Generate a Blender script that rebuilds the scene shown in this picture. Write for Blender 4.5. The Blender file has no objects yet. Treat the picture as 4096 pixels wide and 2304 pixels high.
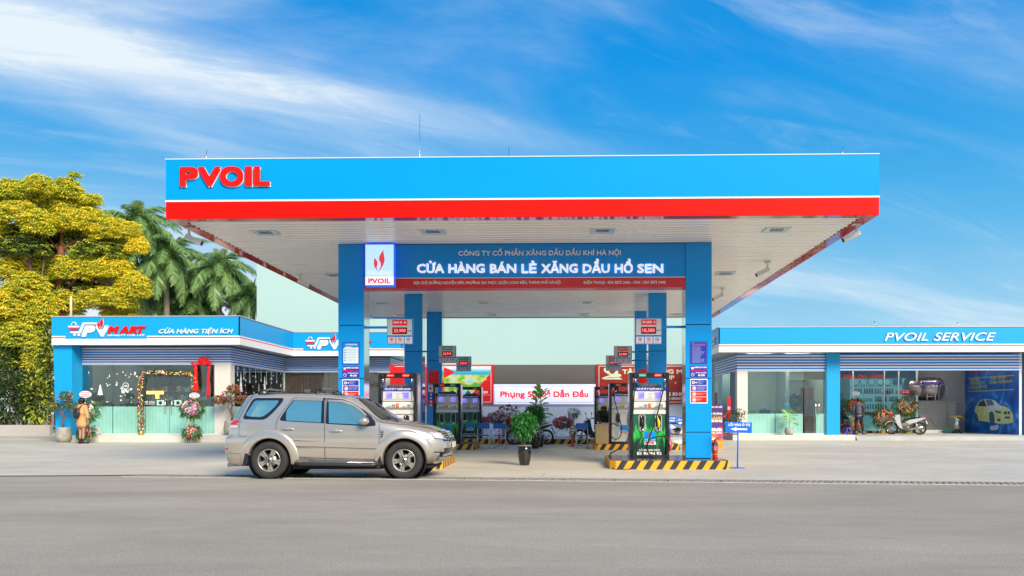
import bpy, math, random
from mathutils import Vector, Matrix, geometry, noise as mnoise
R = math.radians; PI = math.pi
sc = bpy.context.scene; col = sc.collection
random.seed(11)

# ------------------------------------------------------------------ camera
YAW = R(1.5); CH = 1.3; F = 3490.0; CU, CV = 2154.0, 1652.0
cam = bpy.data.cameras.new('camera'); cam_o = bpy.data.objects.new('camera', cam); col.objects.link(cam_o)
cam_o.location = (0, 0, CH); cam_o.rotation_euler = (R(90), 0, YAW)
cam.sensor_width = 36.0; cam.lens = F / 4096 * 36
cam.shift_x = 0.5 - CU / 4096; cam.shift_y = (CV - 1152) / 4096
cam.clip_start = 0.1; cam.clip_end = 3000
sc.camera = cam_o

# ------------------------------------------------------------------ world and light
SUN_EL, SUN_AZ = 34.0, 148.0      # azimuth the light comes from, measured from +Y clockwise
w = bpy.data.worlds.new("World"); sc.world = w; w.use_nodes = True
nt = w.node_tree; nt.nodes.clear()
def N(nt, t, **kw):
 n = nt.nodes.new(t)
 for k, v in kw.items():
  if k.startswith('i_'): n.inputs[int(k[2:])].default_value = v
  else: setattr(n, k, v)
 return n
L = nt.links.new
out = N(nt, 'ShaderNodeOutputWorld'); bg = N(nt, 'ShaderNodeBackground'); bg.inputs[1].default_value = 0.15
sky = N(nt, 'ShaderNodeTexSky'); sky.sky_type = 'NISHITA'; sky.sun_disc = False
sky.sun_elevation = R(SUN_EL); sky.sun_rotation = R(SUN_AZ); sky.air_density = 1.6; sky.dust_density = 0.4; sky.ozone_density = 2.5
hsv = N(nt, 'ShaderNodeHueSaturation'); hsv.inputs['Hue'].default_value = 0.478; hsv.inputs['Saturation'].default_value = 1.32; hsv.inputs['Value'].default_value = 1.0
L(sky.outputs[0], hsv.inputs['Color'])
tc = N(nt, 'ShaderNodeTexCoord')
sep = N(nt, 'ShaderNodeSeparateXYZ'); L(tc.outputs['Generated'], sep.inputs[0])
# cirrus: project the view direction on a flat cloud layer so the streaks foreshorten to the horizon
mx = N(nt, 'ShaderNodeMath', operation='MAXIMUM'); mx.inputs[1].default_value = 0.0; L(sep.outputs[2], mx.inputs[0])
ad = N(nt, 'ShaderNodeMath', operation='ADD'); ad.inputs[1].default_value = 0.16; L(mx.outputs[0], ad.inputs[0])
dx = N(nt, 'ShaderNodeMath', operation='DIVIDE'); L(sep.outputs[0], dx.inputs[0]); L(ad.outputs[0], dx.inputs[1])
dy = N(nt, 'ShaderNodeMath', operation='DIVIDE'); L(sep.outputs[1], dy.inputs[0]); L(ad.outputs[0], dy.inputs[1])
cmb = N(nt, 'ShaderNodeCombineXYZ'); L(dx.outputs[0], cmb.inputs[0]); L(dy.outputs[0], cmb.inputs[1])
rot_ = N(nt, 'ShaderNodeMapping'); rot_.inputs['Rotation'].default_value = (0, 0, R(-27)); L(cmb.outputs[0], rot_.inputs[0])   # wind direction of the cirrus
pq = N(nt, 'ShaderNodeSeparateXYZ'); L(rot_.outputs[0], pq.inputs[0])
def cloud(scl, nscale, detail, rough, dist, lo, hi, seed):
 mp = N(nt, 'ShaderNodeMapping'); mp.inputs['Scale'].default_value = scl; mp.inputs['Location'].default_value = (seed, seed * 0.7, 0); L(rot_.outputs[0], mp.inputs[0])
 no = N(nt, 'ShaderNodeTexNoise'); no.inputs['Scale'].default_value = nscale; no.inputs['Detail'].default_value = detail
 no.inputs['Roughness'].default_value = rough; no.inputs['Distortion'].default_value = dist; L(mp.outputs[0], no.inputs['Vector'])
 mr = N(nt, 'ShaderNodeMapRange'); mr.interpolation_type = 'SMOOTHSTEP'
 mr.inputs[1].default_value = lo; mr.inputs[2].default_value = hi; L(no.outputs[0], mr.inputs[0]); return mr.outputs[0]
def mth(op, a, b_, clamp=False):
 k = N(nt, 'ShaderNodeMath', operation=op, use_clamp=clamp)
 for i, q in enumerate((a, b_)):
  if isinstance(q, (int, float)): k.inputs[i].default_value = q
  else: L(q, k.inputs[i])
 return k.outputs[0]
def srange(src, a, b_, c=0.0, d=1.0):
 k = N(nt, 'ShaderNodeMapRange'); k.interpolation_type = 'SMOOTHSTEP'
 for i, q in enumerate((a, b_, c, d)): k.inputs[i + 1].default_value = q
 L(src, k.inputs[0]); return k.outputs[0]
veil = cloud((.55, 1.1, 1), 1.15, 8, .56, .7, .44, .80, 3.1)
wisp = cloud((.55, 2.2, 1), 2.1, 10, .66, 1.1, .50, .78, 8.3)
fine_ = cloud((1.2, 4.5, 1), 3.0, 9, .68, .8, .40, .74, 2.2)
where_ = cloud((.7, .7, 1), .9, 3, .5, .3, .42, .62, 1.7)
q_ = mth('ABSOLUTE', mth('SUBTRACT', mth('ADD', pq.outputs[1], mth('MULTIPLY', mth('SUBTRACT', veil, .5), .10)), 1.84), 0.0)
band = mth('MULTIPLY', srange(q_, .27, .0), srange(pq.outputs[0], .85, -.2))
band2 = mth('MULTIPLY', srange(q_, .14, .0), srange(pq.outputs[0], 1.5, .3))
bk_ = mth('MULTIPLY', mth('ADD', mth('MULTIPLY', band, .72), mth('MULTIPLY', band2, .45)), mth('ADD', mth('MULTIPLY', fine_, .42), .62))
left_ = srange(sep.outputs[0], .22, -.30)      # the sky gets milkier towards the left and towards the horizon there
low_ = srange(sep.outputs[2], .30, .0)
gen = mth('ADD', mth('MULTIPLY', veil, mth('ADD', .34, mth('MULTIPLY', left_, .52))), mth('MULTIPLY', mth('MULTIPLY', wisp, where_), .30))
gen = mth('ADD', gen, mth('MULTIPLY', mth('MULTIPLY', left_, low_), .75))
gen = mth('ADD', mth('ADD', gen, mth('MULTIPLY', mth('MULTIPLY', low_, veil), .30)), mth('MULTIPLY', low_, .26))
gen = mth('ADD', gen, mth('MULTIPLY', mth('MULTIPLY', fine_, veil), .20))
m6 = N(nt, 'ShaderNodeMath', operation='ADD', use_clamp=True); L(bk_, m6.inputs[0]); L(gen, m6.inputs[1])
cr = N(nt, 'ShaderNodeValToRGB'); L(sep.outputs[2], cr.inputs[0]); E_ = cr.color_ramp.elements
stops = [(0.0, (.30, .62, .84)), (.10, (.18, .56, .85)), (.20, (.06, .44, .83)), (.37, (.003, .30, .80)), (.6, (.012, .22, .62)), (1.0, (.02, .20, .50))]
E_[0].position = 0; E_[0].color = (*stops[0][1], 1); E_[1].position = 1; E_[1].color = (*stops[-1][1], 1)
for p_, c_ in stops[1:-1]: e_ = E_.new(p_); e_.color = (*c_, 1)
scl_ = N(nt, 'ShaderNodeVectorMath', operation='SCALE'); scl_.inputs[3].default_value = 4.1; L(cr.outputs[0], scl_.inputs[0])
mxs = N(nt, 'ShaderNodeMix', data_type='RGBA'); mxs.inputs[0].default_value = .98; L(hsv.outputs[0], mxs.inputs[6]); L(scl_.outputs[0], mxs.inputs[7])
mix = N(nt, 'ShaderNodeMix', data_type='RGBA'); L(m6.outputs[0], mix.inputs[0]); L(mxs.outputs[2], mix.inputs[6]); mix.inputs[7].default_value = (3.35, 3.75, 4.05, 1)
L(mix.outputs[2], bg.inputs[0]); L(bg.outputs[0], out.inputs[0])

sd = bpy.data.lights.new('sun', 'SUN'); sd.energy = 3.7; sd.angle = R(26); sd.color = (1.0, 0.86, 0.66)
so = bpy.data.objects.new('sun', sd); col.objects.link(so)
az, el = R(SUN_AZ), R(SUN_EL)
dirv = Vector((math.sin(az) * math.cos(el), math.cos(az) * math.cos(el), math.sin(el)))
so.rotation_euler = dirv.to_track_quat('Z', 'Y').to_euler(); so.location = (0, -20, 30)
vs = sc.view_settings; sc.display_settings.display_device = 'sRGB'
vs.view_transform = 'Standard'; vs.look = 'None'; vs.gamma = 1.0; vs.exposure = 0.70
try: vs.use_curve_mapping = False
except Exception: pass
sc.cycles.max_bounces = 7; sc.cycles.diffuse_bounces = 4; sc.cycles.glossy_bounces = 4
sc.cycles.transparent_max_bounces = 8; sc.cycles.transmission_bounces = 5
sc.cycles.sample_clamp_indirect = 6.0; sc.cycles.use_denoising = True

# ------------------------------------------------------------------ where things stand
def ray(u, v=1652.0):
 s = (u - CU) / F
 return s * math.cos(YAW) - math.sin(YAW), math.cos(YAW) + s * math.sin(YAW), (CV - v) / F
def X(u, Y): a = ray(u); return a[0] / a[1] * Y
def Z(v, Y, u=2154.0): a = ray(u, v); return CH + a[2] / a[1] * Y
def gz(Y): return 0.0045 * max(0.0, min(Y, 60) - 18.0)

# ------------------------------------------------------------------ materials
def lin(r, g, b):
 f = lambda c: ((c / 255 + 0.055) / 1.055) ** 2.4 if c > 10 else c / 255 / 12.92
 return (f(r), f(g), f(b))
MC = {}
def mat(name, rgb, rough=0.5, metal=0.0, var=0.0, vs_=4.0, bump=0.0, bs=40.0, emit=None, es=0.0, coat=0.0, spec=0.5, rvar=0.0, stretch=None, trans=0.0, alpha=1.0, ior=1.45, rgb2=None, sub=0.0):
 if name in MC: return MC[name]
 m = bpy.data.materials.new(name); m.use_nodes = True; n = m.node_tree; b = n.nodes['Principled BSDF']
 m.diffuse_color = (*rgb, 1)
 b.inputs['Base Color'].default_value = (*rgb, 1); b.inputs['Roughness'].default_value = rough; b.inputs['Metallic'].default_value = metal
 b.inputs['Specular IOR Level'].default_value = spec; b.inputs['Coat Weight'].default_value = coat; b.inputs['Coat Roughness'].default_value = 0.06
 b.inputs['Transmission Weight'].default_value = trans; b.inputs['Alpha'].default_value = alpha; b.inputs['IOR'].default_value = ior
 if emit: b.inputs['Emission Color'].default_value = (*emit, 1); b.inputs['Emission Strength'].default_value = es
 if var or rgb2 or bump or rvar:
  t = N(n, 'ShaderNodeTexCoord'); src = t.outputs['Object']
  if stretch:
   mp = N(n, 'ShaderNodeMapping'); mp.inputs['Scale'].default_value = stretch; n.links.new(src, mp.inputs[0]); src = mp.outputs[0]
  no = N(n, 'ShaderNodeTexNoise'); no.inputs['Scale'].default_value = vs_; no.inputs['Detail'].default_value = 6; no.inputs['Roughness'].default_value = 0.6
  n.links.new(src, no.inputs['Vector'])
  mr = N(n, 'ShaderNodeMapRange'); mr.inputs[1].default_value = 0.3; mr.inputs[2].default_value = 0.7; n.links.new(no.outputs[0], mr.inputs[0])
  mxn = N(n, 'ShaderNodeMix', data_type='RGBA')
  a = rgb if rgb2 else tuple(c * (1 - var) for c in rgb); c2_ = rgb2 if rgb2 else tuple(min(1, c * (1 + var)) for c in rgb)
  mxn.inputs[6].default_value = (*a, 1); mxn.inputs[7].default_value = (*c2_, 1)
  n.links.new(mr.outputs[0], mxn.inputs[0]); n.links.new(mxn.outputs[2], b.inputs['Base Color'])
  if rvar:
   r2 = N(n, 'ShaderNodeMapRange'); r2.inputs[1].default_value = 0.3; r2.inputs[2].default_value = 0.7
   r2.inputs[3].default_value = max(0, rough - rvar); r2.inputs[4].default_value = min(1, rough + rvar)
   n.links.new(no.outputs[0], r2.inputs[0]); n.links.new(r2.outputs[0], b.inputs['Roughness'])
  if bump:
   nb = N(n, 'ShaderNodeTexNoise'); nb.inputs['Scale'].default_value = bs; nb.inputs['Detail'].default_value = 5; n.links.new(src, nb.inputs['Vector'])
   bp = N(n, 'ShaderNodeBump'); bp.inputs['Strength'].default_value = bump; bp.inputs['Distance'].default_value = 0.02
   n.links.new(nb.outputs[0], bp.inputs['Height']); n.links.new(bp.outputs[0], b.inputs['Normal'])
 MC[name] = m; return m

M = {}
M['blue'] = mat('blue_panel', (0.0, 0.30, 0.78), 0.22, var=0.03, vs_=0.6, spec=0.5)
M['sky_blue'] = mat('sky_blue_panel', (0.0, 0.33, 0.72), 0.4, var=0.02, vs_=0.5)
M['red'] = mat('red_panel', (0.86, 0.008, 0.006), 0.3, var=0.02)
M['dark_red'] = mat('dark_red_panel', (0.50, 0.012, 0.012), 0.08, var=0.1, vs_=1.0, spec=0.8)
M['white'] = mat('white_panel', (0.80, 0.79, 0.78), 0.35, var=0.03, vs_=0.8)
M['white_g'] = mat('white_glossy', (0.84, 0.84, 0.84), 0.25)
M['cream'] = mat('cream_panel', (0.66, 0.64, 0.60), 0.5, var=0.05, vs_=2)
M['mirror'] = mat('mirror_steel', (0.62, 0.68, 0.72), 0.09, 1.0, bump=0.06, bs=2.2)
M['slat'] = mat('ceiling_aluminium', (0.95, 0.91, 0.85), 0.16, 0.05, spec=.9, var=0.05, vs_=1.5, rvar=0.06, bump=0.05, bs=1.4, stretch=(0.35, 3, 3))
M['groove'] = mat('dark_groove', (0.02, 0.02, 0.025), 0.7)
M['black'] = mat('black_paint', (0.012, 0.012, 0.014), 0.3, coat=0.3)
M['rubber'] = mat('black_rubber', (0.02, 0.02, 0.021), 0.6, bump=0.1)
M['chrome'] = mat('chrome', (0.72, 0.71, 0.69), 0.15, 1.0)
M['steel'] = mat('steel', (0.55, 0.55, 0.54), 0.3, 1.0, var=0.1)
M['grey'] = mat('grey_plastic', (0.30, 0.30, 0.31), 0.5)
M['lcd'] = mat('lcd_lit', (0.2, 0.18, 0.7), 0.3, emit=(0.26, 0.20, 0.95), es=0.75)
M['ink'] = mat('dark_ink', (0.03, 0.03, 0.06), 0.6)
M['navy'] = mat('navy_print', (0.012, 0.03, 0.42), 0.35, var=0.05)
M['txt_white'] = mat('white_print', (0.82, 0.82, 0.82), 0.45)
M['txt_red'] = mat('red_print', (0.74, 0.008, 0.006), 0.5, spec=.2)
M['txt_grey'] = mat('grey_metal_letters', (0.80, 0.81, 0.84), 0.4, 0.0)
M['txt_lit'] = mat('lit_white_letters', (0.9, 0.9, 0.95), 0.4, emit=(0.95, 0.93, 1.0), es=0.28)
M['green'] = mat('green_print', (0.0, 0.32, 0.20), 0.4)
M['yellow'] = mat('yellow_plastic', (0.86, 0.62, 0.01), 0.35)
M['led_back'] = mat('led_back', (0.05, 0.005, 0.006), 0.5)
M['led'] = mat('led_red', (1, 0.1, 0.1), 0.5, emit=(1.0, 0.10, 0.11), es=1.5)
M['wood'] = mat('light_wood', (0.52, 0.36, 0.17), 0.5, var=0.15, vs_=6, stretch=(6, 6, 0.6))
M['brown_wood'] = mat('brown_wood', (0.32, 0.125, 0.065), 0.4, var=0.25, vs_=5, stretch=(8, 8, 0.5))
M['concrete_pot'] = mat('concrete_pot', (0.36, 0.35, 0.31), 0.85, var=0.25, vs_=6, bump=0.3)
M['stone'] = mat('pale_stone', (0.62, 0.60, 0.56), 0.4, var=0.10, vs_=1.6)

# ------------------------------------------------------------------ mesh helpers
ICO_V = []; ICO_F = []
def _ico():
 t = (1 + 5 ** 0.5) / 2
 v = [(-1, t, 0), (1, t, 0), (-1, -t, 0), (1, -t, 0), (0, -1, t), (0, 1, t), (0, -1, -t), (0, 1, -t), (t, 0, -1), (t, 0, 1), (-t, 0, -1), (-t, 0, 1)]
 ICO_V.extend([Vector(a).normalized() for a in v])
 ICO_F.extend([(0, 11, 5), (0, 5, 1), (0, 1, 7), (0, 7, 10), (0, 10, 11), (1, 5, 9), (5, 11, 4), (11, 10, 2), (10, 7, 6), (7, 1, 8), (3, 9, 4), (3, 4, 2), (3, 2, 6), (3, 6, 8), (3, 8, 9), (4, 9, 5), (2, 4, 11), (6, 2, 10), (8, 6, 7), (9, 8, 1)])
_ico()
class MB:
 def __init__(s): s.v = []; s.f = []; s.mi = []; s.sm = []
 def add(s, vs, fs, mi=0, sm=False):
  o = len(s.v); s.v.extend([tuple(a) for a in vs])
  for f in fs: s.f.append(tuple(i + o for i in f)); s.mi.append(mi); s.sm.append(sm)
  return s
 def box(s, x0, x1, y0, y1, z0, z1, mi=0):
  v = [(x0, y0, z0), (x1, y0, z0), (x1, y1, z0), (x0, y1, z0), (x0, y0, z1), (x1, y0, z1), (x1, y1, z1), (x0, y1, z1)]
  return s.add(v, [(0, 3, 2, 1), (4, 5, 6, 7), (0, 1, 5, 4), (1, 2, 6, 5), (2, 3, 7, 6), (3, 0, 4, 7)], mi)
 def obox(s, c, size, rot=(0, 0, 0), mi=0):
  from mathutils import Euler
  m = Euler(rot).to_matrix(); h = [a / 2 for a in size]; c = Vector(c)
  v = [c + m @ Vector((sx * h[0], sy * h[1], sz * h[2])) for sz in (-1, 1) for sx, sy in ((-1, -1), (1, -1), (1, 1), (-1, 1))]
  return s.add(v, [(0, 3, 2, 1), (4, 5, 6, 7), (0, 1, 5, 4), (1, 2, 6, 5), (2, 3, 7, 6), (3, 0, 4, 7)], mi)
 def prism(s, pts, o, ux, uy, d, mi=0, sm=False):
  """polygon pts (2D) laid on plane (o,ux,uy), thickened by vector d"""
  o, ux, uy, d = Vector(o), Vector(ux), Vector(uy), Vector(d); n = len(pts)
  a = [o + ux * p[0] + uy * p[1] for p in pts]; b = [q + d for q in a]
  s.add(a + b, [tuple(range(n)), tuple(range(2 * n - 1, n - 1, -1))], mi)
  return s.add(a + b, [(i, i + n, (i + 1) % n + n, (i + 1) % n) for i in range(n)], mi, sm)
 def tube(s, pts, r, n=8, mi=0, closed=False, sm=True, ell=1.0):
  pts = [Vector(p) for p in pts]; k = len(pts); rs = r if isinstance(r, (list, tuple)) else [r] * k
  vs = []; pu = None
  for i, p in enumerate(pts):
   if closed: t = pts[(i + 1) % k] - pts[i - 1]
   else: t = pts[min(i + 1, k - 1)] - pts[max(i - 1, 0)]
   t = t.normalized() if t.length > 1e-9 else Vector((0, 0, 1))
   if pu is None: pu = t.orthogonal().normalized()
   pu = (pu - t * pu.dot(t)); pu = pu.normalized() if pu.length > 1e-6 else t.orthogonal().normalized()
   q = t.cross(pu)
   for j in range(n):
    a = 2 * PI * j / n; vs.append(p + (pu * math.cos(a) + q * math.sin(a) * ell) * rs[i])
  fs = []
  for i in range(k if closed else k - 1):
   for j in range(n):
    a = i * n + j; b = i * n + (j + 1) % n; c = ((i + 1) % k) * n + (j + 1) % n; d = ((i + 1) % k) * n + j
    fs.append((a, b, c, d))
  if not closed: fs += [tuple(range(n - 1, -1, -1)), tuple(range((k - 1) * n, k * n))]
  return s.add(vs, fs, mi, sm)
 def lathe(s, prof, c=(0, 0, 0), n=20, axis='z', mi=0, sm=True, cap=True):
  c = Vector(c); vs = []
  for r, z in prof:
   for j in range(n):
    a = 2 * PI * j / n; x, y = r * math.cos(a), r * math.sin(a)
    vs.append(c + (Vector((x, y, z)) if axis == 'z' else Vector((x, z, y)) if axis == 'y' else Vector((z, x, y))))
  fs = [(i * n + j, i * n + (j + 1) % n, (i + 1) * n + (j + 1) % n, (i + 1) * n + j) for i in range(len(prof) - 1) for j in range(n)]
  if cap and prof[0][0] > 1e-6: fs.append(tuple(range(n - 1, -1, -1)))
  if cap and prof[-1][0] > 1e-6: fs.append(tuple(range((len(prof) - 1) * n, len(prof) * n)))
  return s.add(vs, fs, mi, sm)
 def ico(s, c, r, sc3=(1, 1, 1), mi=0, sm=True):
  c = Vector(c); return s.add([c + Vector((v.x * r * sc3[0], v.y * r * sc3[1], v.z * r * sc3[2])) for v in ICO_V], ICO_F, mi, sm)
 def ball(s, c, r, sc3=(1, 1, 1), n=12, mi=0):
  c = Vector(c); vs = []; k = n // 2
  for i in range(k + 1):
   ph = PI * i / k
   for j in range(n):
    a = 2 * PI * j / n; vs.append(c + Vector((math.sin(ph) * math.cos(a) * r * sc3[0], math.sin(ph) * math.sin(a) * r * sc3[1], math.cos(ph) * r * sc3[2])))
  return s.add(vs, [(i * n + j, (i + 1) * n + j, (i + 1) * n + (j + 1) % n, i * n + (j + 1) % n) for i in range(k) for j in range(n)], mi, True)
 def quad(s, a, b, c, d, mi=0): return s.add([a, b, c, d], [(0, 1, 2, 3)], mi)
 def disc(s, c, r, nrm=(0, -1, 0), th=0.004, n=20, mi=0, r0=0.0):
  c, nn = Vector(c), Vector(nrm).normalized(); u = nn.orthogonal().normalized(); q = nn.cross(u)
  ring = lambda rr, h: [c + nn * h + (u * math.cos(2 * PI * j / n) + q * math.sin(2 * PI * j / n)) * rr for j in range(n)]
  if r0 <= 0:
   s.add(ring(r, th), [tuple(range(n))], mi); s.add(ring(r, 0) + ring(r, th), [(j, (j + 1) % n, n + (j + 1) % n, n + j) for j in range(n)], mi)
  else:
   s.add(ring(r, th) + ring(r0, th), [(j, (j + 1) % n, n + (j + 1) % n, n + j) for j in range(n)], mi)
   s.add(ring(r, 0) + ring(r, th), [(j, (j + 1) % n, n + (j + 1) % n, n + j) for j in range(n)], mi)
  return s
 def mesh(s, name, mats, org=(0, 0, 0)):
  me = bpy.data.meshes.new(name); ox, oy, oz = org
  me.from_pydata([(a[0] - ox, a[1] - oy, a[2] - oz) for a in s.v], [], s.f)
  for m in (mats if isinstance(mats, (list, tuple)) else [mats]): me.materials.append(m)
  me.polygons.foreach_set('material_index', s.mi); me.polygons.foreach_set('use_smooth', s.sm); me.update()
  return me
 def build(s, name, mats, parent=None, org=(0, 0, 0), bevel=0.0, seg=2, loc=None, kind=None):
  o = bpy.data.objects.new(name, s.mesh(name, mats, org)); col.objects.link(o)
  if parent: o.parent = parent
  if loc is not None: o.location = loc
  if bevel:
   b = o.modifiers.new('bevel', 'BEVEL'); b.width = bevel; b.segments = seg; b.limit_method = 'ANGLE'; b.angle_limit = R(40)
  if kind: o['kind'] = kind
  return o
def thing(name, label, cat, loc=(0, 0, 0), rz=0.0, group=None, scale=None):
 o = bpy.data.objects.new(name, None); col.objects.link(o); o.empty_display_size = 0.2
 o.location = loc; o.rotation_euler = (0, 0, rz); o['label'] = label; o['category'] = cat
 if group: o['group'] = group
 if scale: o.scale = (scale,) * 3
 return o
def tag(o, label, cat, group=None, kind=None):
 o['label'] = label; o['category'] = cat
 if group: o['group'] = group
 if kind: o['kind'] = kind
 return o
def dup(o, parent=None, loc=None, rz=None, label=None):
 c = o.copy(); col.objects.link(c)
 if parent: c.parent = parent
 if loc is not None: c.location = loc
 if rz is not None: c.rotation_euler = (0, 0, rz)
 if label: c['label'] = label
 for ch in CH_[o.name] if o.name in CH_ else [k for k in col.objects if k.parent == o]: dup(ch, c)
 return c
CH_ = {}
def inst(name, me, parent=None, loc=(0, 0, 0), rot=(0, 0, 0), scale=None, kind=None):
 o = bpy.data.objects.new(name, me); col.objects.link(o); o.location = loc; o.rotation_euler = rot
 if scale: o.scale = scale
 if parent: o.parent = parent
 if kind: o['kind'] = kind
 return o
TXT = {}
def text_raw(body, bold, shear, res=2):
 k = (body, shear, res)
 if k in TXT: return TXT[k]
 def raw(t_):
  cu = bpy.data.curves.new('t', 'FONT'); cu.body = t_; cu.shear = shear; cu.resolution_u = res
  ob = bpy.data.objects.new('t', cu); me = bpy.data.meshes.new_from_object(ob)
  v = [(a.co.x, a.co.y) for a in me.vertices]; f = [tuple(p.vertices) for p in me.polygons]
  bpy.data.objects.remove(ob); bpy.data.curves.remove(cu); bpy.data.meshes.remove(me); return v, f
 t_ = body.replace('Đ', 'D').replace('đ', 'd'); v, f = raw(t_)
 for i, ch in enumerate(body):
  if ch in 'Đđ':          # cross bar of the barred d
   pv, _ = raw(t_[:i + 1]); dv_, _ = raw(t_[i]); xr = max(q[0] for q in pv); xl = xr - (max(q[0] for q in dv_) - min(q[0] for q in dv_)); n = len(v)
   if ch == 'Đ': x0, x1, y0, y1 = xl - .07, xl + .27, .315, .375
   else: x0, x1, y0, y1 = xr - .27, xr + .08, .56, .61
   v = v + [(x0 + y0 * shear, y0), (x1 + y0 * shear, y0), (x1 + y1 * shear, y1), (x0 + y1 * shear, y1)]; f = f + [(n, n + 1, n + 2, n + 3)]
 TXT[k] = (v, f); return TXT[k]
def text(mb, body, o, h, w=None, ux=(1, 0, 0), uz=(0, 0, 1), ext=0.0, off=0.003, bold=0.0, shear=0.0, align='L', mi=0, out=None):
 """cap-height h, optional exact width w; lies on plane (o,ux,uz), raised by off (+ext thick) towards the viewer side.
 bold strokes are built from a few slightly shifted layers"""
 v, f = text_raw(body, 0.0, shear, 6 if h > .22 else 2)
 if not v: return mb
 o, ux, uz = Vector(o), Vector(ux), Vector(uz); nn = Vector(out) if out else ux.cross(uz)
 x0 = min(a[0] for a in v); x1 = max(a[0] for a in v); sy = h / 0.70; b_ = bold * sy if h > .02 else 0; sx = (w - 2 * b_) / (x1 - x0) if w else sy
 sh = b_ if align == 'L' else -(x1 - x0) * sx / (2 if align == 'C' else 1)
 lay = [(0, 0)] if not b_ else ([(-b_, 0), (b_, 0), (0, b_), (0, -b_)] if h < .08 or bold < .03 else [(-b_, -b_), (b_, -b_), (b_, b_), (-b_, b_), (0, 0)])
 cnt = {}
 if ext > 0:
  for p in f:
   for i in range(len(p)):
    a, b2 = p[i], p[(i + 1) % len(p)]; k = (min(a, b2), max(a, b2)); cnt[k] = cnt.get(k, 0) + 1
 ed = [k for k, c in cnt.items() if c == 1]; n = len(v)
 for li, (ax, ay) in enumerate(lay):
  P = lambda a, d: o + ux * ((a[0] - x0) * sx + sh + ax) + uz * (a[1] * sy + ay) + nn * (d + li * .0004)
  mb.add([P(a, off + ext) for a in v], f, mi)
  if ext > 0: mb.add([P(a, off) for a in v] + [P(a, off + ext) for a in v], [(a, b2, b2 + n, a + n) for a, b2 in ed], mi)
 return mb
FL_BIG = [(0.25, 1.0), (0.12, 0.84), (0.04, 0.68), (0.04, 0.54), (0.11, 0.40), (0.12, 0.26), (0.05, 0.11), (0.0, 0.0), (0.08, 0.09), (0.19, 0.26), (0.27, 0.44), (0.285, 0.60), (0.25, 0.78), (0.235, 0.9)]
FL_SML = [(-0.17, 0.65), (-0.10, 0.57), (-0.03, 0.46), (-0.035, 0.34), (-0.07, 0.22), (-0.05, 0.10), (0.0, 0.0), (-0.08, 0.11), (-0.17, 0.26), (-0.20, 0.40), (-0.18, 0.54)]
def flame(mb, o, h, ux=(1, 0, 0), uz=(0, 0, 1), th=0.004, off=0.003, mi=0):
 o, ux, uz = Vector(o), Vector(ux), Vector(uz); nn = ux.cross(uz)
 for P in (FL_BIG, FL_SML): mb.prism([(a * h, b * h) for a, b in P], o + nn * off, ux, uz, nn * th, mi)
# ================================================================== GROUND
def conc_mat():
 m = bpy.data.materials.new('forecourt_concrete'); m.use_nodes = True; n = m.node_tree; b = n.nodes['Principled BSDF']
 t = N(n, 'ShaderNodeTexCoord')
 def nz(sc_, det, str_=(1, 1, 1), dist=0):
  mp = N(n, 'ShaderNodeMapping'); mp.inputs['Scale'].default_value = str_; n.links.new(t.outputs['Object'], mp.inputs[0])
  k = N(n, 'ShaderNodeTexNoise'); k.inputs['Scale'].default_value = sc_; k.inputs['Detail'].default_value = det; k.inputs['Roughness'].default_value = .62; k.inputs['Distortion'].default_value = dist
  n.links.new(mp.outputs[0], k.inputs['Vector']); return k.outputs[0]
 def rng(src, a, b_, c, d):
  r = N(n, 'ShaderNodeMapRange'); r.interpolation_type = 'SMOOTHSTEP'
  for i, q in enumerate((a, b_, c, d)): r.inputs[i + 1].default_value = q
  n.links.new(src, r.inputs[0]); return r.outputs[0]
 big = rng(nz(0.16, 4, (1, 1.6, 1), .5), .35, .65, .90, 1.06)
 mid = rng(nz(1.1, 7, (.6, 1.4, 1), .8), .3, .7, .93, 1.04)
 fine = rng(nz(26, 5), .3, .7, .955, 1.04)
 stain = rng(nz(.55, 5, (1, 1, 1), 1.2), .62, .78, 1.0, .84)
 p = big
 for q in (mid, fine, stain):
  k = N(n, 'ShaderNodeMath', operation='MULTIPLY'); n.links.new(p, k.inputs[0]); n.links.new(q, k.inputs[1]); p = k.outputs[0]
 v = N(n, 'ShaderNodeVectorMath', operation='SCALE'); v.inputs[0].default_value = (0.58, 0.53, 0.44); n.links.new(p, v.inputs[3])
 n.links.new(v.outputs[0], b.inputs['Base Color']); b.inputs['Roughness'].default_value = .62
 n.links.new(rng(nz(.8, 4), .3, .7, .42, .72), b.inputs['Roughness'])
 bp = N(n, 'ShaderNodeBump'); bp.inputs['Strength'].default_value = .18; bp.inputs['Distance'].default_value = .01
 n.links.new(nz(60, 4), bp.inputs['Height']); n.links.new(bp.outputs[0], b.inputs['Normal'])
 return m
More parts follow.
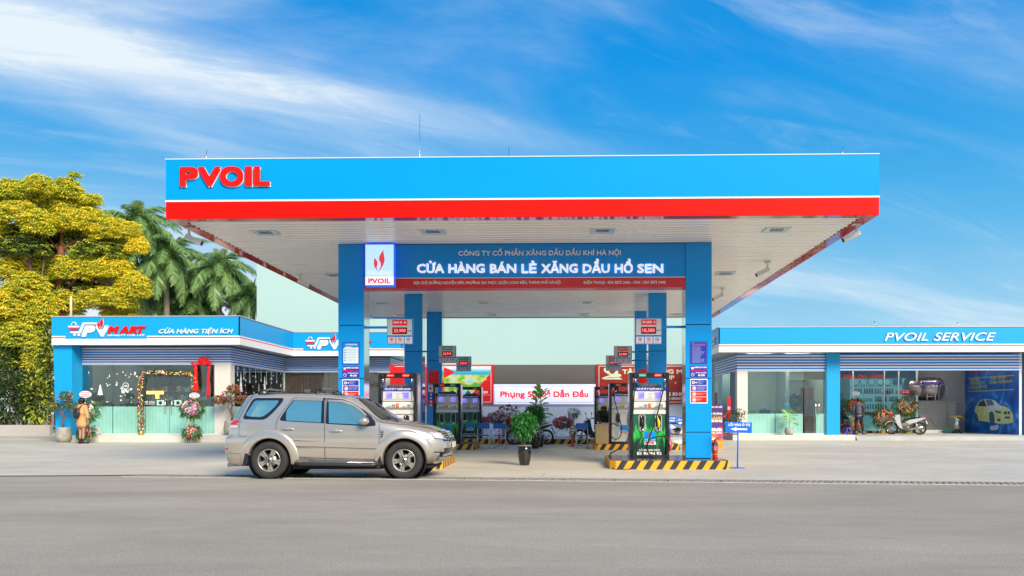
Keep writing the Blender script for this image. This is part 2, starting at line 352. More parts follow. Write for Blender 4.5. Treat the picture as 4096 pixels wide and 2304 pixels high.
def asph_mat():
 m = bpy.data.materials.new('worn_asphalt'); m.use_nodes = True; n = m.node_tree; b = n.nodes['Principled BSDF']
 t = N(n, 'ShaderNodeTexCoord')
 def nz(sc_, det, str_=(1, 1, 1), dist=0):
  mp = N(n, 'ShaderNodeMapping'); mp.inputs['Scale'].default_value = str_; n.links.new(t.outputs['Object'], mp.inputs[0])
  k = N(n, 'ShaderNodeTexNoise'); k.inputs['Scale'].default_value = sc_; k.inputs['Detail'].default_value = det; k.inputs['Roughness'].default_value = .65; k.inputs['Distortion'].default_value = dist
  n.links.new(mp.outputs[0], k.inputs['Vector']); return k.outputs[0]
 def rng(src, a, b_, c, d):
  r = N(n, 'ShaderNodeMapRange')
  for i, q in enumerate((a, b_, c, d)): r.inputs[i + 1].default_value = q
  n.links.new(src, r.inputs[0]); return r.outputs[0]
 parts = [rng(nz(.22, 4, (.5, 1.5, 1), .4), .35, .65, .84, 1.10), rng(nz(1.3, 6, (.6, 1.4, 1), .8), .3, .7, .91, 1.06), rng(nz(.7, 6, (.8, 1.2, 1), 1.5), .60, .75, 1.0, .90), rng(nz(40, 6), .3, .7, .70, 1.30), rng(nz(12, 5), .3, .7, .95, 1.05)]
 p = parts[0]
 for q in parts[1:]:
  k = N(n, 'ShaderNodeMath', operation='MULTIPLY'); n.links.new(p, k.inputs[0]); n.links.new(q, k.inputs[1]); p = k.outputs[0]
 v = N(n, 'ShaderNodeVectorMath', operation='SCALE'); v.inputs[0].default_value = (0.352, 0.316, 0.266); n.links.new(p, v.inputs[3])
 n.links.new(v.outputs[0], b.inputs['Base Color']); b.inputs['Roughness'].default_value = .85
 bp = N(n, 'ShaderNodeBump'); bp.inputs['Strength'].default_value = .5; bp.inputs['Distance'].default_value = .012
 n.links.new(nz(110, 3), bp.inputs['Height']); n.links.new(bp.outputs[0], b.inputs['Normal'])
 return m
LINE = [(-60, 17.25), (-14, 17.45), (-10.5, 17.70), (-8.9, 17.98), (8.5, 16.25), (60, 11.1)]   # road edge
def liney(x):
 for (a, b), (c, d) in zip(LINE, LINE[1:]):
  if x <= c: return b + (d - b) * (x - a) / (c - a)
 return LINE[-1][1]
gm = mat('earth', (0.22, 0.20, 0.16), 0.95, var=.25, vs_=.3)
g = MB(); ys = [-300, 18, 60, 900]
for a, b in zip(ys, ys[1:]):
 if a == -300: g.quad((-900, a, -.012), (900, a, -.012), (900, b, -.012), (-900, b, -.012))
 else: g.quad((-900, a, gz(a) - .012), (900, a, gz(a) - .012), (900, b, gz(b) - .012), (-900, b, gz(b) - .012))
o = g.build('ground', gm); o['kind'] = 'structure'
g = MB()
for (a, b), (c, d) in zip(LINE, LINE[1:]): e = .36 if c > -8 else .13; g.quad((a, -40, 0), (c, -40, 0), (c, d - e, 0), (a, b - e, 0))
o = g.build('road', asph_mat()); o['kind'] = 'structure'
g = MB()
for (a, b), (c, d) in zip(LINE, LINE[1:]):
 e = .36 if c > -8 else .13
 g.quad((a, b + e, 0.004), (c, d + e, 0.004), (c, 18.2, .006), (a, 18.2, .006))
for a, b in ((18.2, 30), (30, 44), (44, 58)):
 g.quad((-60, a, gz(a) + .005), (60, a, gz(a) + .005), (60, b, gz(b) + .005), (-60, b, gz(b) + .005))
o = g.build('forecourt', conc_mat()); o['kind'] = 'structure'
# slab joints: shallow saw cuts filled with dirt
jm = mat('joint_dirt', (0.40, 0.37, 0.32), .9, var=.3, vs_=3)
g = MB()
for y in (20.4, 23.4, 27.0, 31.2):
 g.quad((-7.8, y, gz(y) + .009), (6.2, y, gz(y) + .009), (6.2, y + .014, gz(y) + .009), (-7.8, y + .014, gz(y) + .009))
for x in (-3.4,):
 g.quad((x, 17.4, .010), (x + .014, 17.4, .010), (x + .014, 34.0, gz(34) + .010), (x, 34.0, gz(34) + .010))
g.quad((-.42, 17.6, .010), (-.40, 17.6, .010), (-.24, 21.0, .010), (-.26, 21.0, .010))
o = g.build('slab_joints', jm); o['kind'] = 'structure'
# drain: two rims and a row of slotted covers
a0, a1 = (-8.9, 17.86), (24.0, 14.71)
dv = Vector((a1[0] - a0[0], a1[1] - a0[1], 0)); dl = dv.length; dv.normalize(); dn = Vector((-dv.y, dv.x, 0))
drain = thing('drain_channel', 'long slotted drain running between the grey road and the pale forecourt', 'drain', (a0[0], a0[1], 0))
irn = mat('cast_iron', (0.30, 0.29, 0.27), 0.6, 0.2, var=.3, vs_=5)
tr = MB(); tr.box(0, dl, -.37, .37, -.009, -.003); tr.build('trough', M['groove'], drain).rotation_euler = (0, 0, math.atan2(dv.y, dv.x))
rm = MB(); rm.box(0, dl, -.37, -.32, -.004, .012); rm.box(0, dl, .32, .37, -.004, .012)
rm.build('rim', mat('rim_concrete', (0.45, 0.43, 0.40), .8, var=.2, vs_=3), drain).rotation_euler = (0, 0, math.atan2(dv.y, dv.x))
def grate():
 m = MB(); Lg = .98
 for y in (-.318, -.11, .10, .304): m.box(0, Lg, y, y + .014, -.003, .010)
 for i in range(9):
  x = i * .109
  m.box(x, x + .042, -.30, -.11, -.003, .008); m.box(x + .055, x + .097, -.096, .10, -.003, .008); m.box(x, x + .042, .114, .30, -.003, .008)
 return m.mesh('drain_cover', irn)
gme = grate(); ang = math.atan2(dv.y, dv.x)
for i in range(int(dl)): inst('drain_cover', gme, drain, tuple(dv * (i + .01)), (0, 0, ang))

# ================================================================== CANOPY
CX0, CX1, CY0, CY1 = -8.27, 6.50, 18.1, 37.5; CZ = 5.39; CT = 6.61
canopy = thing('petrol_station_canopy', 'large flat station canopy with blue and red fascia over six blue columns', 'canopy', ((CX0 + CX1) / 2, (CY0 + CY1) / 2, 0))
O = tuple(canopy.location)
zw = 5.745
def ring_band(name, m, z0, z1, ext, parent, nm_side=True):
 for k in range(4):
  b = MB()
  if k == 0: b.box(CX0 - ext, CX1 + ext, CY0 - ext, CY0 + .06, z0, z1)
  elif k == 1: b.box(CX0 - ext, CX1 + ext, CY1 - .06, CY1 + ext, z0, z1)
  elif k == 2: b.box(CX0 - ext, CX0 + .06, CY0 + .06, CY1 - .06, z0, z1)
  else: b.box(CX1 - .06, CX1 + ext, CY0 + .06, CY1 - .06, z0, z1)
  b.build(name, m, parent, O)
fas_blue = mat('fascia_blue', (0.0, 0.31, 0.72), 0.45, var=0.03, vs_=.25, spec=.12, stretch=(1, 1, 4))
fas_red = mat('fascia_red', (0.72, 0.006, 0.003), 0.45, var=0.03, vs_=.3, spec=.12)
ring_band('fascia_upper', fas_blue, zw + .012, CT, .02, canopy)
ring_band('white_stripe', M['white_g'], zw - .022, zw + .012, .03, canopy)
ring_band('fascia_lower', fas_red, CZ - .02, zw - .022, .018, canopy)
b = MB(); b.box(CX0 - .03, CX1 + .03, CY0 - .03, CY1 + .03, CT, CT + .02); b.build('roof_cap', mat('cap_trim', (.55, .7, .75), .5), canopy, O)
# glossy soffit lip round the ceiling
Wl = .26
b = MB(); b.box(CX0, CX1, CY0, CY0 + Wl, CZ - .024, CZ - .012); b.build('soffit_lip', M['dark_red'], canopy, O)
b = MB(); b.box(CX0, CX1, CY1 - Wl, CY1, CZ - .024, CZ - .012); b.build('soffit_lip', M['dark_red'], canopy, O)
b = MB(); b.box(CX0, CX0 + Wl, CY0 + Wl, CY1 - Wl, CZ - .024, CZ - .012); b.build('soffit_lip', M['dark_red'], canopy, O)
b = MB(); b.box(CX1 - Wl, CX1, CY0 + Wl, CY1 - Wl, CZ - .024, CZ - .012); b.build('soffit_lip', M['dark_red'], canopy, O)
b = MB(); b.box(CX0 + .06, CX1 - .06, CY0 + .06, CY1 - .06, CZ + .03, CZ + .05); b.build('ceiling_board', M['groove'], canopy, O)
sw = .25; n_s = int((CY1 - CY0 - 2 * Wl) / sw)
def slat_mesh(x0, x1):
 m = MB(); h = sw - .034
 pr = [(0, .03), (0, .012), (.02, .0), (h * .25, -.012), (h * .5, -.015), (h * .75, -.012), (h - .02, .0), (h, .012), (h, .03)]
 n = len(pr); vs = [(x0, a, z) for a, z in pr] + [(x1, a, z) for a, z in pr]
 m.add(vs, [(i, i + 1, i + 1 + n, i + n) for i in range(n - 1)], 0, True); return m.mesh('ceiling_slat', M['slat'])
L0, L1 = CX0 + Wl - O[0], CX1 - Wl - O[0]
variants = [slat_mesh(L0, L1)]
for i in range(n_s):
 y = CY0 + Wl + i * sw - O[1]
 inst('ceiling_slat', variants[0], canopy, (random.uniform(-.01, .01), y, CZ + random.uniform(-.003, .003)), (random.uniform(-.03, .03), 0, 0))
# recessed lamps
def lamp_meshes():
 f = MB(); s = .27
 f.box(-s, s, -s, -s + .05, -.03, 0); f.box(-s, s, s - .05, s, -.03, 0); f.box(-s, -s + .05, -s + .05, s - .05, -.03, 0); f.box(s - .05, s, -s + .05, s - .05, -.03, 0)
 l = MB(); l.box(-s + .05, s - .05, -s + .05, s - .05, -.018, -.006)
 d = MB()
 for i in (-.11, 0, .11):
  for j in (-.1, 0, .1): d.box(i - .035, i + .035, j - .03, j + .03, -.024, -.0185)
 d.box(-.15, .15, -.14, .14, -.0189, -.0182)
 return f.mesh('lamp_frame', mat('lamp_frame', (.62, .74, .80), .35, .3)), l.mesh('lamp_glass', mat('lamp_glass', (.70, .78, .84), .15)), d.mesh('led_module', mat('led_module', (.16, .22, .30), .3))
lf, lg, ld = lamp_meshes()
for iy, y in enumerate((19.5, 25.6, 32.2, 36.1)):
 for ix, x in enumerate((-6.67, -2.88, .92, 4.78)):
  lo = inst('ceiling_lamp', lf, None, (x, y, CZ - .006))
  where = ('front row', 'second row', 'third row', 'back row')[iy]; side = ('left of the left columns', 'just right of the left columns', 'just left of the right columns', 'right of the right columns')[ix]
  tag(lo, 'square recessed canopy ceiling light in the %s, %s' % (where, side), 'ceiling light', 'recessed lights in the canopy ceiling')
  inst('lamp_glass', lg, lo); inst('led_module', ld, lo)
# columns with four panels per face and a dark recessed joint
COLW = .62
col_pos = [(X(1404, 20.9), 20.9), (X(2795, 20.9), 20.9), (X(1653.5, 29.8), 29.8), (X(2630, 29.8), 29.8), (X(1737, 35.0), 35.0), (X(2570, 35.0), 35.0)]
JZ = [CH + (k + .645) * 1.284 for k in (-1, 0, 1)]     # joints at about .84, 2.13, 3.41
JZ = [CH + (CV - vv) * 20.9 / 3490 * 1.0 for vv in (1729, 1514, 1299.5)]
def column_meshes(hgt, base):
 js = [0] + [j - base for j in JZ] + [hgt]; r = []
 for a, b_ in zip(js, js[1:]):
  m = MB(); m.box(-COLW / 2, COLW / 2, 0, .045, a + .007, b_ - .007); r.append(m)
 return r
for i, (x, y) in enumerate(col_pos):
 base = gz(y) + (.205 if i < 4 else .205)
 hgt = CZ - .01 - base
 core = MB(); core.box(x - COLW / 2 + .012, x + COLW / 2 - .012, y + .03, y + COLW - .03, base, base + hgt)
 c = core.build('column', M['groove'], canopy, O)
 js = [0] + [j - base for j in JZ] + [hgt]
 for a, b_ in zip(js, js[1:]):
  m = MB(); m.box(x - COLW / 2, x + COLW / 2, y, y + .04, base + a + .009, base + b_ - .009)
  m.build('front_panel', M['blue'], c, O, bevel=.006)
  m = MB(); m.box(x - COLW / 2, x + COLW / 2, y + COLW - .04, y + COLW, base + a + .009, base + b_ - .009)
  m.build('back_panel', M['blue'], c, O)
  for s in (-1, 1):
   m = MB(); xx = x + s * (COLW / 2 - .011); m.box(xx - .011, xx + .011, y + .0405, y + COLW - .0405, base + a + .004, base + b_ - .004)
   m.build('side_panel', M['mirror'], c, O)
# raised red letters
LX = X(724, CY0); LW_ = X(1084, CY0) - LX; lz = Z(748, CY0, 900); lh = Z(665, CY0, 900) - lz
full, _ = text_raw('PVOIL', .045, 0)
wds = []
xpos = 724.0
for chh, u0, u1 in (('P', 724, 797), ('V', 797, 888), ('O', 885, 977), ('I', 984, 1012), ('L', 1021, 1083)):
 m = MB(); text(m, chh, (X(u0, CY0), CY0 - .02, lz + .025), lh * .84, X(u1, CY0) - X(u0, CY0), ext=.05, off=.0, bold=.052)
 m.build('letter', M['txt_red'], canopy, O)
 m = MB(); text(m, chh, (X(u0, CY0) + .004, CY0 - .02, lz + .013), lh * .85, X(u1, CY0) - X(u0, CY0) + .006, ext=.03, off=.0, bold=.053)
 m.build('letter_edge', M['white_g'], canopy, O)
# lightning rods and mast on the roof
for u, Y, v0, lab in ((1678, 27, 455, 'tall thin lightning mast standing on the canopy roof'), (825, 19.0, 600, 'short lightning rod at the left end of the canopy roof'), (2034, 24, 585, 'short lightning rod near the middle of the canopy roof'), (3370, 19.0, 588, 'short lightning rod at the right end of the canopy roof')):
 m = MB(); x = X(u, Y); top = Z(v0, Y, u)
 m.tube([(0, 0, 0), (0, 0, (top - CT) * .5), (0.01, 0, top - CT - .02)], [.014, .011, .006] if top - CT < 2 else [.016, .012, .007], 6); m.box(-.05, .05, -.05, .05, 0, .012)
 tag(m.build('lightning_rod', M['steel'], loc=(x, Y, CT + .02)), lab, 'lightning rod')
# security cameras
def cctv(x, y, side, lab):
 t = thing('security_camera', lab, 'security camera', (x, y, CZ - .024), 0, 'white security cameras under the canopy edge')
 wm = mat('camera_white', (.75, .73, .68), .4)
 m = MB(); m.obox((0, 0, -.018), (.16, .12, .035)); m.tube([(0, 0, -.03), (0, 0, -.12), (side * .04, -.05, -.2)], .028, 8); m.build('mount', wm, t, bevel=.004)
 m = MB(); m.obox((side * .14, -.10, -.29), (.36, .11, .11), (0, side * .42, side * .25)); m.build('housing', wm, t, bevel=.012)
 m = MB(); m.obox((side * .31, -.06, -.37), (.05, .09, .09), (0, side * .42, side * .25)); m.build('lens', M['black'], t)
cctv(X(740, 18.7), 18.9, 1, 'white security camera at the front left corner of the canopy')
cctv(X(1170, 24.6), 25.3, 1, 'white security camera halfway along the left canopy edge')
cctv(X(3440, 18.7), 18.9, -1, 'white security camera at the front right corner of the canopy')
cctv(X(3092, 23.0), 23.6, -1, 'white security camera midway along the right canopy edge')
cctv(X(2908, 27.8), 28.6, -1, 'white security camera furthest back on the right canopy edge')

# ================================================================== STATION NAME BOARD
xa, xb = col_pos[0][0] + COLW / 2 + .005, col_pos[1][0] - COLW / 2 - .005
sb = thing('station_name_board', 'long blue and red name board with white lettering spanning the two front columns', 'sign', ((xa + xb) / 2, 20.95, 4.33)); O2 = tuple(sb.location)
ys_ = 20.93
m = MB(); m.box(xa, xb, ys_, ys_ + .45, 4.555, 5.355); m.build('blue_panel', mat('board_blue', (0.0, 0.27, 0.76), .22, var=.05, vs_=.7), sb, O2)
m = MB(); m.box(xa, xb, ys_ - .012, ys_ + .45, 4.30, 4.54); m.build('red_panel', mat('board_red', (.72, .02, .015), .25, var=.08, vs_=2), sb, O2)
m = MB(); m.box(xa, xb, ys_ - .014, ys_ + .44, 4.54, 4.555); m.build('white_strip', M['white_g'], sb, O2)
m = MB(); m.box(xa, xb, ys_ + .02, ys_ + .43, 5.356, CZ - .012); m.build('top_gap', M['groove'], sb, O2)
def S(u, v, Y): return (X(u, Y), Y, Z(v, Y, u))
m = MB(); text(m, 'CÔNG TY CỔ PHẦN XĂNG DẦU DẦU KHÍ HÀ NỘI', S(1834, 1023, ys_), Z(1004.5, ys_, 2150) - Z(1023, ys_, 2150), X(2483, ys_) - X(1834, ys_), bold=.02, ext=.02); m.build('company_name', M['txt_grey'], sb, O2)
for wd, u0, u1 in (('CỬA', 1668, 1777), ('HÀNG', 1794, 1939), ('BÁN', 1960, 2065), ('LẺ', 2086, 2147), ('XĂNG', 2165, 2311), ('DẦU', 2331, 2439), ('HỒ', 2459, 2531), ('SEN', 2549, 2653)):
 m = MB(); text(m, wd, S(u0, 1091, ys_), Z(1057, ys_, 2150) - Z(1091, ys_, 2150), X(u1, ys_) - X(u0, ys_), bold=.03, ext=.03); m.build('shop_name_word', M['txt_lit'], sb, O2)
y2 = ys_ - .012
m = MB(); text(m, 'ĐỊA CHỈ: ĐƯỜNG NGUYỄN SƠN, PHƯỜNG GIA THỤY, QUẬN LONG BIÊN, THÀNH PHỐ HÀ NỘI', S(1654.5, 1137, y2), .065, X(2242, y2) - X(1654.5, y2), bold=.02, ext=.008)
text(m, 'ĐIỆN THOẠI : 024 3873 2446 - FAX : 024 3873 2446', S(2334, 1135.5, y2), .065, X(2663, y2) - X(2334, y2), bold=.02, ext=.008); m.build('address_line', M['txt_white'], sb, O2)
# lit logo box
Yb = 20.72; bx0, bx1 = X(1459, Yb), X(1577.5, Yb); bz0, bz1 = Z(1146, Yb, 1500), Z(976, Yb, 1500)
lb = thing('lit_logo_box', 'glowing light blue logo box with a red flame left of the name board', 'sign', ((bx0 + bx1) / 2, Yb, bz0)); O2 = tuple(lb.location)
m = MB(); m.box(bx0, bx1, Yb, Yb + .2, bz0, bz1); m.build('box_body', mat('box_blue', (.02, .12, .75), .3, emit=(.05, .16, .95), es=.35), lb, O2, bevel=.008)
e = .018; zs = bz0 + (bz1 - bz0) * .235
m = MB(); m.box(bx0 + e, bx1 - e, Yb - .006, Yb, zs, bz1 - e); m.build('blue_face', mat('box_face', (.45, .68, .88), .3, emit=(.42, .66, .92), es=.55), lb, O2)
m = MB(); m.box(bx0 + e, bx1 - e, Yb - .007, Yb, bz0 + .035, zs - .004); m.build('white_face', mat('box_face_white', (.85, .85, .92), .3, emit=(.85, .85, .98), es=.6), lb, O2)
cx = (bx0 + bx1) / 2; rl = mat('lit_red', (.8, .05, .08), .4, emit=(.9, .05, .08), es=.35)
m = MB(); flame(m, (cx - .03, Yb - .006, zs + .10), .54); m.build('flame_emblem', rl, lb, O2)
m = MB(); text(m, 'PETROVIETNAM', (cx, Yb - .006, zs + .045), .085, (bx1 - bx0) * .82, bold=.03, align='C'); m.build('emblem_text', M['txt_lit'], lb, O2)
m = MB(); text(m, 'PVOIL', (cx, Yb - .007, bz0 + .075), .115, (bx1 - bx0) * .76, bold=.04, align='C'); m.build('brand_text', rl, lb, O2)

# ================================================================== PUMP ISLANDS
def haz_mat(name, per, slope, phase):
 m = bpy.data.materials.new(name); m.use_nodes = True; n = m.node_tree; b = n.nodes['Principled BSDF']
 t = N(n, 'ShaderNodeTexCoord'); sp = N(n, 'ShaderNodeSeparateXYZ'); n.links.new(t.outputs['Object'], sp.inputs[0])
 a = N(n, 'ShaderNodeMath', operation='MULTIPLY_ADD'); n.links.new(sp.outputs[2], a.inputs[0]); a.inputs[1].default_value = -slope; n.links.new(sp.outputs[0], a.inputs[2])
 a2 = N(n, 'ShaderNodeMath', operation='ADD'); n.links.new(a.outputs[0], a2.inputs[0]); n.links.new(sp.outputs[1], a2.inputs[1])
 d = N(n, 'ShaderNodeMath', operation='MULTIPLY_ADD'); n.links.new(a2.outputs[0], d.inputs[0]); d.inputs[1].default_value = 1 / per; d.inputs[2].default_value = phase + 50
 f = N(n, 'ShaderNodeMath', operation='FRACT'); n.links.new(d.outputs[0], f.inputs[0])
 g_ = N(n, 'ShaderNodeMath', operation='GREATER_THAN'); n.links.new(f.outputs[0], g_.inputs[0]); g_.inputs[1].default_value = .5
 no = N(n, 'ShaderNodeTexNoise'); no.inputs['Scale'].default_value = 30; no.inputs['Detail'].default_value = 8; n.links.new(t.outputs['Object'], no.inputs['Vector'])
 wr = N(n, 'ShaderNodeMapRange'); wr.inputs[1].default_value = .60; wr.inputs[2].default_value = .72; n.links.new(no.outputs[0], wr.inputs[0])
 mx_ = N(n, 'ShaderNodeMix', data_type='RGBA'); n.links.new(g_.outputs[0], mx_.inputs[0]); mx_.inputs[6].default_value = (.022, .022, .022, 1); mx_.inputs[7].default_value = (.85, .38, .01, 1)
 mw = N(n, 'ShaderNodeMix', data_type='RGBA'); k = N(n, 'ShaderNodeMath', operation='MULTIPLY'); k.inputs[1].default_value = .55; n.links.new(wr.outputs[0], k.inputs[0])
 n.links.new(k.outputs[0], mw.inputs[0]); n.links.new(mx_.outputs[2], mw.inputs[6]); mw.inputs[7].default_value = (.30, .26, .20, 1)
 n.links.new(mw.outputs[2], b.inputs['Base Color']); b.inputs['Roughness'].default_value = .5
 return m
island_top = mat('island_granite', (0.07, 0.066, 0.066), .14, var=.3, vs_=60)
def island(x0, x1, y0, y1, lab, ch=.12, h=.2, per=.30, cat='kerb island', name='pump_island', grp='striped pump islands', phase=0.1, slope=.62, top=None):
 z0 = gz(y0); t = thing(name, lab, cat, ((x0 + x1) / 2, y0, z0), 0, grp); hx = (x1 - x0) / 2; d = y1 - y0
 P = [(-hx + ch, 0), (hx - ch, 0), (hx, ch * 1.1), (hx, d - ch), (hx - ch, d), (-hx + ch, d), (-hx, d - ch), (-hx, ch * 1.1)]
 m = MB(); m.prism(P, (0, 0, -.05), (1, 0, 0), (0, 1, 0), (0, 0, h + .05)); m.build('kerb', haz_mat('hazard_stripes', per, slope, phase), t, bevel=.012)
 e = .03; Q = [(-hx + ch, e), (hx - ch, e), (hx - e, ch * 1.1), (hx - e, d - ch), (hx - ch, d - e), (-hx + ch, d - e), (-hx + e, d - ch), (-hx + e, ch * 1.1)]
 m = MB(); m.prism(Q, (0, 0, h), (1, 0, 0), (0, 1, 0), (0, 0, .006)); m.build('top_slab', top or island_top, t)
 return t
i1y = 19.95
island(X(2440, i1y), X(2923, i1y), i1y, 22.5, 'nearest right pump island with black and yellow striped kerb', ch=.13)
island(X(1310, i1y), X(1768, i1y), i1y, 22.5, 'pump island with striped kerb half hidden behind the silver car', ch=.13)
i2y = 29.4
island(X(2378, i2y), X(2722, i2y), i2y, 31.2, 'second right pump island carrying the wooden desk', ch=.1, phase=.3)
island(X(1560, i2y), X(1899, i2y), i2y, 31.2, 'second left pump island just beyond the car bonnet', ch=.1, phase=.3)
bk = 34.25
island(X(1660, bk), X(2420, bk), bk, bk + .5, 'long low striped kerb along the back of the forecourt below the slogan screen', ch=.02, name='back_kerb', cat='kerb', grp=None, per=.33, phase=.2, h=.2, top=mat('kerb_top', (.5, .5, .5), .6))
island(X(1640, 34.9), X(1945, 34.9), 34.80, 36.0, 'rearmost left pump island behind the blue chairs', ch=.05, phase=.4)
island(X(2352, 34.9), X(2640, 34.9), 34.80, 36.0, 'rearmost right pump island behind the wooden desk', ch=.05, phase=.4)
# planting platform behind the kerb
g = MB(); g.box(X(1660, bk), X(2800, bk), bk + .52, 43.2, 0, gz(bk) + .17); o = g.build('paved_terrace', mat('terrace_concrete', (.62, .63, .62), .7, var=.06, vs_=.8)); o['kind'] = 'structure'
# ================================================================== FUEL PUMPS
PW, PD, PH = .96, .58, 2.07
def pz(y): return (1252 - y) / 328
white_p = mat('pump_white', (.66, .655, .62), .4, var=.03, vs_=3)
strip_ = mat('pump_side_silver', (.52, .54, .58), .2, .8)
def grass_mat():
 m = bpy.data.materials.new('green_grass_print'); m.use_nodes = True; n = m.node_tree; b = n.nodes['Principled BSDF']
 t = N(n, 'ShaderNodeTexCoord'); sp = N(n, 'ShaderNodeSeparateXYZ'); n.links.new(t.outputs['Object'], sp.inputs[0])
 no = N(n, 'ShaderNodeTexNoise'); no.inputs['Scale'].default_value = 5; no.inputs['Detail'].default_value = 4
 mp = N(n, 'ShaderNodeMapping'); mp.inputs['Scale'].default_value = (7, 1, .8); n.links.new(t.outputs['Object'], mp.inputs[0])
 n2 = N(n, 'ShaderNodeTexNoise'); n2.inputs['Scale'].default_value = 3; n2.inputs['Detail'].default_value = 3; n.links.new(mp.outputs[0], n2.inputs['Vector']); n.links.new(t.outputs['Object'], no.inputs['Vector'])
 a = N(n, 'ShaderNodeMath', operation='MULTIPLY_ADD'); n.links.new(n2.outputs[0], a.inputs[0]); a.inputs[1].default_value = -.9; n.links.new(sp.outputs[2], a.inputs[2])
 a2 = N(n, 'ShaderNodeMath', operation='MULTIPLY_ADD'); n.links.new(no.outputs[0], a2.inputs[0]); a2.inputs[1].default_value = .25; n.links.new(a.outputs[0], a2.inputs[2])
 cr = N(n, 'ShaderNodeValToRGB'); n.links.new(a2.outputs[0], cr.inputs[0]); e = cr.color_ramp.elements
 e[0].position = 0; e[0].color = (0.004, .05, .03, 1); e[1].position = 1; e[1].color = (.004, .13, .075, 1)
 k = e.new(.16); k.color = (.01, .40, .05, 1); k = e.new(.30); k.color = (.03, .55, .06, 1); k = e.new(.42); k.color = (.004, .10, .06, 1)
 n.links.new(cr.outputs[0], b.inputs['Base Color']); b.inputs['Roughness'].default_value = .35
 return m
grass_p = grass_mat()
nozzle_mats = {'black': M['black'], 'yellow': M['yellow']}
def pump(x, y, base, lab, left, right, green=True, noz=('black', 'black'), num='5', hoses=0, grade='E5 RON 92', extra_note=True):
 t = thing('fuel_pump', lab, 'fuel pump', (x, y, base), 0, 'fuel pumps on the striped islands')
 fr = MB(); fr.box(0, .075, 0, PD, 0, PH); fr.box(PW - .075, PW, 0, PD, 0, PH); fr.box(.075, PW - .075, 0, .12, PH - .11, PH); fr.box(.075, PW - .075, PD - .12, PD, PH - .11, PH); fr.box(.075, PW - .075, .02, PD - .02, 0, .05)
 fr.build('frame', M['black'], t, bevel=.006)
 for s in (0, 1):
  m = MB(); xx = PW if s else -.004; m.box(xx, xx + .004, .14, PD - .06, .06, PH - .04); m.build('side_cladding', strip_, t)
 c = MB(); c.box(.085, PW - .085, .05, PD - .05, .05, pz(905)); c.build('lower_cabinet', white_p, t, bevel=.01)
 m = MB(); m.box(.08, PW - .08, .02, PD - .02, pz(905), pz(872)); m.box(.085, PW - .085, .06, PD - .06, pz(872), pz(800)); m.build('ledge', white_p, t, bevel=.008)
 kp = MB(); kp.prism([(.06, pz(800)), (.0, pz(820)), (-.015, pz(852)), (.06, pz(870)), (.2, pz(870)), (.2, pz(800))], (.09, 0, 0), (0, 1, 0), (0, 0, 1), (PW - .18, 0, 0))
 kp.build('keypad_panel', white_p, t, bevel=.01)
 hd = MB(); hd.box(.08, PW - .08, .01, PD - .01, pz(800), pz(718)); hd.build('display_head', white_p, t, bevel=.012)
 hb = MB(); hb.box(.06, PW - .06, 0, PD, pz(717), pz(690)); hb.build('header_band', M['navy'], t, bevel=.004)
 m = MB(); text(m, 'TRẢ SỐ VỀ "0" TRƯỚC KHI BƠM', (.165, 0, pz(711)), .042, .66, bold=.035); m.build('header_text', M['txt_white'], t)
 m = MB(); m.tube([(.2, .2, pz(688)), (.35, .16, pz(676)), (.5, .22, pz(680)), (.66, .18, pz(672)), (.78, .24, pz(686))], [.03, .045, .04, .05, .03], 7); m.build('folded_cloth', mat('cloth_grey', (.12, .11, .12), .9, var=.4, vs_=20), t)
 # displays
 for i, xx in enumerate((.205, .62)):
  m = MB(); m.box(xx, xx + .15, -.002, .008, pz(778), pz(730)); sc_ = m.build('display', M['lcd'], t)
  d = MB(); nums = [('0', '0.000', '22910'), ('1213080', '66.000', '18380')][i]
  for k, q in enumerate(nums): text(d, q, (xx + .142, -.002, pz(743 + k * 14.5)), .033, None, align='R', bold=.01)
  d.build('digits', M['ink'], sc_)
 m = MB(); m.box(.13, .84, .0045, .0095, pz(786), pz(783)); m.box(.13, .84, .0045, .0095, pz(722.5), pz(720)); m.box(.835, .84, .0045, .0095, pz(783), pz(722.5))
 m.build('display_trim', M['grey'], t)
 d = MB()
 for k, q in enumerate(('TỔNG SỐ', 'LÍT', 'ĐƠN GIÁ')): text(d, q, (.49, .01, pz(747 + k * 14)), .016, align='C')
 d.build('display_captions', M['ink'], t)
 for xx in (.175, .535):
  m = MB(); m.box(xx, xx + .25, .056, .0595, pz(813), pz(803)); m.build('label_strip', M['navy'], t)
  m = MB(); text(m, 'TCCS 07: 2020/PVOIL', (xx + .125, .056, pz(811)), .02, .22, align='C', bold=.03); m.build('label_text', M['txt_white'], t)
 m = MB(); text(m, num, (.48, .056, pz(812)), .03, bold=.03, align='C'); m.build('pump_number', M['txt_red'], t)
 for xx in (.22, .60):
  m = MB(); m.box(xx, xx + .10, .0, .012, pz(836), pz(824)); m.build('small_screen', mat('small_screen', (.15, .45, .30), .3, emit=(.2, .6, .4), es=.25), t)
  m = MB()
  for a in range(4):
   for b_ in range(2): m.box(xx + a * .028, xx + .022 + a * .028, -.016, .0, pz(853 - b_ * 8), pz(847 - b_ * 8))
  m.build('function_keys', M['grey'], t, kind='stuff')
  m = MB()
  for a in range(4):
   for b_ in range(4): m.box(xx + .125 + a * .022, xx + .142 + a * .022, -.016, .0, pz(853 - b_ * 7), pz(848.5 - b_ * 7))
  m.build('keypad', mat('key_blue_grey', (.14, .20, .28), .5), t, kind='stuff')
 m = MB(); m.box(.445, .518, -.014, .004, pz(853), pz(820)); sq = m.build('stop_switch_plate', M['red'], t)
 m = MB(); m.disc((.4815, -.014, pz(836)), .028, (0, -1, 0), .012); m.build('switch_ring', M['yellow'], sq)
 m = MB(); m.disc((.4815, -.026, pz(836)), .014, (0, -1, 0), .014); m.build('stop_button', M['red'], sq)
